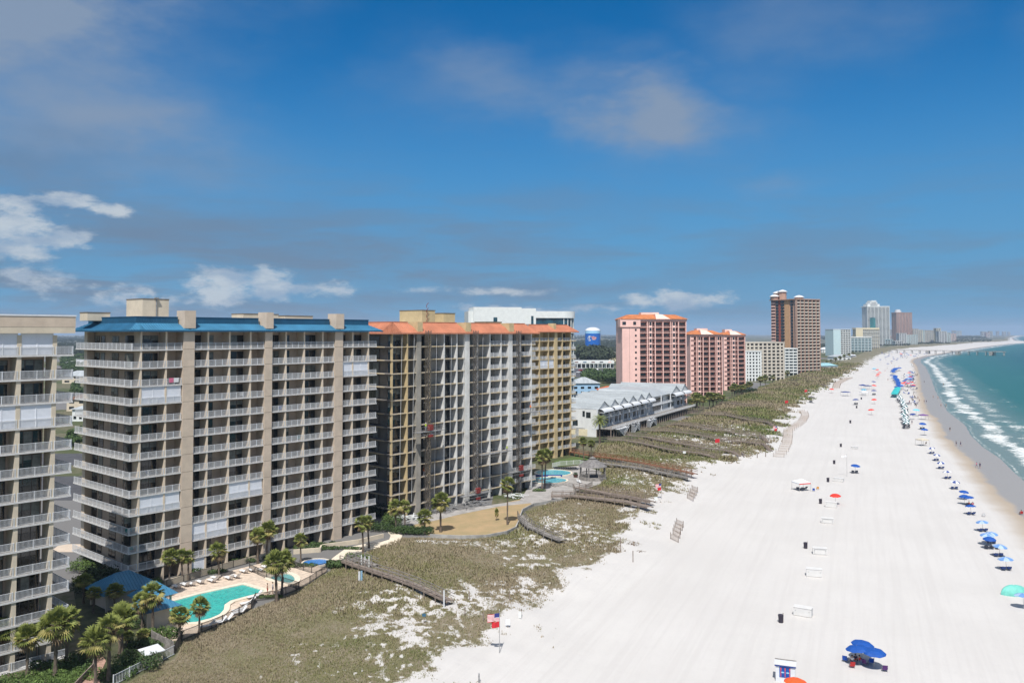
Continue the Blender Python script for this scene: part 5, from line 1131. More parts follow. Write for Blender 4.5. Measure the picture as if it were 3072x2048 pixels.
# =================================================================== PLANTS
bark = mat('palm_bark', (.16,.125,.095), .95, .25, 3, bump=.6, stretch=(1,1,.4)); fr = mat('palm_frond', (.235,.26,.06), .65, .3, 1.6, col2=(.12,.15,.035)); fr2 = mat('palm_frond_yellowing', (.42,.37,.13), .8, .2, 1.6, col2=(.28,.25,.09)); frd = mat('palm_frond_dead', (.24,.17,.10), .9, .2, 2)
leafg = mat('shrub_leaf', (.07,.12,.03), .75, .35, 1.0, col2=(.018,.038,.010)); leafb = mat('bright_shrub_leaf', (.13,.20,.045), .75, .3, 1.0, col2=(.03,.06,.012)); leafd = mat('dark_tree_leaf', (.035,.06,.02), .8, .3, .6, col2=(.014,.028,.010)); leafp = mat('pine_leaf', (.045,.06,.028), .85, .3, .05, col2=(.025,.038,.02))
def fan_palm(seed, h, rad, nf=40, dead=8, skirt=False):
    r = random.Random(seed); root = empty('palm_tree', (0,0,0)); lean = (r.uniform(-.03,.03)*h, r.uniform(-.03,.03)*h)
    n = 9; pts = [(lean[0]*(i/n)**2, lean[1]*(i/n)**2, h*i/n - .2*(i == 0)) for i in range(n+1)]
    t = MB().tube(pts, [.24-.07*min(1, i/3)+.03*math.sin(i*2.1) for i in range(n+1)], 9)
    for k in range(16):
        a = r.uniform(0, 6.28); z = h*r.uniform(.72, 1); t.bar((lean[0]+.14*math.cos(a), lean[1]+.14*math.sin(a), z), (lean[0]+.42*math.cos(a), lean[1]+.42*math.sin(a), z+.18), .06)
    t.build('trunk', bark, root, smooth=False)
    c = MB(); top = Vector((lean[0], lean[1], h))
    for k in range(nf+dead):
        az = k*2.39996 + r.uniform(-.3,.3)
        if k < dead: el = R(r.uniform(-80,-45)); mi = 2; pl = r.uniform(.35,.6)*rad
        else: q = (k-dead)/nf; el = R(-42 + 128*q**.85 + r.uniform(-10,10)); mi = 1 if (q < .35 and r.random() < .6) else 0; pl = r.uniform(.42,.62)*rad
        d = Vector((math.cos(az)*math.cos(el), math.sin(az)*math.cos(el), math.sin(el))); side = Vector((-math.sin(az), math.cos(az), 0)); up = side.cross(d)*-1
        base = top + Vector((0,0,-.15)); hub = base + d*pl; c.mat(mi); c.bar(base, hub, .03)
        fl_ = r.uniform(.42,.6)*rad; roll = r.uniform(-.5,.5); s2 = side*math.cos(roll)+up*math.sin(roll)
        for j in range(11):
            an = R(-95 + 19*j); dd = (d*math.cos(an)+s2*math.sin(an)).normalized(); tipf = hub + dd*fl_*(1-.16*abs(j-5)/5)
            mid_ = hub + dd*fl_*.55; w_ = d.cross(dd); wv = (s2*math.cos(an)-d*math.sin(an))*.045*rad
            tipf = tipf + Vector((0,0,-1))*fl_*r.uniform(.12,.34)
            c.face([hub, mid_-wv, tipf]); c.face([hub, tipf, mid_+wv])
    c.build('crown', [fr, fr2, frd], root); return root
def feather_palm(seed, h, rad):
    r = random.Random(seed); root = empty('date_palm', (0,0,0)); MB().tube([(0,0,-.2),(0,0,h*.5),(0,0,h)], [.42,.36,.38], 10).build('trunk', bark, root)
    c = MB()
    for k in range(46):
        az = k*2.39996; e0 = R(-15+95*(k/46)); pts = []; p = Vector((0,0,h)); e = e0
        for s_ in range(9): pts.append(p.copy()); p = p + Vector((math.cos(az)*math.cos(e), math.sin(az)*math.cos(e), math.sin(e)))*rad/8; e -= .17
        for s_ in range(8):
            a, b_ = pts[s_], pts[s_+1]; c.mat(0).bar(a, b_, .05)
            sd_ = Vector((-math.sin(az), math.cos(az), 0)); l_ = rad*.22*(1-abs(s_-4)/7)
            for q in (.1,.5,.9):
                m_ = a+(b_-a)*q
                for sg in (-1,1): tip = m_+sd_*sg*l_+(b_-a)*1.0+Vector((0,0,-.25*l_)); c.face([m_, m_+(b_-a)*.25, tip])
    c.build('crown', [fr], root); return root
PROT = [fan_palm(11, 5.5, 1.9, 40, 6), fan_palm(12, 5.5, 1.75, 30, 16), fan_palm(13, 5.5, 2.05, 46, 4), fan_palm(14, 5.5, 1.6, 26, 12), fan_palm(15, 5.5, 1.95, 36, 18)]; WASH = fan_palm(21, 9.5, 2.1, 34, 26); DATE = feather_palm(5, 8.6, 3.6); STUB = fan_palm(31, 3.0, 1.9, 42, 3)
PRH = {id(p): h for p, h in zip(PROT+[WASH, DATE, STUB], [5.5]*5+[9.5, 8.6, 3.0])}
first = set()
def palm(proto, pb, crown_y, label, grp=None, sc=None):
    if proto in PROT: proto = PROT[int(pb[0]*7+pb[1]) % 5]
    x, y = P(*pb); z = max(GZ(x, y), 0); h = (pb[1]-crown_y)/(pb[1]-HZ)*HC; h0 = PRH[id(proto)]; s = sc or max(.75, min(1.35, h/h0))
    sz = h/h0
    if id(proto) in first: o = copy_tree(proto, (x, y, z), rng.uniform(0, 6.28), label=label)
    else: first.add(id(proto)); o = proto; o.location = (x, y, z); o['label'] = label
    o.scale = (s, s, sz); o['category'] = 'palm tree'; o.rotation_euler = (rng.uniform(-.05,.05), rng.uniform(-.05,.05), rng.uniform(0, 6.28))
    if grp: o['group'] = grp
    return o
P0, P1_, P2_ = PROT[:3]
garden = [(P0,(81,2030),1908,'sabal palm left of centre in front of the left condominium balconies'),(P1_,(165,2030),1868,'sabal palm right of centre in front of the left condominium balconies'),(P2_,(198,1995),1858,'sabal palm behind its neighbour at the corner of the left condominium'),
 (P1_,(2,2010),1888,'sabal palm cut off by the left edge of the picture'),(P2_,(287,2066),1922,'leaning sabal palm on the brick path at the bottom edge'),(P0,(326,2041),1880,'thick trunked palm right of the brick path'),(P2_,(357,1975),1850,'left palm of the tall pair over the brick path'),(P1_,(368,1965),1838,'right palm of the tall pair over the brick path'),
 (P2_,(425,1900),1800,'left palm of the pair in front of the blue roofed pavilions'),(P0,(458,1905),1778,'right palm of the pair in front of the blue roofed pavilions'),(P1_,(537,1933),1846,'palm at the near left corner of the turquoise pool'),(P0,(597,1905),1816,'palm on the curved deck before the turquoise pool'),
 (P1_,(830,1805),1686,'left palm of the slim pair between the two deck fences'),(P2_,(845,1787),1680,'right palm of the slim pair between the two deck fences'),(P0,(773,1690),1603,'left palm of the tall pair against the second fin column'),(P2_,(799,1679),1589,'right palm of the tall pair against the second fin column'),
 (P1_,(903,1690),1616,'lone palm beside the round paddling pool'),(P2_,(657,1735),1650,'lone palm behind the row of white loungers'),(P0,(547,1742),1664,'left palm of the pair behind the white loungers'),(P1_,(566,1739),1668,'right palm of the pair behind the white loungers'),(P2_,(508,1748),1668,'bushy palm at the corner of the tan condominium'),
 (P0,(1090,1658),1566,'left palm of the pair on the curving garden path'),(P1_,(1107,1644),1562,'right palm of the pair on the curving garden path'),(P2_,(1188,1600),1518,'left palm of the pair before the dark open basement'),(P0,(1215,1586),1517,'right palm of the pair before the dark open basement'),
 (P1_,(1322,1596),1500,'ragged palm with brown skirt on the edge of the dry lawn'),(P0,(279,1838),1776,'shaded dark palm behind the long blue pool house'),(P1_,(342,1838),1770,'shaded dark palm right behind the long blue pool house'),(P2_,(250,1810),1740,'shaded dark palm nearest the corner balcony shadow')]
for a in garden: palm(*a)
palm(STUB, (1274,1592), 1548, 'short bushy palm on the green corner of the dry lawn'); palm(STUB, (383,1935), 1905, 'tiny palm behind the white roofed shed, left one', sc=.55); palm(STUB, (430,1925), 1898, 'tiny palm behind the white roofed shed, right one', sc=.55)
palm(WASH, (1522,1574), 1452, 'tall fan palm at the right end of the dry lawn'); palm(WASH, (1626,1474), 1366, 'front palm of the tall pair by the twin round pools'); palm(WASH, (1634,1466), 1362, 'rear palm of the tall pair by the twin round pools')
palm(WASH, (1752,1388), 1322, 'left palm of the pair behind the gazebo'); palm(WASH, (1772,1381), 1328, 'right palm of the pair behind the gazebo'); palm(DATE, (1799,1330), 1262, 'feather leaved date palm at the townhouse corner')
x, y = P(1490, 1561); o = copy_tree(STUB, (x, y, 0), 1.0, (.28,.28,.6), 'withered little palm alone on the dry orange lawn'); o['category'] = 'palm tree'
for i, (px, py, cy_) in enumerate([(2092,1236,1192),(2110,1231,1196),(2128,1226,1187),(2140,1224,1190),(2150,1219,1188),(2166,1214,1190),(2078,1232,1204),(2196,1196,1164),(2204,1194,1160),(2214,1190,1160),(2226,1187,1162),(2100,1224,1190),(2238,1180,1156),(2248,1176,1152),(2281,1162,1136),(2296,1158,1132),(2318,1150,1130),(2352,1140,1118),(2362,1137,1116),(2090,1222,1186)]):
    palm(PROT[i%3], (px, py), cy_, 'palm in the belt of palms between the pink condominiums and the dune' if px < 2232 else 'palm at the foot of the beige condominium', 'palms below the pink condominiums' if px < 2232 else 'palms below the beige condominium', sc=1.5)
for i, px in enumerate((1816,1827,1838,1848,1858)): palm(PROT[i%3], (px, 1090), 1072, 'dark palm in the row before the cream shop', 'palms before the cream shop', sc=1.4)
for i in range(9): palm(PROT[i%3], (2455+i*13, 1107-i*4), 1094-i*4.2, 'small distant palm beyond the brown tower', 'distant palms beyond the brown tower', sc=1.5)

def cloud(seed, lobes, n, ls, flat=.0):
    """leaf quads scattered through lobes (cx,cy,cz,rx,ry,rz)"""
    r = random.Random(seed); b = MB(); tot = sum(l[3]*l[4]+l[3]*l[5] for l in lobes)
    for cx, cy, cz, rx, ry, rz_ in lobes:
        k = int(n*(rx*ry+rx*rz_)/tot)
        for _ in range(k):
            a = r.uniform(0, 6.283); u = r.uniform(-.55, 1); s_ = math.sqrt(max(0, 1-u*u)); q = r.uniform(.62, 1.06)*(1+.15*math.sin(3*a+seed)*s_)
            p = Vector((cx+rx*s_*math.cos(a)*q, cy+ry*s_*math.sin(a)*q, cz+rz_*u*q))
            nrm = Vector((s_*math.cos(a)+r.uniform(-.8,.8), s_*math.sin(a)+r.uniform(-.8,.8), u+r.uniform(-.5,.9))).normalized()
            t = nrm.orthogonal().normalized(); t = Matrix.Rotation(r.uniform(0,6.28), 3, nrm) @ t; w = nrm.cross(t); l_ = ls*r.uniform(.6,1.4)
            b.face([p-t*l_*.5, p+w*l_*.32, p+t*l_*.5, p-w*l_*.32])
    return b
def shrub(px, py, w, dp, h, m, label, n=700, ls=.22, rz=0.0, z=0, name='shrub', cat='shrub', grp=None):
    x, y = P(px, py); r = random.Random(int(px*7+py)); lob = []
    k = max(2, int(w/1.2))
    for i in range(k):
        for j in range(max(1, int(dp/1.4))):
            rr = r.uniform(.7, 1.0); lob.append((-w/2+w*(i+.5)/k+r.uniform(-.2,.2), r.uniform(-.25,.25)+dp*(j+.5)/max(1, int(dp/1.4)), h*.45*rr, w/k*.75, .75*min(dp, 1.6)*.7, h*.55*rr))
    root = empty(name, (x, y, z), rz, label, cat, grp); cloud(int(px), lob, n, ls).build('foliage', m, root)
    st = MB()
    for l in lob: st.tube([(l[0],l[1],0),(l[0]+.05,l[1],l[2])], [.05,.03], 5)
    st.build('stem', bark, root); return root
for a in [(180,2052,15,3.2,.9,leafb,'bright green low hedge along the bottom left edge',4200,.2,.12),(165,2018,7,2.5,1.0,leafg,'dark shrubs between the left condominium palms',1600),(225,2000,4,3,1.5,leafg,'dark bush at the end of the left condominium lawn',1300),
 (392,2020,5,3.2,2.3,leafg,'large dark bush left of the white roofed shed',2600),(350,2035,3,2,1.4,leafg,'dark bush right of the thick trunked palm',900),(478,1925,4.5,2.5,1.9,leafb,'rounded bright shrub below the bar pavilion',1800),(440,1948,5,2,1.1,leafg,'shrubs behind the white roofed shed',1400),(385,1893,3,2,1.5,leafg,'shrub between the tall palms and the pool house',800),
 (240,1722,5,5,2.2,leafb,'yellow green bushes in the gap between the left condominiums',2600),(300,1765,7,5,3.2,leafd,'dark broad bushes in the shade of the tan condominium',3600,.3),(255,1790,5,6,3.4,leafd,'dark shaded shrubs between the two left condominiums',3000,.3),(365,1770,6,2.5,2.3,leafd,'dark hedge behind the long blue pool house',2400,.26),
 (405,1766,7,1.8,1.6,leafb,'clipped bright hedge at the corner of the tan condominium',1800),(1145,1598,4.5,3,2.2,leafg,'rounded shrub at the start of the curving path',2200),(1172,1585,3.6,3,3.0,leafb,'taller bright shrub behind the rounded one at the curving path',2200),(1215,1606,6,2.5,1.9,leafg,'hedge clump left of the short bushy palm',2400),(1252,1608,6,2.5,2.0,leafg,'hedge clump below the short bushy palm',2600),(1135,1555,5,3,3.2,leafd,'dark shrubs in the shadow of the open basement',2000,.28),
 (1005,1706,2.6,1.6,1.8,leafg,'spiky dark shrub at the tip of the pool deck',900,.35),(1070,1686,4.2,1.6,1.6,leafb,'shrub row beside the boardwalk stub',1500),(1015,1650,8,1.2,.7,leafg,'planter shrubs right of the paddling pool',1400),(975,1638,6,1.4,.8,leafg,'planter shrubs against the tan condominium wall',1200),(930,1650,6,1.6,1.0,leafg,'planter shrubs left of the curving path',1300),(900,1704,5,1.4,.9,leafg,'low shrubs beside the paddling pool fence',1000),
 (700,1690,7,1.2,.9,leafg,'planter shrubs behind the white loungers, centre',1300),(610,1722,7,1.2,.9,leafg,'planter shrubs behind the white loungers, left',1300),(785,1678,6,1.2,.9,leafg,'planter shrubs behind the white loungers, right',1100),(808,1796,3.5,1.2,.6,leafb,'low weeds at the foot of the slim palm pair',700,.2),(1618,1476,3,2,1.0,leafb,'low bush at the foot of the tall pool palms',600),(2240,1182,14,6,4.5,leafd,'dark round tree clump right of the pink condominiums',2600,.6),(2385,1150,8,5,3.5,leafd,'dark bush at the corner of the slim blue block',1200,.6),(2120,1206,26,6,2.0,leafg,'green hedge below the shorter pink blocks',2400,.5)]:
    shrub(*a)
deadl = mat('dead_brown_leaf', (.20,.14,.10), .9, .25, 1.2, col2=(.12,.09,.06))
for a in [(1838,1618,5,3,1.1,deadl,'brown dead scrub at the back of the dune mound near the open sand',1100,.25),(1874,1650,5,3.2,1.3,deadl,'brown dead scrub on the dune mound beside the tall dark post',1300,.25),(1905,1666,3,2,.7,deadl,'small brown scrub patch at the tip of the dune mound',500,.22),(1850,1570,5,2.5,.8,deadl,'brown creeping scrub below the paired boardwalks',900,.24)]: shrub(*a)
# broad crowned tree template for the belt behind the shops, and the far woods
woods_t = []
for k in range(5):
    r = random.Random(90+k); lobs = [(r.uniform(-2.5,2.5), r.uniform(-2.5,2.5), r.uniform(4.5,7.5), r.uniform(2.2,3.4), r.uniform(2.2,3.4), r.uniform(1.8,2.8)) for _ in range(6)]
    woods_t.append(cloud(90+k, lobs, 260, 1.5))
def wood_patch(px, py, n, wpx, hpx, label, m, sc=1.0, tmpl=None, ls=None):
    b = MB(); r = random.Random(int(px+py)); o = P(px, py)
    for _ in range(n):
        x, y = P(px+r.uniform(-wpx, wpx), py+r.uniform(-hpx, hpx)); b.merge(woods_t[r.randrange(5)], (x-o[0], y-o[1], -1.2*sc), r.uniform(0,6.28), sc*r.uniform(.8,1.3))
    ob_ = b.build('woods', m, None, (*o, 0)); tag(ob_, label, 'woods', kind='stuff')
wood_patch(1815, 1142, 90, 60, 9, 'belt of leafy trees between the car park and the townhouses', leafg, .85)
wood_patch(1785, 1094, 26, 36, 2.0, 'tall trees at the foot of the water tower', leafp, 2.2)
wood_patch(1790, 1054, 150, 75, 7, 'pine woods below the water tower', leafp, 1.0)
wood_patch(1800, 1034, 330, 90, 9, 'pine woods behind the water tower', leafp, 1.1)
wood_patch(1800, 1012, 420, 110, 7, 'far pine woods on the horizon', leafp, 1.3)
wood_patch(225, 1100, 60, 40, 25, 'trees in the gap left of the tan condominium', leafg, .9)
wood_patch(225, 1050, 160, 50, 18, 'dense woods far behind the two left condominiums', leafp, 1.1)
wood_patch(200, 1020, 300, 90, 9, 'far woods on the horizon at the left', leafp, 1.4)
wood_patch(235, 1180, 12, 14, 12, 'nearer trees in the gap left of the tan condominium', leafg, .6); wood_patch(225, 1330, 8, 22, 14, 'street trees in the gap left of the tan condominium', leafg, .45)
wood_patch(2478, 1046, 60, 22, 10, 'trees behind the brown tower', leafp, .9); wood_patch(2475, 1014, 200, 40, 6, 'far woods behind the brown tower', leafp, 1.3)
wood_patch(2620, 1022, 120, 60, 5, 'woods behind the far condominiums', leafp, 1.2); wood_patch(2900, 1013, 260, 60, 4.2, 'woods behind the far end of the beach', leafp, 1.4); wood_patch(2690, 1036, 60, 40, 2.2, 'shrubs at the foot of the slim brown tower', leafp, .6)
wood_patch(2790, 1030.5, 90, 60, 1.0, 'dark shrub line at the foot of the far cluster', leafp, .55)

wood_patch(2760, 1030, 110, 55, 3.5, 'dark scrub behind the far beach below the cream and beige blocks', leafp, .6)
wood_patch(2890, 1022.5, 170, 85, 3.5, 'dark scrub behind the far beach, right of the salmon red block', leafp, .8)
# =================================================================== DUNE GRASS (uncountable)
def dune_grass():
    rs = np.random.RandomState(4); N = 1300000
    r = np.exp(rs.uniform(math.log(60), math.log(1150), N)); a = rs.uniform(-.47, .42, N); X = r*np.sin(a); Y = r*np.cos(a)
    Wd, Dd, Id, Dn = zones(X, Y); keep = (Id > .3) & (Wd < -30) & (rs.uniform(0, 1, N) < Dn**.9*.96) & (Dd < 9) & (Dn > .06); X, Y, r = X[keep], Y[keep], r[keep]; Z = height(X, Y)
    n = len(X); s = np.clip(r/120, .75, 5.5)*rs.uniform(.5, 1.35, n); cl = fbm(X*.09, Y*.09, 3, 31)
    s *= .22+.42*cl
    nb = 3; V = np.zeros((n, nb, 3, 3)); az = rs.uniform(0, 6.283, (n, nb)); ln = rs.uniform(.2,.6,(n, nb)); hh = .55*s[:,None]*rs.uniform(.6,1.2,(n,nb)); wd_ = .11*s[:,None]; off = .16*s[:,None]
    bx = X[:,None]+off*np.cos(az*1.7); by = Y[:,None]+off*np.sin(az*1.7)
    V[:,:,0,0] = bx-wd_*np.sin(az); V[:,:,0,1] = by+wd_*np.cos(az); V[:,:,1,0] = bx+wd_*np.sin(az); V[:,:,1,1] = by-wd_*np.cos(az)
    V[:,:,0,2] = V[:,:,1,2] = Z[:,None]-.05; V[:,:,2,0] = bx+np.cos(az)*ln*hh*1.4; V[:,:,2,1] = by+np.sin(az)*ln*hh*1.4; V[:,:,2,2] = Z[:,None]+hh
    V = V.reshape(-1, 3); nv = len(V); me = bpy.data.meshes.new('dune_grass'); me.vertices.add(nv); me.vertices.foreach_set('co', V.ravel()); me.loops.add(nv); me.loops.foreach_set('vertex_index', np.arange(nv))
    me.polygons.add(nv//3); me.polygons.foreach_set('loop_start', np.arange(0, nv, 3)); me.polygons.foreach_set('loop_total', np.full(nv//3, 3)); me.update(calc_edges=True)
    tone = (fbm(X*.05+9, Y*.05, 4, 77)*.75 + rs.uniform(0, .25, n)); at = me.attributes.new('tone', 'FLOAT', 'POINT'); at.data.foreach_set('value', np.repeat(tone, nb*3).astype(np.float32))
    m = bpy.data.materials.new('dune_grass'); m.use_nodes = True; nt = m.node_tree; b = nt.nodes['Principled BSDF']; b.inputs['Roughness'].default_value = .9; b.inputs['Specular IOR Level'].default_value = .15
    t = attr_node(nt, 'tone'); c = mixc(nt, smooth(nt, t, .38, .56), (.28,.23,.155), (.21,.20,.09)); c = mixc(nt, smooth(nt, t, .55, .70), c, (.125,.155,.05)); nt.links.new(c, b.inputs['Base Color']); me.materials.append(m)
    tag(ob('dune_grass', me), 'olive and brown dune grass in uneven patches', 'grass', kind='stuff'); print('grass tufts', n)
dune_grass()
# =================================================================== PEOPLE
skin = mat('skin', (.42,.24,.16), .6, .08, 4); skin2 = mat('tanned_skin', (.25,.13,.08), .6, .08, 4); hairm = mat('dark_hair', (.04,.025,.015), .8, .2, 5); hairb = mat('fair_hair', (.30,.20,.09), .8, .2, 5)
def C(n, c, r=.8): return mat(n, c, r, .06, 3)
cl = dict(navy=C('navy_cloth', (.02,.03,.09)), red=C('red_cloth', (.45,.03,.03)), white=C('white_cloth', (.7,.7,.7)), pink=C('pink_cloth', (.6,.15,.25)), black=C('black_cloth', (.02,.02,.02)), teal=C('teal_cloth', (.03,.3,.3)), hivis=C('hi_vis_cloth', (.45,.65,.05)), orange=C('orange_cloth', (.75,.18,.02)), grey=C('grey_cloth', (.2,.2,.22)))
_bodies = {}
def body_mesh(pose):
    if pose in _bodies: return _bodies[pose]
    V = []; E = []; Rr = []
    def add(p, r, par=None):
        V.append(p); Rr.append(r)
        if par is not None: E.append((par, len(V)-1))
        return len(V)-1
    if pose in ('stand', 'walk'):
        pel = add((0,0,.95), .15); w = add((0,0,1.12), .125, pel); ch = add((0,0,1.32), .15, w); nk = add((0,-.01,1.49), .06, ch); hd = add((0,-.02,1.60), .085, nk); add((0,-.01,1.72), .07, hd)
        st = .26 if pose == 'walk' else .04
        for s in (-1, 1):
            sh = add((s*.17,0,1.42), .065, ch); el = add((s*.25,.05*s*(st > .1)+.02,1.15), .042, sh); wr = add((s*.25,-.08+s*st*.4,.92), .03, el); hb = add((s*.25,-.11+s*st*.4,.84), .035, wr)
            hp = add((s*.09,0,.88), .095, pel); kn = add((s*.10,-s*st*.6-.02,.50), .062, hp); an = add((s*.10,-s*st*1.0+.03,.09), .038, kn); add((s*.11,-s*st*1.0-.12,.04), .035, an)
    elif pose == 'sit':                       # seated in a low beach chair, legs forward (-y)
        pel = add((0,0,.38), .15); w = add((0,.08,.55), .125, pel); ch = add((0,.16,.75), .15, w); nk = add((0,.20,.91), .06, ch); hd = add((0,.18,1.02), .085, nk); add((0,.19,1.13), .07, hd)
        for s in (-1, 1):
            sh = add((s*.17,.18,.84), .065, ch); el = add((s*.27,.05,.60), .042, sh); wr = add((s*.22,-.18,.52), .03, el); add((s*.21,-.26,.51), .035, wr)
            hp = add((s*.10,-.05,.38), .09, pel); kn = add((s*.12,-.45,.46), .062, hp); an = add((s*.12,-.78,.12), .038, kn); add((s*.13,-.90,.10), .035, an)
    me = bpy.data.meshes.new('b'); me.from_pydata(V, E, []); o = ob('tmp', me); sk_ = o.modifiers.new('s', 'SKIN')
    for i, r in enumerate(Rr): me.skin_vertices[0].data[i].radius = (r, r)
    me.skin_vertices[0].data[0].use_root = True
    ss = o.modifiers.new('u', 'SUBSURF'); ss.levels = 1
    dg = bpy.context.evaluated_depsgraph_get(); m2 = bpy.data.meshes.new_from_object(o.evaluated_get(dg)); bpy.data.objects.remove(o); _bodies[pose] = m2; return m2
_pv = {}
def person_mesh(pose, top, bottom, sk, lo, hi):
    key = (pose, top, bottom, sk.name)
    if key in _pv: return _pv[key]
    me = body_mesh(pose).copy(); me.materials.clear(); mt = [sk, top or sk, bottom]
    for m in mt: me.materials.append(m)
    for p in me.polygons:
        c = p.center; i = 0
        if pose == 'sit':
            if c.z > .3 and c.y > -.12 and c.z < .58: i = 2
            elif c.z >= .58 and c.z < .86 and abs(c.x) < .23: i = 1
        else:
            if lo < c.z < 1.02 and abs(c.x) < .21: i = 2
            elif 1.02 <= c.z < 1.44 and abs(c.x) < .24: i = 1
        p.material_index = i
    me.shade_smooth(); _pv[key] = me; return me
def person(x, y, z, rz, label, pose='stand', top=None, bottom='navy', sk=None, hair=None, hat=None, lo=.62, sc=1.0, group=None):
    r = empty('person', (x, y, z), rz, label, 'person', group); r.scale = (sc,)*3
    ob('body', person_mesh(pose, cl[top] if top else None, cl[bottom], sk or skin, lo, 1.0), r)
    hz = (0, .0, 1.665) if pose != 'sit' else (0, .20, 1.075)
    b = MB(); rr = [(.105,0),(.112,.04),(.09,.09),(.03,.125)]
    b.tube([(hz[0],hz[1]+.012,hz[2]+q-.02) for _, q in rr], [a for a, _ in rr], 10)
    if hat: b.tube([(hz[0],hz[1],hz[2]+.02),(hz[0],hz[1],hz[2]+.035)], [.16,.15], 12)
    b.build('hard_hat' if hat else 'hair', hat or hair or hairm, r); return r
def at_px(px, py): x, y, z = G(px, py); return x, y, z
water_people = [((2850,1293),'walk','black','black','walker in black on the wet sand where the swash bends'),((2869,1336),'walk','grey','navy','left one of two walkers in the wet sand, grey top'),((2882,1338),'walk','navy','navy','right one of two walkers in the wet sand, dark clothes'),
 ((2930,1403),'walk','pink','grey','left one of the nearest two walkers, pink top'),((2940,1404),'walk','navy','navy','right one of the nearest two walkers, navy clothes'),((2758,1205),'stand',None,'black','bather standing left of the far trio at the wet edge'),((2772.6,1207),'stand',None,'navy','bather in the middle of the far trio at the wet edge'),((2779,1208),'stand','navy','navy','bather right in the far trio at the wet edge'),
 ((2799.5,1193),'walk',None,'black','lone wader just below the foam, left'),((2814,1197),'walk',None,'navy','lone wader just below the foam, right'),((2823,1220),'stand',None,'navy','bather ankle deep in foam, left of two'),((2838,1220),'stand',None,'black','bather ankle deep in foam, right of two'),((2773,1148),'walk','navy','black','tiny distant walker high on the wet sand'),((2830,1156),'stand',None,'black','tiny bather in the breakers'),((2736,1272),'stand','navy','navy','person standing right of the densest umbrella row')]
for (a, pose, tp, bt, lab) in water_people:
    x, y, z = at_px(*a); person(x, y, z, rng.uniform(-.5,.5)+ (math.pi if rng.random() < .5 else 0), lab, pose, tp, bt)
for i in range(34):
    px = rng.uniform(2655, 2745); py = rng.uniform(1095, 1250) if i % 2 else rng.uniform(1062, 1110)
    if py > 1150: px = rng.uniform(2722, 2758) if py > 1190 else rng.uniform(2705, 2745)
    x, y = P(px, py)
    if sdist(np.array([x]), np.array([y]), WL)[0] > -9: continue
    person(x, y, GZ(x, y), rng.uniform(0, 6.28), 'tiny far off beachgoer among the distant umbrellas', rng.choice(['stand','walk','sit']), rng.choice(['navy','white','red','black',None,'pink']), rng.choice(['navy','black','red','grey']), sc=1.1, group='far off beachgoers')
# workers
def fpt(px, y_off, zz, c=cO): s_ = SO(px, zz); return toworld(c, aO, nO, s_, y_off)

# =================================================================== BEACH FURNITURE
def umbrella(seg, rad=1.15, h=2.25, drop=.42, nm='beach_umbrella'):
    r = empty(nm, (0,0,0)); b = MB(); n = 8
    for i in range(n):
        b.mat(i % len(seg)); a0, a1 = 2*math.pi*i/n, 2*math.pi*(i+1)/n
        rings = [(0,h),(rad*.45,h-drop*.16),(rad*.8,h-drop*.55),(rad,h-drop)]
        P_ = lambda a, q: (rings[q][0]*math.cos(a), rings[q][0]*math.sin(a), rings[q][1])
        b.face([P_(0,0), P_(a0,1), P_(a1,1)])
        for q in (1, 2): b.face([P_(a0,q), P_(a0,q+1), P_(a1,q+1), P_(a1,q)])
        am = (a0+a1)/2; b.face([P_(a0,3), (rad*.97*math.cos(am), rad*.97*math.sin(am), h-drop-.09), P_(a1,3)])
    b.build('canopy', [cl_[k] for k in seg], r); p = MB().tube([(0,0,-.3),(0,0,h+.06)], [.03,.025], 6)
    for i in range(8): a0 = 2*math.pi*i/8; p.bar((0,0,h-.5), (rad*.8*math.cos(a0), rad*.8*math.sin(a0), h-drop*.55-.02), .02)
    p.build('pole', M['steel'], r); return r
def fab(n, c): return mat(n, c, .7, .05, 2)
cl_ = dict(blue=fab('umbrella_blue', (.006,.07,.32)), navy=fab('umbrella_navy', (.02,.05,.22)), white=fab('umbrella_white', (.68,.70,.72)), red=fab('umbrella_red', (.62,.035,.02)), lblue=fab('umbrella_light_blue', (.13,.26,.52)), lb2=fab('umbrella_pale_stripe', (.34,.45,.62)), teal=fab('umbrella_teal', (.03,.45,.45)), green=fab('umbrella_dark_green', (.02,.10,.10)), straw=fab('umbrella_dark_straw', (.10,.09,.10)), orange=fab('umbrella_orange_red', (.75,.10,.02)), aqua=fab('umbrella_aqua', (.15,.50,.68)), purple=fab('umbrella_purple', (.15,.06,.25)))
UM = {k: umbrella(s, **kw) for k, s, kw in [('blue',['blue'],{}),('nw',['navy','white'],{}),('red',['red'],{}),('stripe',['lblue','lb2'],{'rad':1.25}),('navy',['navy'],{}),('gw',['green','white'],{}),('aqua',['aqua'],{}),('orange',['orange'],{'rad':1.25,'h':2.3}),('bigblue',['blue'],{'rad':1.35,'h':2.35,'drop':.4}),('straw',['straw'],{'rad':1.5,'h':2.4})]}
def lounger(fabm):
    r = empty('beach_lounger', (0,0,0)); MB().box(-.3,.3,-1.0,.4,.28,.33).build('seat', fabm, r)
    b = MB(); b.face([(-.3,.4,.33),(.3,.4,.33),(.3,.95,.85),(-.3,.95,.85)]); b.face([(-.3,.4,.28),(-.3,.95,.80),(.3,.95,.80),(.3,.4,.28)]); b.build('backrest', fabm, r)
    for x_ in (-.28,.28):
        for y_ in (-.9,.35): MB().box(x_-.025,x_+.025,y_-.025,y_+.025,0,.28).build('leg', M['woodg'], r)
    return r
LG = {'blue': lounger(fab('lounger_blue', (.03,.07,.25))), 'white': lounger(fab('lounger_white', (.72,.72,.72))), 'dark': lounger(fab('lounger_dark', (.06,.07,.10)))}
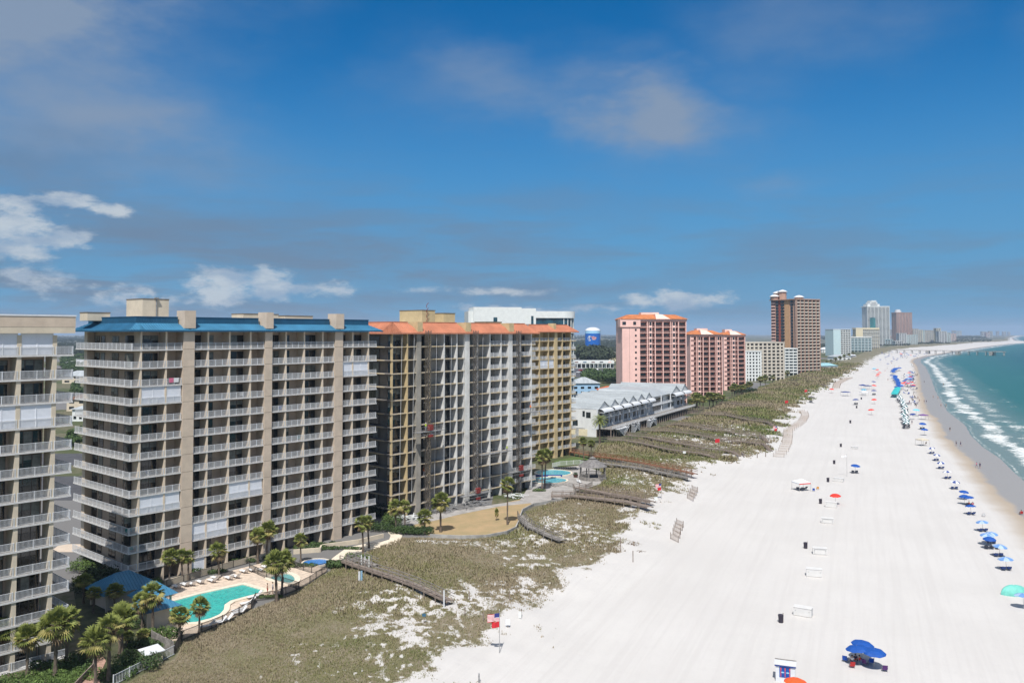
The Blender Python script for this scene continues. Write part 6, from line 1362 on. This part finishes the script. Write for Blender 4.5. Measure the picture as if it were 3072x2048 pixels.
def chair(fabm):
    r = empty('beach_chair', (0,0,0)); MB().box(-.28,.28,-.25,.25,.25,.29).build('seat', fabm, r)
    b = MB(); b.face([(-.28,.25,.27),(.28,.25,.27),(.28,.45,.85),(-.28,.45,.85)]); b.face([(-.28,.28,.25),(-.28,.48,.83),(.28,.48,.83),(.28,.28,.25)]); b.build('backrest', fabm, r)
    f = MB()
    for x_ in (-.3,.3): f.bar((x_,-.3,0),(x_,.3,.45),.03); f.bar((x_,.3,0),(x_,-.28,.45),.03); f.bar((x_,-.3,.45),(x_,.38,.5),.04)
    f.build('frame', M['steel'], r); return r
CH = {k: chair(fab('chair_'+k, c)) for k, c in (('blue',(.01,.08,.42)),('red',(.5,.03,.03)),('purple',(.10,.03,.16)),('white',(.7,.7,.7)),('orange',(.75,.35,.08)))}
_f = set()
def place(d, key, pos, rz, label, cat, grp=None, sc=None, tilt=None):
    pr = d[key]
    if id(pr) in _f: o = copy_tree(pr, pos, rz, sc, label)
    else: _f.add(id(pr)); o = pr; o.location = pos; o.rotation_euler = (0,0,rz); o['label'] = label
    if sc and not isinstance(sc, tuple): o.scale = (sc,)*3
    o['category'] = cat
    if 'group' in o.keys(): del o['group']
    if grp: o['group'] = grp
    if tilt: o.rotation_euler = (tilt[0], tilt[1], rz)
    return o
def um(k, px, py, label, grp=None, sc=1.0, lg=None, tl=True, lgrp=None, n=2):
    x, y, z = G(px, py); z = max(z, -.5)
    place(UM, k, (x, y, z), rng.uniform(0, 6), label, 'beach umbrella', grp, sc, (rng.uniform(-.14,-.04), rng.uniform(-.1,.1)) if tl else None)
    if lg:
        for s_ in range(n): place(LG, lg, (x-.5+s_*1.0, y+.2, z), math.pi*.9+rng.uniform(-.15,.15), ' '.join(f'lounger under the {label}'.split()[:16]) if not grp else f'lounger under one of the {grp}', 'beach lounger', lgrp or (f'loungers under the {grp}' if grp else f'pair of loungers beneath the {label}'), sc)
# single named umbrellas
um('blue', 2564.5, 1419, 'solid blue umbrella beside the white pennant pole', sc=1.15, lg='dark')
um('red', 2507, 1512, 'red umbrella behind the third white storage box', sc=1.1)
for i, (a, b) in enumerate([(2796,1361),(2809,1382),(2824,1406),(2844,1436),(2864,1467)]):
    um('nw', a, b, f'blue and white panelled umbrella, {["farthest","second farthest","middle","second nearest","nearest"][i]} of the spaced five', lg='blue')
um('blue', 2890, 1498, 'blue umbrella at the back of the crowded trio on the beach'); um('blue', 2895, 1512, 'blue umbrella at the left front of the crowded trio on the beach'); um('blue', 2909, 1516, 'blue umbrella at the right front of the crowded trio on the beach', lg='dark')
um('blue', 2914, 1544, 'blue umbrella just below the crowded trio', lg='blue')
um('stripe', 2950, 1594, 'pale striped umbrella, farthest of the pale striped line', lg='blue'); um('stripe', 2975, 1630, 'pale striped umbrella, behind the solid blue one in the pale line', lg='blue'); um('stripe', 2960, 1634, 'pale striped umbrella, left of the solid blue one in the pale line'); um('blue', 2969, 1646, 'solid blue umbrella among the pale striped ones', lg='dark', n=3)
um('stripe', 2997, 1669, 'pale striped umbrella, second nearest of the pale line', lg='blue'); um('stripe', 3020, 1710, 'pale striped umbrella, nearest of the pale line', lg='blue'); um('stripe', 3071, 1826, 'pale striped umbrella cut by the right edge below the teal tent')
um('bigblue', 2584, 1979, 'large blue umbrella at the back of the bottom group'); um('bigblue', 2578, 1995, 'large blue umbrella at the front left of the bottom group', sc=1.0); um('bigblue', 2622, 2004, 'large blue umbrella leaning right in the bottom group')
um('orange', 2386, 2098, 'orange red umbrella at the bottom edge before the rental booth')
for k, a, b, l, s_, lg in [('red',2623,1211,'small red umbrella, second from the two canopies',1.3,None),('red',2615,1244,'small red umbrella standing alone mid beach',1.3,None),('red',2494.6,1179,'small red umbrella near the dune beside the distant fence',1.4,None),('straw',2433,1208,'dark umbrella at the dune edge with loungers behind',1.5,'dark'),('navy',2568,1214,'dark blue umbrella over dark chairs above a litter bin',1.5,'dark'),
   ('red',2621,1168,'small red umbrella beside the twin navy canopies',1.5,None),('navy',2620,1156,'navy umbrella above the red one near the twin canopies',1.5,None),('navy',2622,1185,'navy umbrella below the red one near the twin canopies',1.5,'dark'),('aqua',2592,1183,'aqua umbrella left of the white shelter',1.6,None),
   ('aqua',2748,1247,'pale aqua umbrella tilted over the sand',1.5,None),('purple' if 'purple' in UM else 'navy',2740,1258,'small purple-blue umbrella over dark bags',1.3,None),('blue',2767,1288,'bright blue umbrella, upper of the two beside the rope of rentals',1.3,'dark'),('blue',2773,1305,'bright blue umbrella, lower of the two beside the rope of rentals',1.2,None),
   ('aqua',2623,1117,'aqua umbrella among red ones far up the beach',2.0,None),('red',2633,1118,'red umbrella right of the far aqua one',1.6,None),('red',2638,1126,'faint red umbrella, upper of the far three',1.5,None),('red',2636,1131,'faint red umbrella, middle of the far three',1.5,None),('red',2633,1136,'faint red umbrella, lower of the far three',1.5,None)]:
    um(k, a, b, l, sc=s_, lg=lg)
# dense rental rows
line = [P(2695,1196), P(2701,1204), P(2705,1213), P(2710,1223), P(2713,1235), P(2713,1250), P(2716,1262), P(2719,1273), P(2720,1284)]
for i in range(26):
    t = i/25*(len(line)-1); k = min(int(t), len(line)-2); f = t-k; x = line[k][0]*(1-f)+line[k+1][0]*f+rng.uniform(-.8,.8); y = line[k][1]*(1-f)+line[k+1][1]*f
    place(UM, 'gw', (x, y, GZ(x, y)), rng.uniform(0,6), 'green and white umbrella in the tight rental row mid beach', 'beach umbrella', 'green and white umbrellas in the tight row', 1.25)
    for s_ in (-1, 1): place(LG, 'dark', (x+s_*.9, y+.3, GZ(x, y)), math.pi+rng.uniform(-.3,.3), 'dark lounger under the tight green and white umbrella row', 'beach lounger', 'loungers of the tight row', 1.2)
def chain(pts, n, key, label, grp, sc, jit=1.0):
    ln = [P(*p) for p in pts]
    for i in range(n):
        t = i/(n-1)*(len(ln)-1); k = min(int(t), len(ln)-2); f = t-k; x = ln[k][0]*(1-f)+ln[k+1][0]*f+rng.uniform(-jit,jit); y = ln[k][1]*(1-f)+ln[k+1][1]*f+rng.uniform(-jit,jit)
        place(UM, key, (x, y, GZ(x, y)), rng.uniform(0,6), label, 'beach umbrella', grp, sc)
chain([(2698,1172),(2694,1160),(2692,1150),(2686,1142),(2680,1135)], 34, 'blue', 'blue umbrella in the packed blue rental row far up the beach', 'packed blue umbrellas', 1.5, 1.6)
for i in range(40):
    py = rng.uniform(1120, 1215); px = 2702+(py-1120)*.12+rng.uniform(4, 38); x, y = P(px, py)
    place(LG, rng.choice(['dark','blue','dark']), (x, y, GZ(x, y)), rng.uniform(0,6), 'small lounger on the sand between the packed umbrella rows and the water', 'beach lounger', 'loungers between the packed rows and the water', 1.3)
chain([(2677,1125),(2684,1117),(2692,1113),(2698,1111)], 22, 'blue', 'blue umbrella in the second packed blue row, beyond the first', 'second row of packed blue umbrellas', 1.6, 2)
for i in range(120):
    py = rng.choice([rng.uniform(1062,1110), rng.uniform(1105,1170)]); e = 2700+ (1170-py)*.45 if py > 1100 else 2730 + (1100-py)*1.2
    px = e + rng.uniform(2, 45) if py > 1075 else rng.uniform(2700, 2790)
    x, y = P(px, py)
    if sdist(np.array([x]), np.array([y]), WL)[0] > -14: continue
    k = rng.choice(['navy','blue','navy','gw','stripe','red']); cn = {'navy':'navy','blue':'blue','gw':'green and white','stripe':'pale striped','red':'red'}[k]
    place(UM, k, (x, y, GZ(x, y)), rng.uniform(0,6), f'tiny {cn} umbrella scattered on the far beach near the water', 'beach umbrella', f'{cn} umbrellas scattered on the far beach', 1.5)
    if i % 2 == 0: place(LG, 'dark', (x+2, y-1, GZ(x, y)), rng.uniform(0,6), 'tiny dark lounger on the far beach near the water', 'beach lounger', 'loungers scattered on the far beach', 1.5)
for i in range(16):
    x, y = P(rng.uniform(2640, 2700), rng.uniform(1058, 1100)); place(UM, 'navy', (x, y, GZ(x, y)), 0, 'tiny navy umbrella on the wide sand before the pier', 'beach umbrella', 'navy umbrellas before the pier', 1.5)
# canopies / tents
def canopy(px, py, w, d, h, m, label, peak=.8, rz=0.0, legs=True, m2=None, cat='canopy tent'):
    x, y, z = G(px, py); r = empty('canopy_tent', (x, y, z), rz, label, cat); b = MB(); e = [(-w/2,-d/2,h),(w/2,-d/2,h),(w/2,d/2,h),(-w/2,d/2,h)]
    for i in range(4): b.mat(0).face([e[i], e[(i+1)%4], (0,0,h+peak)])
    for i in range(4):
        p, q = e[i], e[(i+1)%4]; b.mat(1 if i == 0 else 0).face([(p[0],p[1],h-.28),(q[0],q[1],h-.28),q,p])
    b.build('cover', [m, m2 or m], r)
    for p in e: MB().box(p[0]-.03,p[0]+.03,p[1]-.03,p[1]+.03,0,h).build('leg', M['steel'], r)
    return r
canopy(2404, 1470, 3.3, 3.3, 2.1, cl_['white'], 'white peaked canopy tent with a red front edge over dark chairs', .9, .25, m2=cl_['red'])
for i, (dx, dy) in enumerate(((-.9,.2),(.1,-.2),(.8,.6))):
    x, y, z = G(2404+dx*12, 1470-dy*4); place(LG, 'dark', (x, y, z), 2.8+i*.3, f'dark lounger under the white and red canopy tent, {["left","middle","right"][i]} one', 'beach lounger', 'loungers under the white and red tent')
canopy(2767, 1336, 3.2, 3.2, 2.2, mat('tan_canopy', (.55,.50,.40), .7, .05), 'tan canopy tent beside the water with dark bags around', .6, .2)
canopy(2536.6, 1187, 4.5, 4.5, 2.6, cl_['navy'], 'navy flat canopy tent alone on the sand', .3); canopy(2589, 1166, 4.2, 4.2, 2.6, cl_['navy'], 'left navy canopy of the twin tents', .7); canopy(2603, 1168, 4.2, 4.2, 2.6, mat('slate_canopy', (.10,.12,.22), .7), 'right slate canopy of the twin tents', .7)
canopy(2592, 1186, 4.0, 4.0, 2.3, cl_['white'], 'white canopy below the twin navy tents', .6)
canopy(2770, 1258, 3.4, 3.0, 2.2, cl_['purple'], 'dark purple canopy with people beside the water', .4)
x0, y0 = P(2683,1192); x1, y1 = P(2694,1172); r = empty('canopy_tent', (x0, y0, 0), math.atan2(y1-y0, x1-x0), 'long bright teal canopy between the rental umbrella rows', 'canopy tent'); L_ = math.hypot(x1-x0, y1-y0)
b = MB(); b.face([(0,-2,2.2),(L_,-2,2.2),(L_,0,2.8),(0,0,2.8)]); b.face([(0,0,2.8),(L_,0,2.8),(L_,2,2.2),(0,2,2.2)]); b.face([(0,-2,2.0),(0,-2,2.2),(0,0,2.8),(0,2,2.2),(0,2,2.0)]); b.build('cover', cl_['teal'], r)
lm = MB().box(-.05,.05,-.05,.05,0,2.5).mesh('leg', M['steel'])
for i in range(6):
    for yy in (-1.9, 1.9): ob('leg', lm, r, (L_*i/5, yy, 0))
x, y, z = G(3042, 1782); r = empty('dome_tent', (x, y, z), .1, 'teal green pop-up dome tent at the right edge', 'tent'); b = MB(); n, k = 8, 16; tm = mat('dome_tent_fabric', (.16,.52,.44), .6, .08, 1.2)
for i in range(n):
    for j in range(k):
        def q(i, j): e_ = math.pi/2*i/n; a_ = 2*math.pi*j/k; s_ = math.cos(e_)**.8 if i < n else 0; return (2.0*s_*math.cos(a_)*(1+.08*math.cos(4*a_)), 1.15*s_*math.sin(a_), 1.45*math.sin(e_)**.9)
        if i < 4 and 12 <= j <= 13 and False: continue
        b.face([q(i,j), q(i,j+1), q(i+1,j+1), q(i+1,j)])
b.build('shell', tm, r); MB().bar((-1.9,0,.02), (-1.0,0,1.1), .04).bar((-1.0,0,1.1), (0,0,1.5), .04).bar((0,0,1.5), (1.0,0,1.1), .04).bar((1.0,0,1.1), (1.9,0,.02), .04).build('tent_pole', M['white'], r)
# people and chairs in the bottom group
def chr_(k, px, py, rz, l): x, y, z = G(px, py); return place(CH, k, (x, y, z), rz, l, 'beach chair')
chr_('blue', 2536, 1983, 2.6, 'blue folding chair left of the bottom umbrella group'); chr_('red', 2556, 2001, 3.0, 'red folding chair before the bottom umbrella group'); chr_('purple', 2654, 2012, 2.9, 'purple folding chair standing apart right of the bottom group'); chr_('white', 2950.8, 1549, 2.8, 'white folding chair right of the lone blue umbrella'); chr_('orange', 2453, 1468, 2.9, 'orange chair right of the white and red canopy tent'); chr_('blue', 2441, 1473, 2.8, 'blue chair right of the white and red canopy tent')
chr_('red', 3063, 1543, 3.0, 'red chair at the right edge on the damp sand'); chr_('purple', 2597, 1994, 2.2, 'purple chair shaded inside the bottom group'); chr_('blue', 2612, 1990, 3.0, 'blue chair shaded inside the bottom group')
for (a, b_), tp, bt, l, rz in [((2556,1990),'white','navy','seated person in white under the bottom umbrellas',2.9),((2567,1986),'navy','red','seated person in navy under the bottom umbrellas',2.7),((2576,1990),'red','navy','seated person in red at the back of the bottom group',3.2),((3063,1543),'pink','navy','seated person in pink at the right edge on the damp sand',3.0),((2906,1517),'red','navy','seated person in red under the crowded blue trio',3.0),((2918,1519),'pink','black','seated person in pink right of the crowded blue trio',2.8)]:
    x, y, z = G(a, b_); person(x, y, z-.02, rz, l, 'sit', tp, bt)
x, y, z = G(2770, 1333); person(x+1, y, z, 3, 'seated person under the tan canopy', 'sit', 'black', 'black')
# sunbathers by the pool
for (a, b_), pose, tp, l in [((802,1783),'stand',None,'person in trunks at the corner of the turquoise pool'),((818,1779),'stand','white','person in a white shirt beside the turquoise pool corner')]:
    x, y = P(a, b_, .1); person(x, y, .1, 2.0, l, pose, tp, 'red' if not tp else 'navy')
# bins, boxes
binm = mat('dark_plastic_bin', (.035,.03,.045), .6, .1)
r0 = empty('litter_bin', (0,0,0)); b = MB(); b.tube([(0,0,0),(0,0,.95)], [.30,.36], 14); b.build('bin_body', binm, r0); b = MB(); b.tube([(0,0,.95),(0,0,1.08),(0,0,1.16)], [.39,.36,.12], 14); b.build('lid', binm, r0); MB().bar((.32,0,0),(.32,0,1.3),.08).build('post', M['wood'], r0)
for i, (a, b_) in enumerate([(2342.6,1866),(2416.7,1644),(2461.5,1510),(2484,1445),(2502.5,1391),(2522.6,1340),(2551,1269),(2584,1198),(2570,1224)]):
    x, y, z = G(a, b_); l = f'dark litter bin on the sand, number {i+1} counted from the camera'
    l = 'dark litter bin, ' + ['nearest the camera, left of a closed white box','second from the camera, beside an open framed white box','third from the camera, left of the red umbrella','fourth from the camera, right of the white and red tent','fifth from the camera, left of the pennant pole','sixth counted away from the camera','alone far up mid beach','tiny, right of the dark blue umbrella','tiny, just below the dark blue umbrella'][i]
    if i == 0: r0.location = (x, y, z); tag(r0, l, 'litter bin')
    else: o = copy_tree(r0, (x, y, z), 0, label=l); o.scale = (1.15,)*3 if i > 5 else (1,)*3
boxm = mat('sand_white_box_paint', (.62,.61,.59), .6, .03, 1)
def wbox(p, q, h, dpt, frame, label):
    a, b_ = P(*p), P(*q); L_ = math.dist(a, b_); r = empty('storage_box', (a[0], a[1], GZ(*a)), math.atan2(b_[1]-a[1], b_[0]-a[0]), label, 'storage box')
    b = MB(); b.box(0, L_, 0, dpt, .05, h); b.box(.05, .2, .05, dpt-.05, -.02, .05); b.box(L_-.2, L_-.05, .05, dpt-.05, -.02, .05); b.build('box', boxm, r)
    t = MB(); t.box(-.05, L_+.05, -.05, dpt+.05, h+.002, h+.07); t.build('lid', boxm, r)
    if frame: f = MB(); f.box(.25, L_-.25, -.02, -.001, .2, h-.15); f.mat(0).build('door', boxm, r); g_ = MB(); [g_.bar(a_, b__, .04) for a_, b__ in (((.25,-.03,.2),(.25,-.03,h-.15)),((.25,-.03,h-.15),(L_-.25,-.03,h-.15)),((L_-.25,-.03,h-.15),(L_-.25,-.03,.2)))]; g_.build('door_frame', M['steel'], r)
    for x_ in (.3, L_-.3): MB().box(x_-.05, x_+.05, -.035, -.021, h*.6, h*.7).build('latch', M['steel'], r)
wbox((2380,1844),(2434,1853), 1.15, 1.2, False, 'closed white storage box, nearest the camera'); wbox((2419,1728),(2467,1732), 1.2, 1.2, False, 'closed white storage box, second from the camera'); wbox((2439,1662),(2482,1665), 1.1, 1.2, True, 'white storage box with a framed door beside a litter bin')
wbox((2464,1568),(2501,1571), 1.0, 1.2, True, 'white storage box with a framed door, fourth from the camera'); wbox((2476,1520),(2510,1523), 1.15, 1.2, False, 'white storage box before the red umbrella'); wbox((2499,1443),(2529,1446), .9, 1.2, False, 'pale storage box between a litter bin and the pennant pole'); wbox((2552,1345),(2570,1347), .7, 1.2, False, 'small pale storage box beyond the pennant pole')
# things left on the balconies -----------------------------------------------
def bal(px, k, yo, key, label, z1=Z1, c=cB, n=nB, a=aB, dct=None, grp=None):
    s_ = along(c, a, px, z1+k*FL); w = toworld(c, a, n, s_, yo); place(dct or CH, key, (w[0], w[1], z1+k*FL+.01), rng.uniform(2.2,3.4), label, 'balcony chair', grp)
CH['teal'] = chair(fab('chair_teal', (.01,.22,.22)))
bal(392, 2, .9, 'teal', 'teal chair on the corner balcony two floors up from the lowest rails, left one'); bal(403, 2, 1.1, 'teal', 'teal chair on the corner balcony two floors up from the lowest rails, right one'); bal(405, 1, 1.0, 'teal', 'teal chair on the corner balcony one floor up from the lowest rails')
bal(440, 8, 1.2, 'teal', 'teal chair on the eighth raised balcony of the first bay'); bal(448, 12, .9, 'white', 'white chair on the top balcony of the first bay')
for i, (px, k) in enumerate([(470,6),(455,5),(600,2),(640,10),(655,7),(700,6),(720,4),(735,9),(830,5),(870,3),(880,10),(930,8),(945,2),(1040,6),(1080,4),(1090,9),(585,7),(665,1),(905,6),(525,10),(1065,11),(850,8)]):
    bal(px, k, 1.1, ['white','blue','teal','white'][i%4], 'small chair half hidden behind a balcony rail of the tan condominium', grp='chairs on the tan condominium balconies')
def towel(px, k, w_, m, label): s_ = along(cB, aB, px, Z1+k*FL); w = toworld(cB, aB, nB, s_, .0); o = MB().box(0, w_, -.03, -.005, .35, 1.06).box(0, w_, -.03, .15, 1.06, 1.075).build('towel', m, None, (w[0], w[1], Z1+k*FL), math.pi/2-A1); tag(o, label, 'towel')
towel(507, 10, .8, cl['pink'], 'pink towel hung over a rail high on the first bay'); towel(520, 10, .9, cl['white'], 'white towel hung beside the pink one high on the first bay')
# rental booth
a, b_ = P(2327,2042), P(2386,2050); L_ = math.dist(a, b_); r = empty('rental_booth', (a[0], a[1], 0), math.atan2(b_[1]-a[1], b_[0]-a[0]), 'white beach rental booth with blue doors and orange paddles at the bottom edge', 'booth')
MB().box(0, L_, 0, 1.25, 0, 1.95).build('wall', M['white'], r); MB().box(-.12, L_+.12, -.15, 1.2, 1.952, 2.06).build('roof', M['white'], r); MB().box(-.12, L_+.12, 1.202, 1.5, 1.952, 2.09).build('roof_trim', M['woodg'], r); MB().box(-.1, L_+.1, -.12, -.003, 1.78, 1.95).build('fascia', cl_['navy'], r)
dm = cl_['blue']; MB().box(.42, L_-.52, -.03, -.002, .55, 1.78).build('door', dm, r); w_ = L_-.94
pd_ = MB()
for x_ in (.58, .42+w_*.52, L_-.60): pd_.box(x_-.03, x_+.03, -.06, -.031, .6, 1.65); pd_.tube([(x_,-.05,1.35),(x_,-.05,1.6)], [.05,.06], 6)
pd_.build('paddle', cl_['orange'], r)
for x_ in (.42+w_*.30, .42+w_*.76):
    q = MB(); q.face([(x_+.17*math.cos(t), -.036, 1.12+.09*math.sin(t)) for t in [2*math.pi*i/14 for i in range(14)]]); q.build('sign', cl_['aqua'], r)
    q = MB(); [q.box(x_-.14+i*.06, x_-.105+i*.06, -.045, -.037, 1.09, 1.15) for i in range(5)]; q.build('lettering', cl_['white'], r)
# flags -----------------------------------------------------------------------
def flag_geo(w, h, fn, m, parent, z, nm='flag', off=0.0):
    """waving cloth flying to -x from the pole; fn(u,v) -> material slot"""
    b = MB(); nx, nz_ = 26, 26
    def q(i, j): u = i/nx; v = j/nz_; return (-w*u, .10*math.sin(u*7+v)*u+.02, z - h*(1-v) - .12*w*u*u + .03*math.sin(u*9)*u)
    for i in range(nx):
        for j in range(nz_): b.mat(fn((i+.5)/nx, (j+.5)/nz_)); b.face([q(i,j), q(i,j+1), q(i+1,j+1), q(i+1,j)])
    return b.build(nm, m, parent)
flr, flw_, flb = mat('flag_red', (.55,.02,.03), .7, .05), mat('flag_white', (.75,.75,.75), .7, .03), mat('flag_blue', (.03,.04,.20), .7, .05)
def usf(u, v):
    if u < .42 and v > .46:
        c = u/.42*11; r_ = (v-.46)/.54*9
        if abs(c-round(c)) < .28 and abs(r_-round(r_)) < .3 and (round(c)+round(r_)) % 2 == 0 and 0 < round(c) < 11 and 0 < round(r_) < 9: return 1
        return 2
    return 0 if int((1-v)*13) % 2 == 0 else 1
def flagpole(px, py, h, label, us, red, sc=1.0, white=False):
    x, y, z = G(px, py); r = empty('flagpole', (x, y, z), .15, label, 'flagpole'); MB().tube([(0,0,-.3),(0,0,h)], [.045,.03], 8).build('pole', M['steel'], r); MB().tube([(0,0,h),(0,0,h+.06),(0,0,h+.12)], [.05,.07,.02], 8).build('finial', M['white'], r)
    z_ = h-.35
    if us: flag_geo(1.5*sc, .95*sc, usf, [flr, flw_, flb], r, z_, 'striped_flag'); z_ -= 1.0*sc
    if red:
        flag_geo(.95*sc, .72*sc, lambda u, v: 0, [flr], r, z_, 'red_flag')
        
    if white: flag_geo(1.5*sc, .5*sc, lambda u, v: 0 if v > .5-.5*(1-u) else 0, [flw_], r, z_, 'pennant')
    return r
flagpole(1498.5, 1958, 5.2, 'flagpole with stars and stripes over a red flag, nearest the camera', True, True)
flagpole(1984, 1497, 4.0, 'flagpole with stars and stripes over a red flag near the paired boardwalks', True, True, .9)
flagpole(2159.5, 1363, 5.4, 'flagpole with one red flag among the townhouse boardwalks', False, True, 1.6)
flagpole(2331.6, 1317, 5.2, 'flagpole with a red flag beside the long stepped sand fence', True, True, 1.0); flagpole(2365, 1219, 3.6, 'short flagpole with a red flag far up the dune edge', False, True, 1.9); flagpole(2422, 1182, 3.2, 'tiny flagpole with a red flag farthest up the dune', False, True, 1.9)
flagpole(2541, 1428, 6.2, 'tall thin pole with a pale pennant on the open sand', False, False, 1.0, True)
# pool loungers
for i, (a, b_) in enumerate([(505,1772),(531,1764),(556,1758),(575,1756),(602,1750),(637,1746),(646,1738),(687,1738),(708,1733),(755,1714),(785,1714),(798,1705),(733,1718),(744,1812),(720,1833),(717,1841),(675,1865),(655,1872),(622,1882),(764,1793)]):
    x, y = P(a, b_, .1); o = place(LG, 'white', (x, y, .1), (math.pi/2-A1)+math.pi+.0 + (0 if i < 13 else 1.4), 'white lounger in the row between the turquoise pool and the planter wall' if i < 13 else 'white lounger on the curved seaward edge of the pool deck', 'pool lounger', 'white loungers in the row behind the turquoise pool' if i < 13 else 'white loungers on the seaward edge of the deck', 1.15)
for i, px in enumerate(range(1668, 1735, 7)):
    x, y = P(px, 1408.5, .1); place(LG, 'dark', (x, y, .1), 2.6, 'dark lounger in the row behind the upper round pool', 'pool lounger', 'dark loungers behind the round pools')
for a, b_ in ((1735,1447),(1741,1449),(1661,1459),(1668,1457)): x, y = P(a, b_, .1); place(CH, 'white', (x, y, .1), a, 'white chair on the grey sun deck near the lower round pool', 'chair', 'white chairs on the grey sun deck')
mastm = mat('mast_metal', (.13,.115,.10), .6, .2, 2, metal=.2)
# =================================================================== MAST CLIMBERS on the stripped condominium
def mast(px, label, plats, top=ZOT+.6, ywall=-1.6):
    s_ = SO(px, 18); w = toworld(cO, aO, nO, s_, ywall); r = empty('mast_climber', (w[0], w[1], 0), math.pi/2-A2, label, 'repair hoist'); b = MB(); g_ = .42
    for x_ in (-g_, g_):
        for y_ in (-g_, g_): b.box(x_-.05, x_+.05, y_-.05, y_+.05, 0, top)
    n = int(top/1.0)
    for i in range(n):
        z = i*top/n; z2 = (i+1)*top/n; s1 = 1 if i % 2 else -1
        for c_ in (((-g_,-g_),(g_,-g_)),((-g_,g_),(g_,g_)),((-g_,-g_),(-g_,g_)),((g_,-g_),(g_,g_))):
            p, q = c_ if s1 > 0 else c_[::-1]; b.bar((*p, z), (*q, z2), .075); b.bar((*p, z), (*q, z), .06)
    b.build('lattice_mast', mastm, r)
    for k in range(1, 5): MB().box(-.1, .1, .4, 1.45, top*k/5, top*k/5+.12).build('wall_tie', M['steel'], r)
    for (z, x0_, x1_, dr) in plats:
        p = MB(); p.box(x0_, x1_, -1.0, .38+.0, z-.12, z); 
        for zz in (.5, 1.05): p.bar((x0_,-1.0,z+zz),(x1_,-1.0,z+zz),.05); p.bar((x0_,-1.0,z+zz),(x0_,.38,z+zz),.05); p.bar((x1_,-1.0,z+zz),(x1_,.38,z+zz),.05)
        k = int((x1_-x0_)/1.2)
        for i in range(k+1): x_ = x0_+(x1_-x0_)*i/k; p.bar((x_,-1.0,z),(x_,-1.0,z+1.05),.05)
        for i in range(k): a_, b__ = x0_+(x1_-x0_)*i/k, x0_+(x1_-x0_)*(i+1)/k; p.bar((a_,-.9,z-.1),(b__,-.9,z-.7 if i % 2 else z-.1),.04)
        p.bar((x0_,-.9,z-.7),(x1_,-.9,z-.7),.06); p.build('work_platform', M['steel'], r)
        if dr: MB().box(-.6, .6, -1.1, -.5, z+.2, z+1.4).box(-.55,.55,-1.07,-.52,z-1.3,z-.75).build('drive_unit', M['red'], r)
    return r
zz = lambda px, py: HC-(py-HZ)*toworld(cO, aO, nO, SO(px), -1.6)[1]/FPX
mast(1269.5, 'leftmost repair hoist mast with a red drive unit halfway up the stripped condominium', [(zz(1269,1290), -4.2, 4.2, True)])
mast(1412.5, 'middle repair hoist mast with its red unit at the ground and a platform above', [(2.2, -5, 4.5, True), (zz(1412,1363), 1.2, 12.0, False)])
mast(1542, 'right repair hoist mast with platforms beside the white railed bays', [(zz(1542,1408), -4.0, 3.5, True), (zz(1542,1237), 3.0, 12.0, False)])
for px, py, tp, l, hat in [(1256,1289,'hivis','worker in a yellow green vest on the highest left hoist platform',flw_),(1500,1353,'hivis','worker in a yellow green vest on the middle hoist platform',flw_),(1571,1232,'orange','worker in orange on the right upper hoist platform',flr)]:
    w = toworld(cO, aO, nO, SO(px), -2.3); z = zz(px, py); person(w[0], w[1], z, 2.4, l, 'stand', tp, 'grey', hat=hat, lo=.1)
for px, y_, k, tp, l in [(1479,.9,4,'hivis','worker in a yellow green vest standing inside an open bay'),(1508,.9,2,'hivis','worker standing inside a lower open bay'),(1278,.7,2,'orange','worker in orange beside the leftmost hoist mast')]:
    w = toworld(cO, aO, nO, SO(px), y_); person(w[0], w[1], zO1+k*FL, 2.4, l, 'stand', tp, 'grey', hat=flr, lo=.1)
x, y = P(1198, 1551); person(x, y, .1, 2.0, 'worker in orange with a yellow helmet in the dark basement opening', 'stand', 'orange', 'grey', hat=mat('yellow_helmet', (.7,.5,.03), .4), lo=.1)
# site clutter at the foot of the stripped condominium
def pile(px, py, label, n, m, w):
    x, y = P(px, py); b = MB(); r = random.Random(int(px))
    for _ in range(n): a_ = r.uniform(0,3.1); l_ = r.uniform(.6,2.2); cx_, cy_, z_ = r.uniform(-w,w), r.uniform(-w*.5,w*.5), r.uniform(.05,.9); b.bar((cx_-l_*math.cos(a_),cy_-l_*math.sin(a_),z_),(cx_+l_*math.cos(a_),cy_+l_*math.sin(a_),z_+r.uniform(-.2,.3)), r.uniform(.05,.2), r.uniform(.04,.12))
    tag(b.build('scrap_pile', m, None, (x, y, .05)), label, 'building materials')
pile(1228, 1558, 'heap of pale boards at the start of the grey path', 26, M['pale'], 2.2); pile(1310, 1535, 'stack of metal guard rails below the first open bay', 30, M['steel'], 3); pile(1365, 1524, 'long stack of metal rails below the second open bay', 26, M['steel'], 4); pile(1430, 1515, 'scaffold parts lying beside the middle hoist', 24, M['steel'], 2.5); pile(1545, 1492, 'flat slabs lying at the foot of the right hoist', 18, M['pale'], 2)
x, y = P(1727, 1432); r = empty('planter', (x, y, .1), 0, 'round dark planter with a small plant beside the upper round pool', 'planter'); MB().tube([(0,0,0),(0,0,.7)], [.5,.7], 12).build('pot', mat('dark_pot', (.10,.04,.03), .7), r); cloud(5, [(0,0,.9,.6,.6,.5)], 120, .3).build('foliage', leafg, r)
# cleanup: unused prototypes
for d in (UM, LG, CH):
    for k, o in d.items():
        if id(o) not in _f:
            for c_ in list(o.children): bpy.data.objects.remove(c_)
            bpy.data.objects.remove(o)
for p in PROT+[WASH, DATE, STUB]: assert id(p) in first
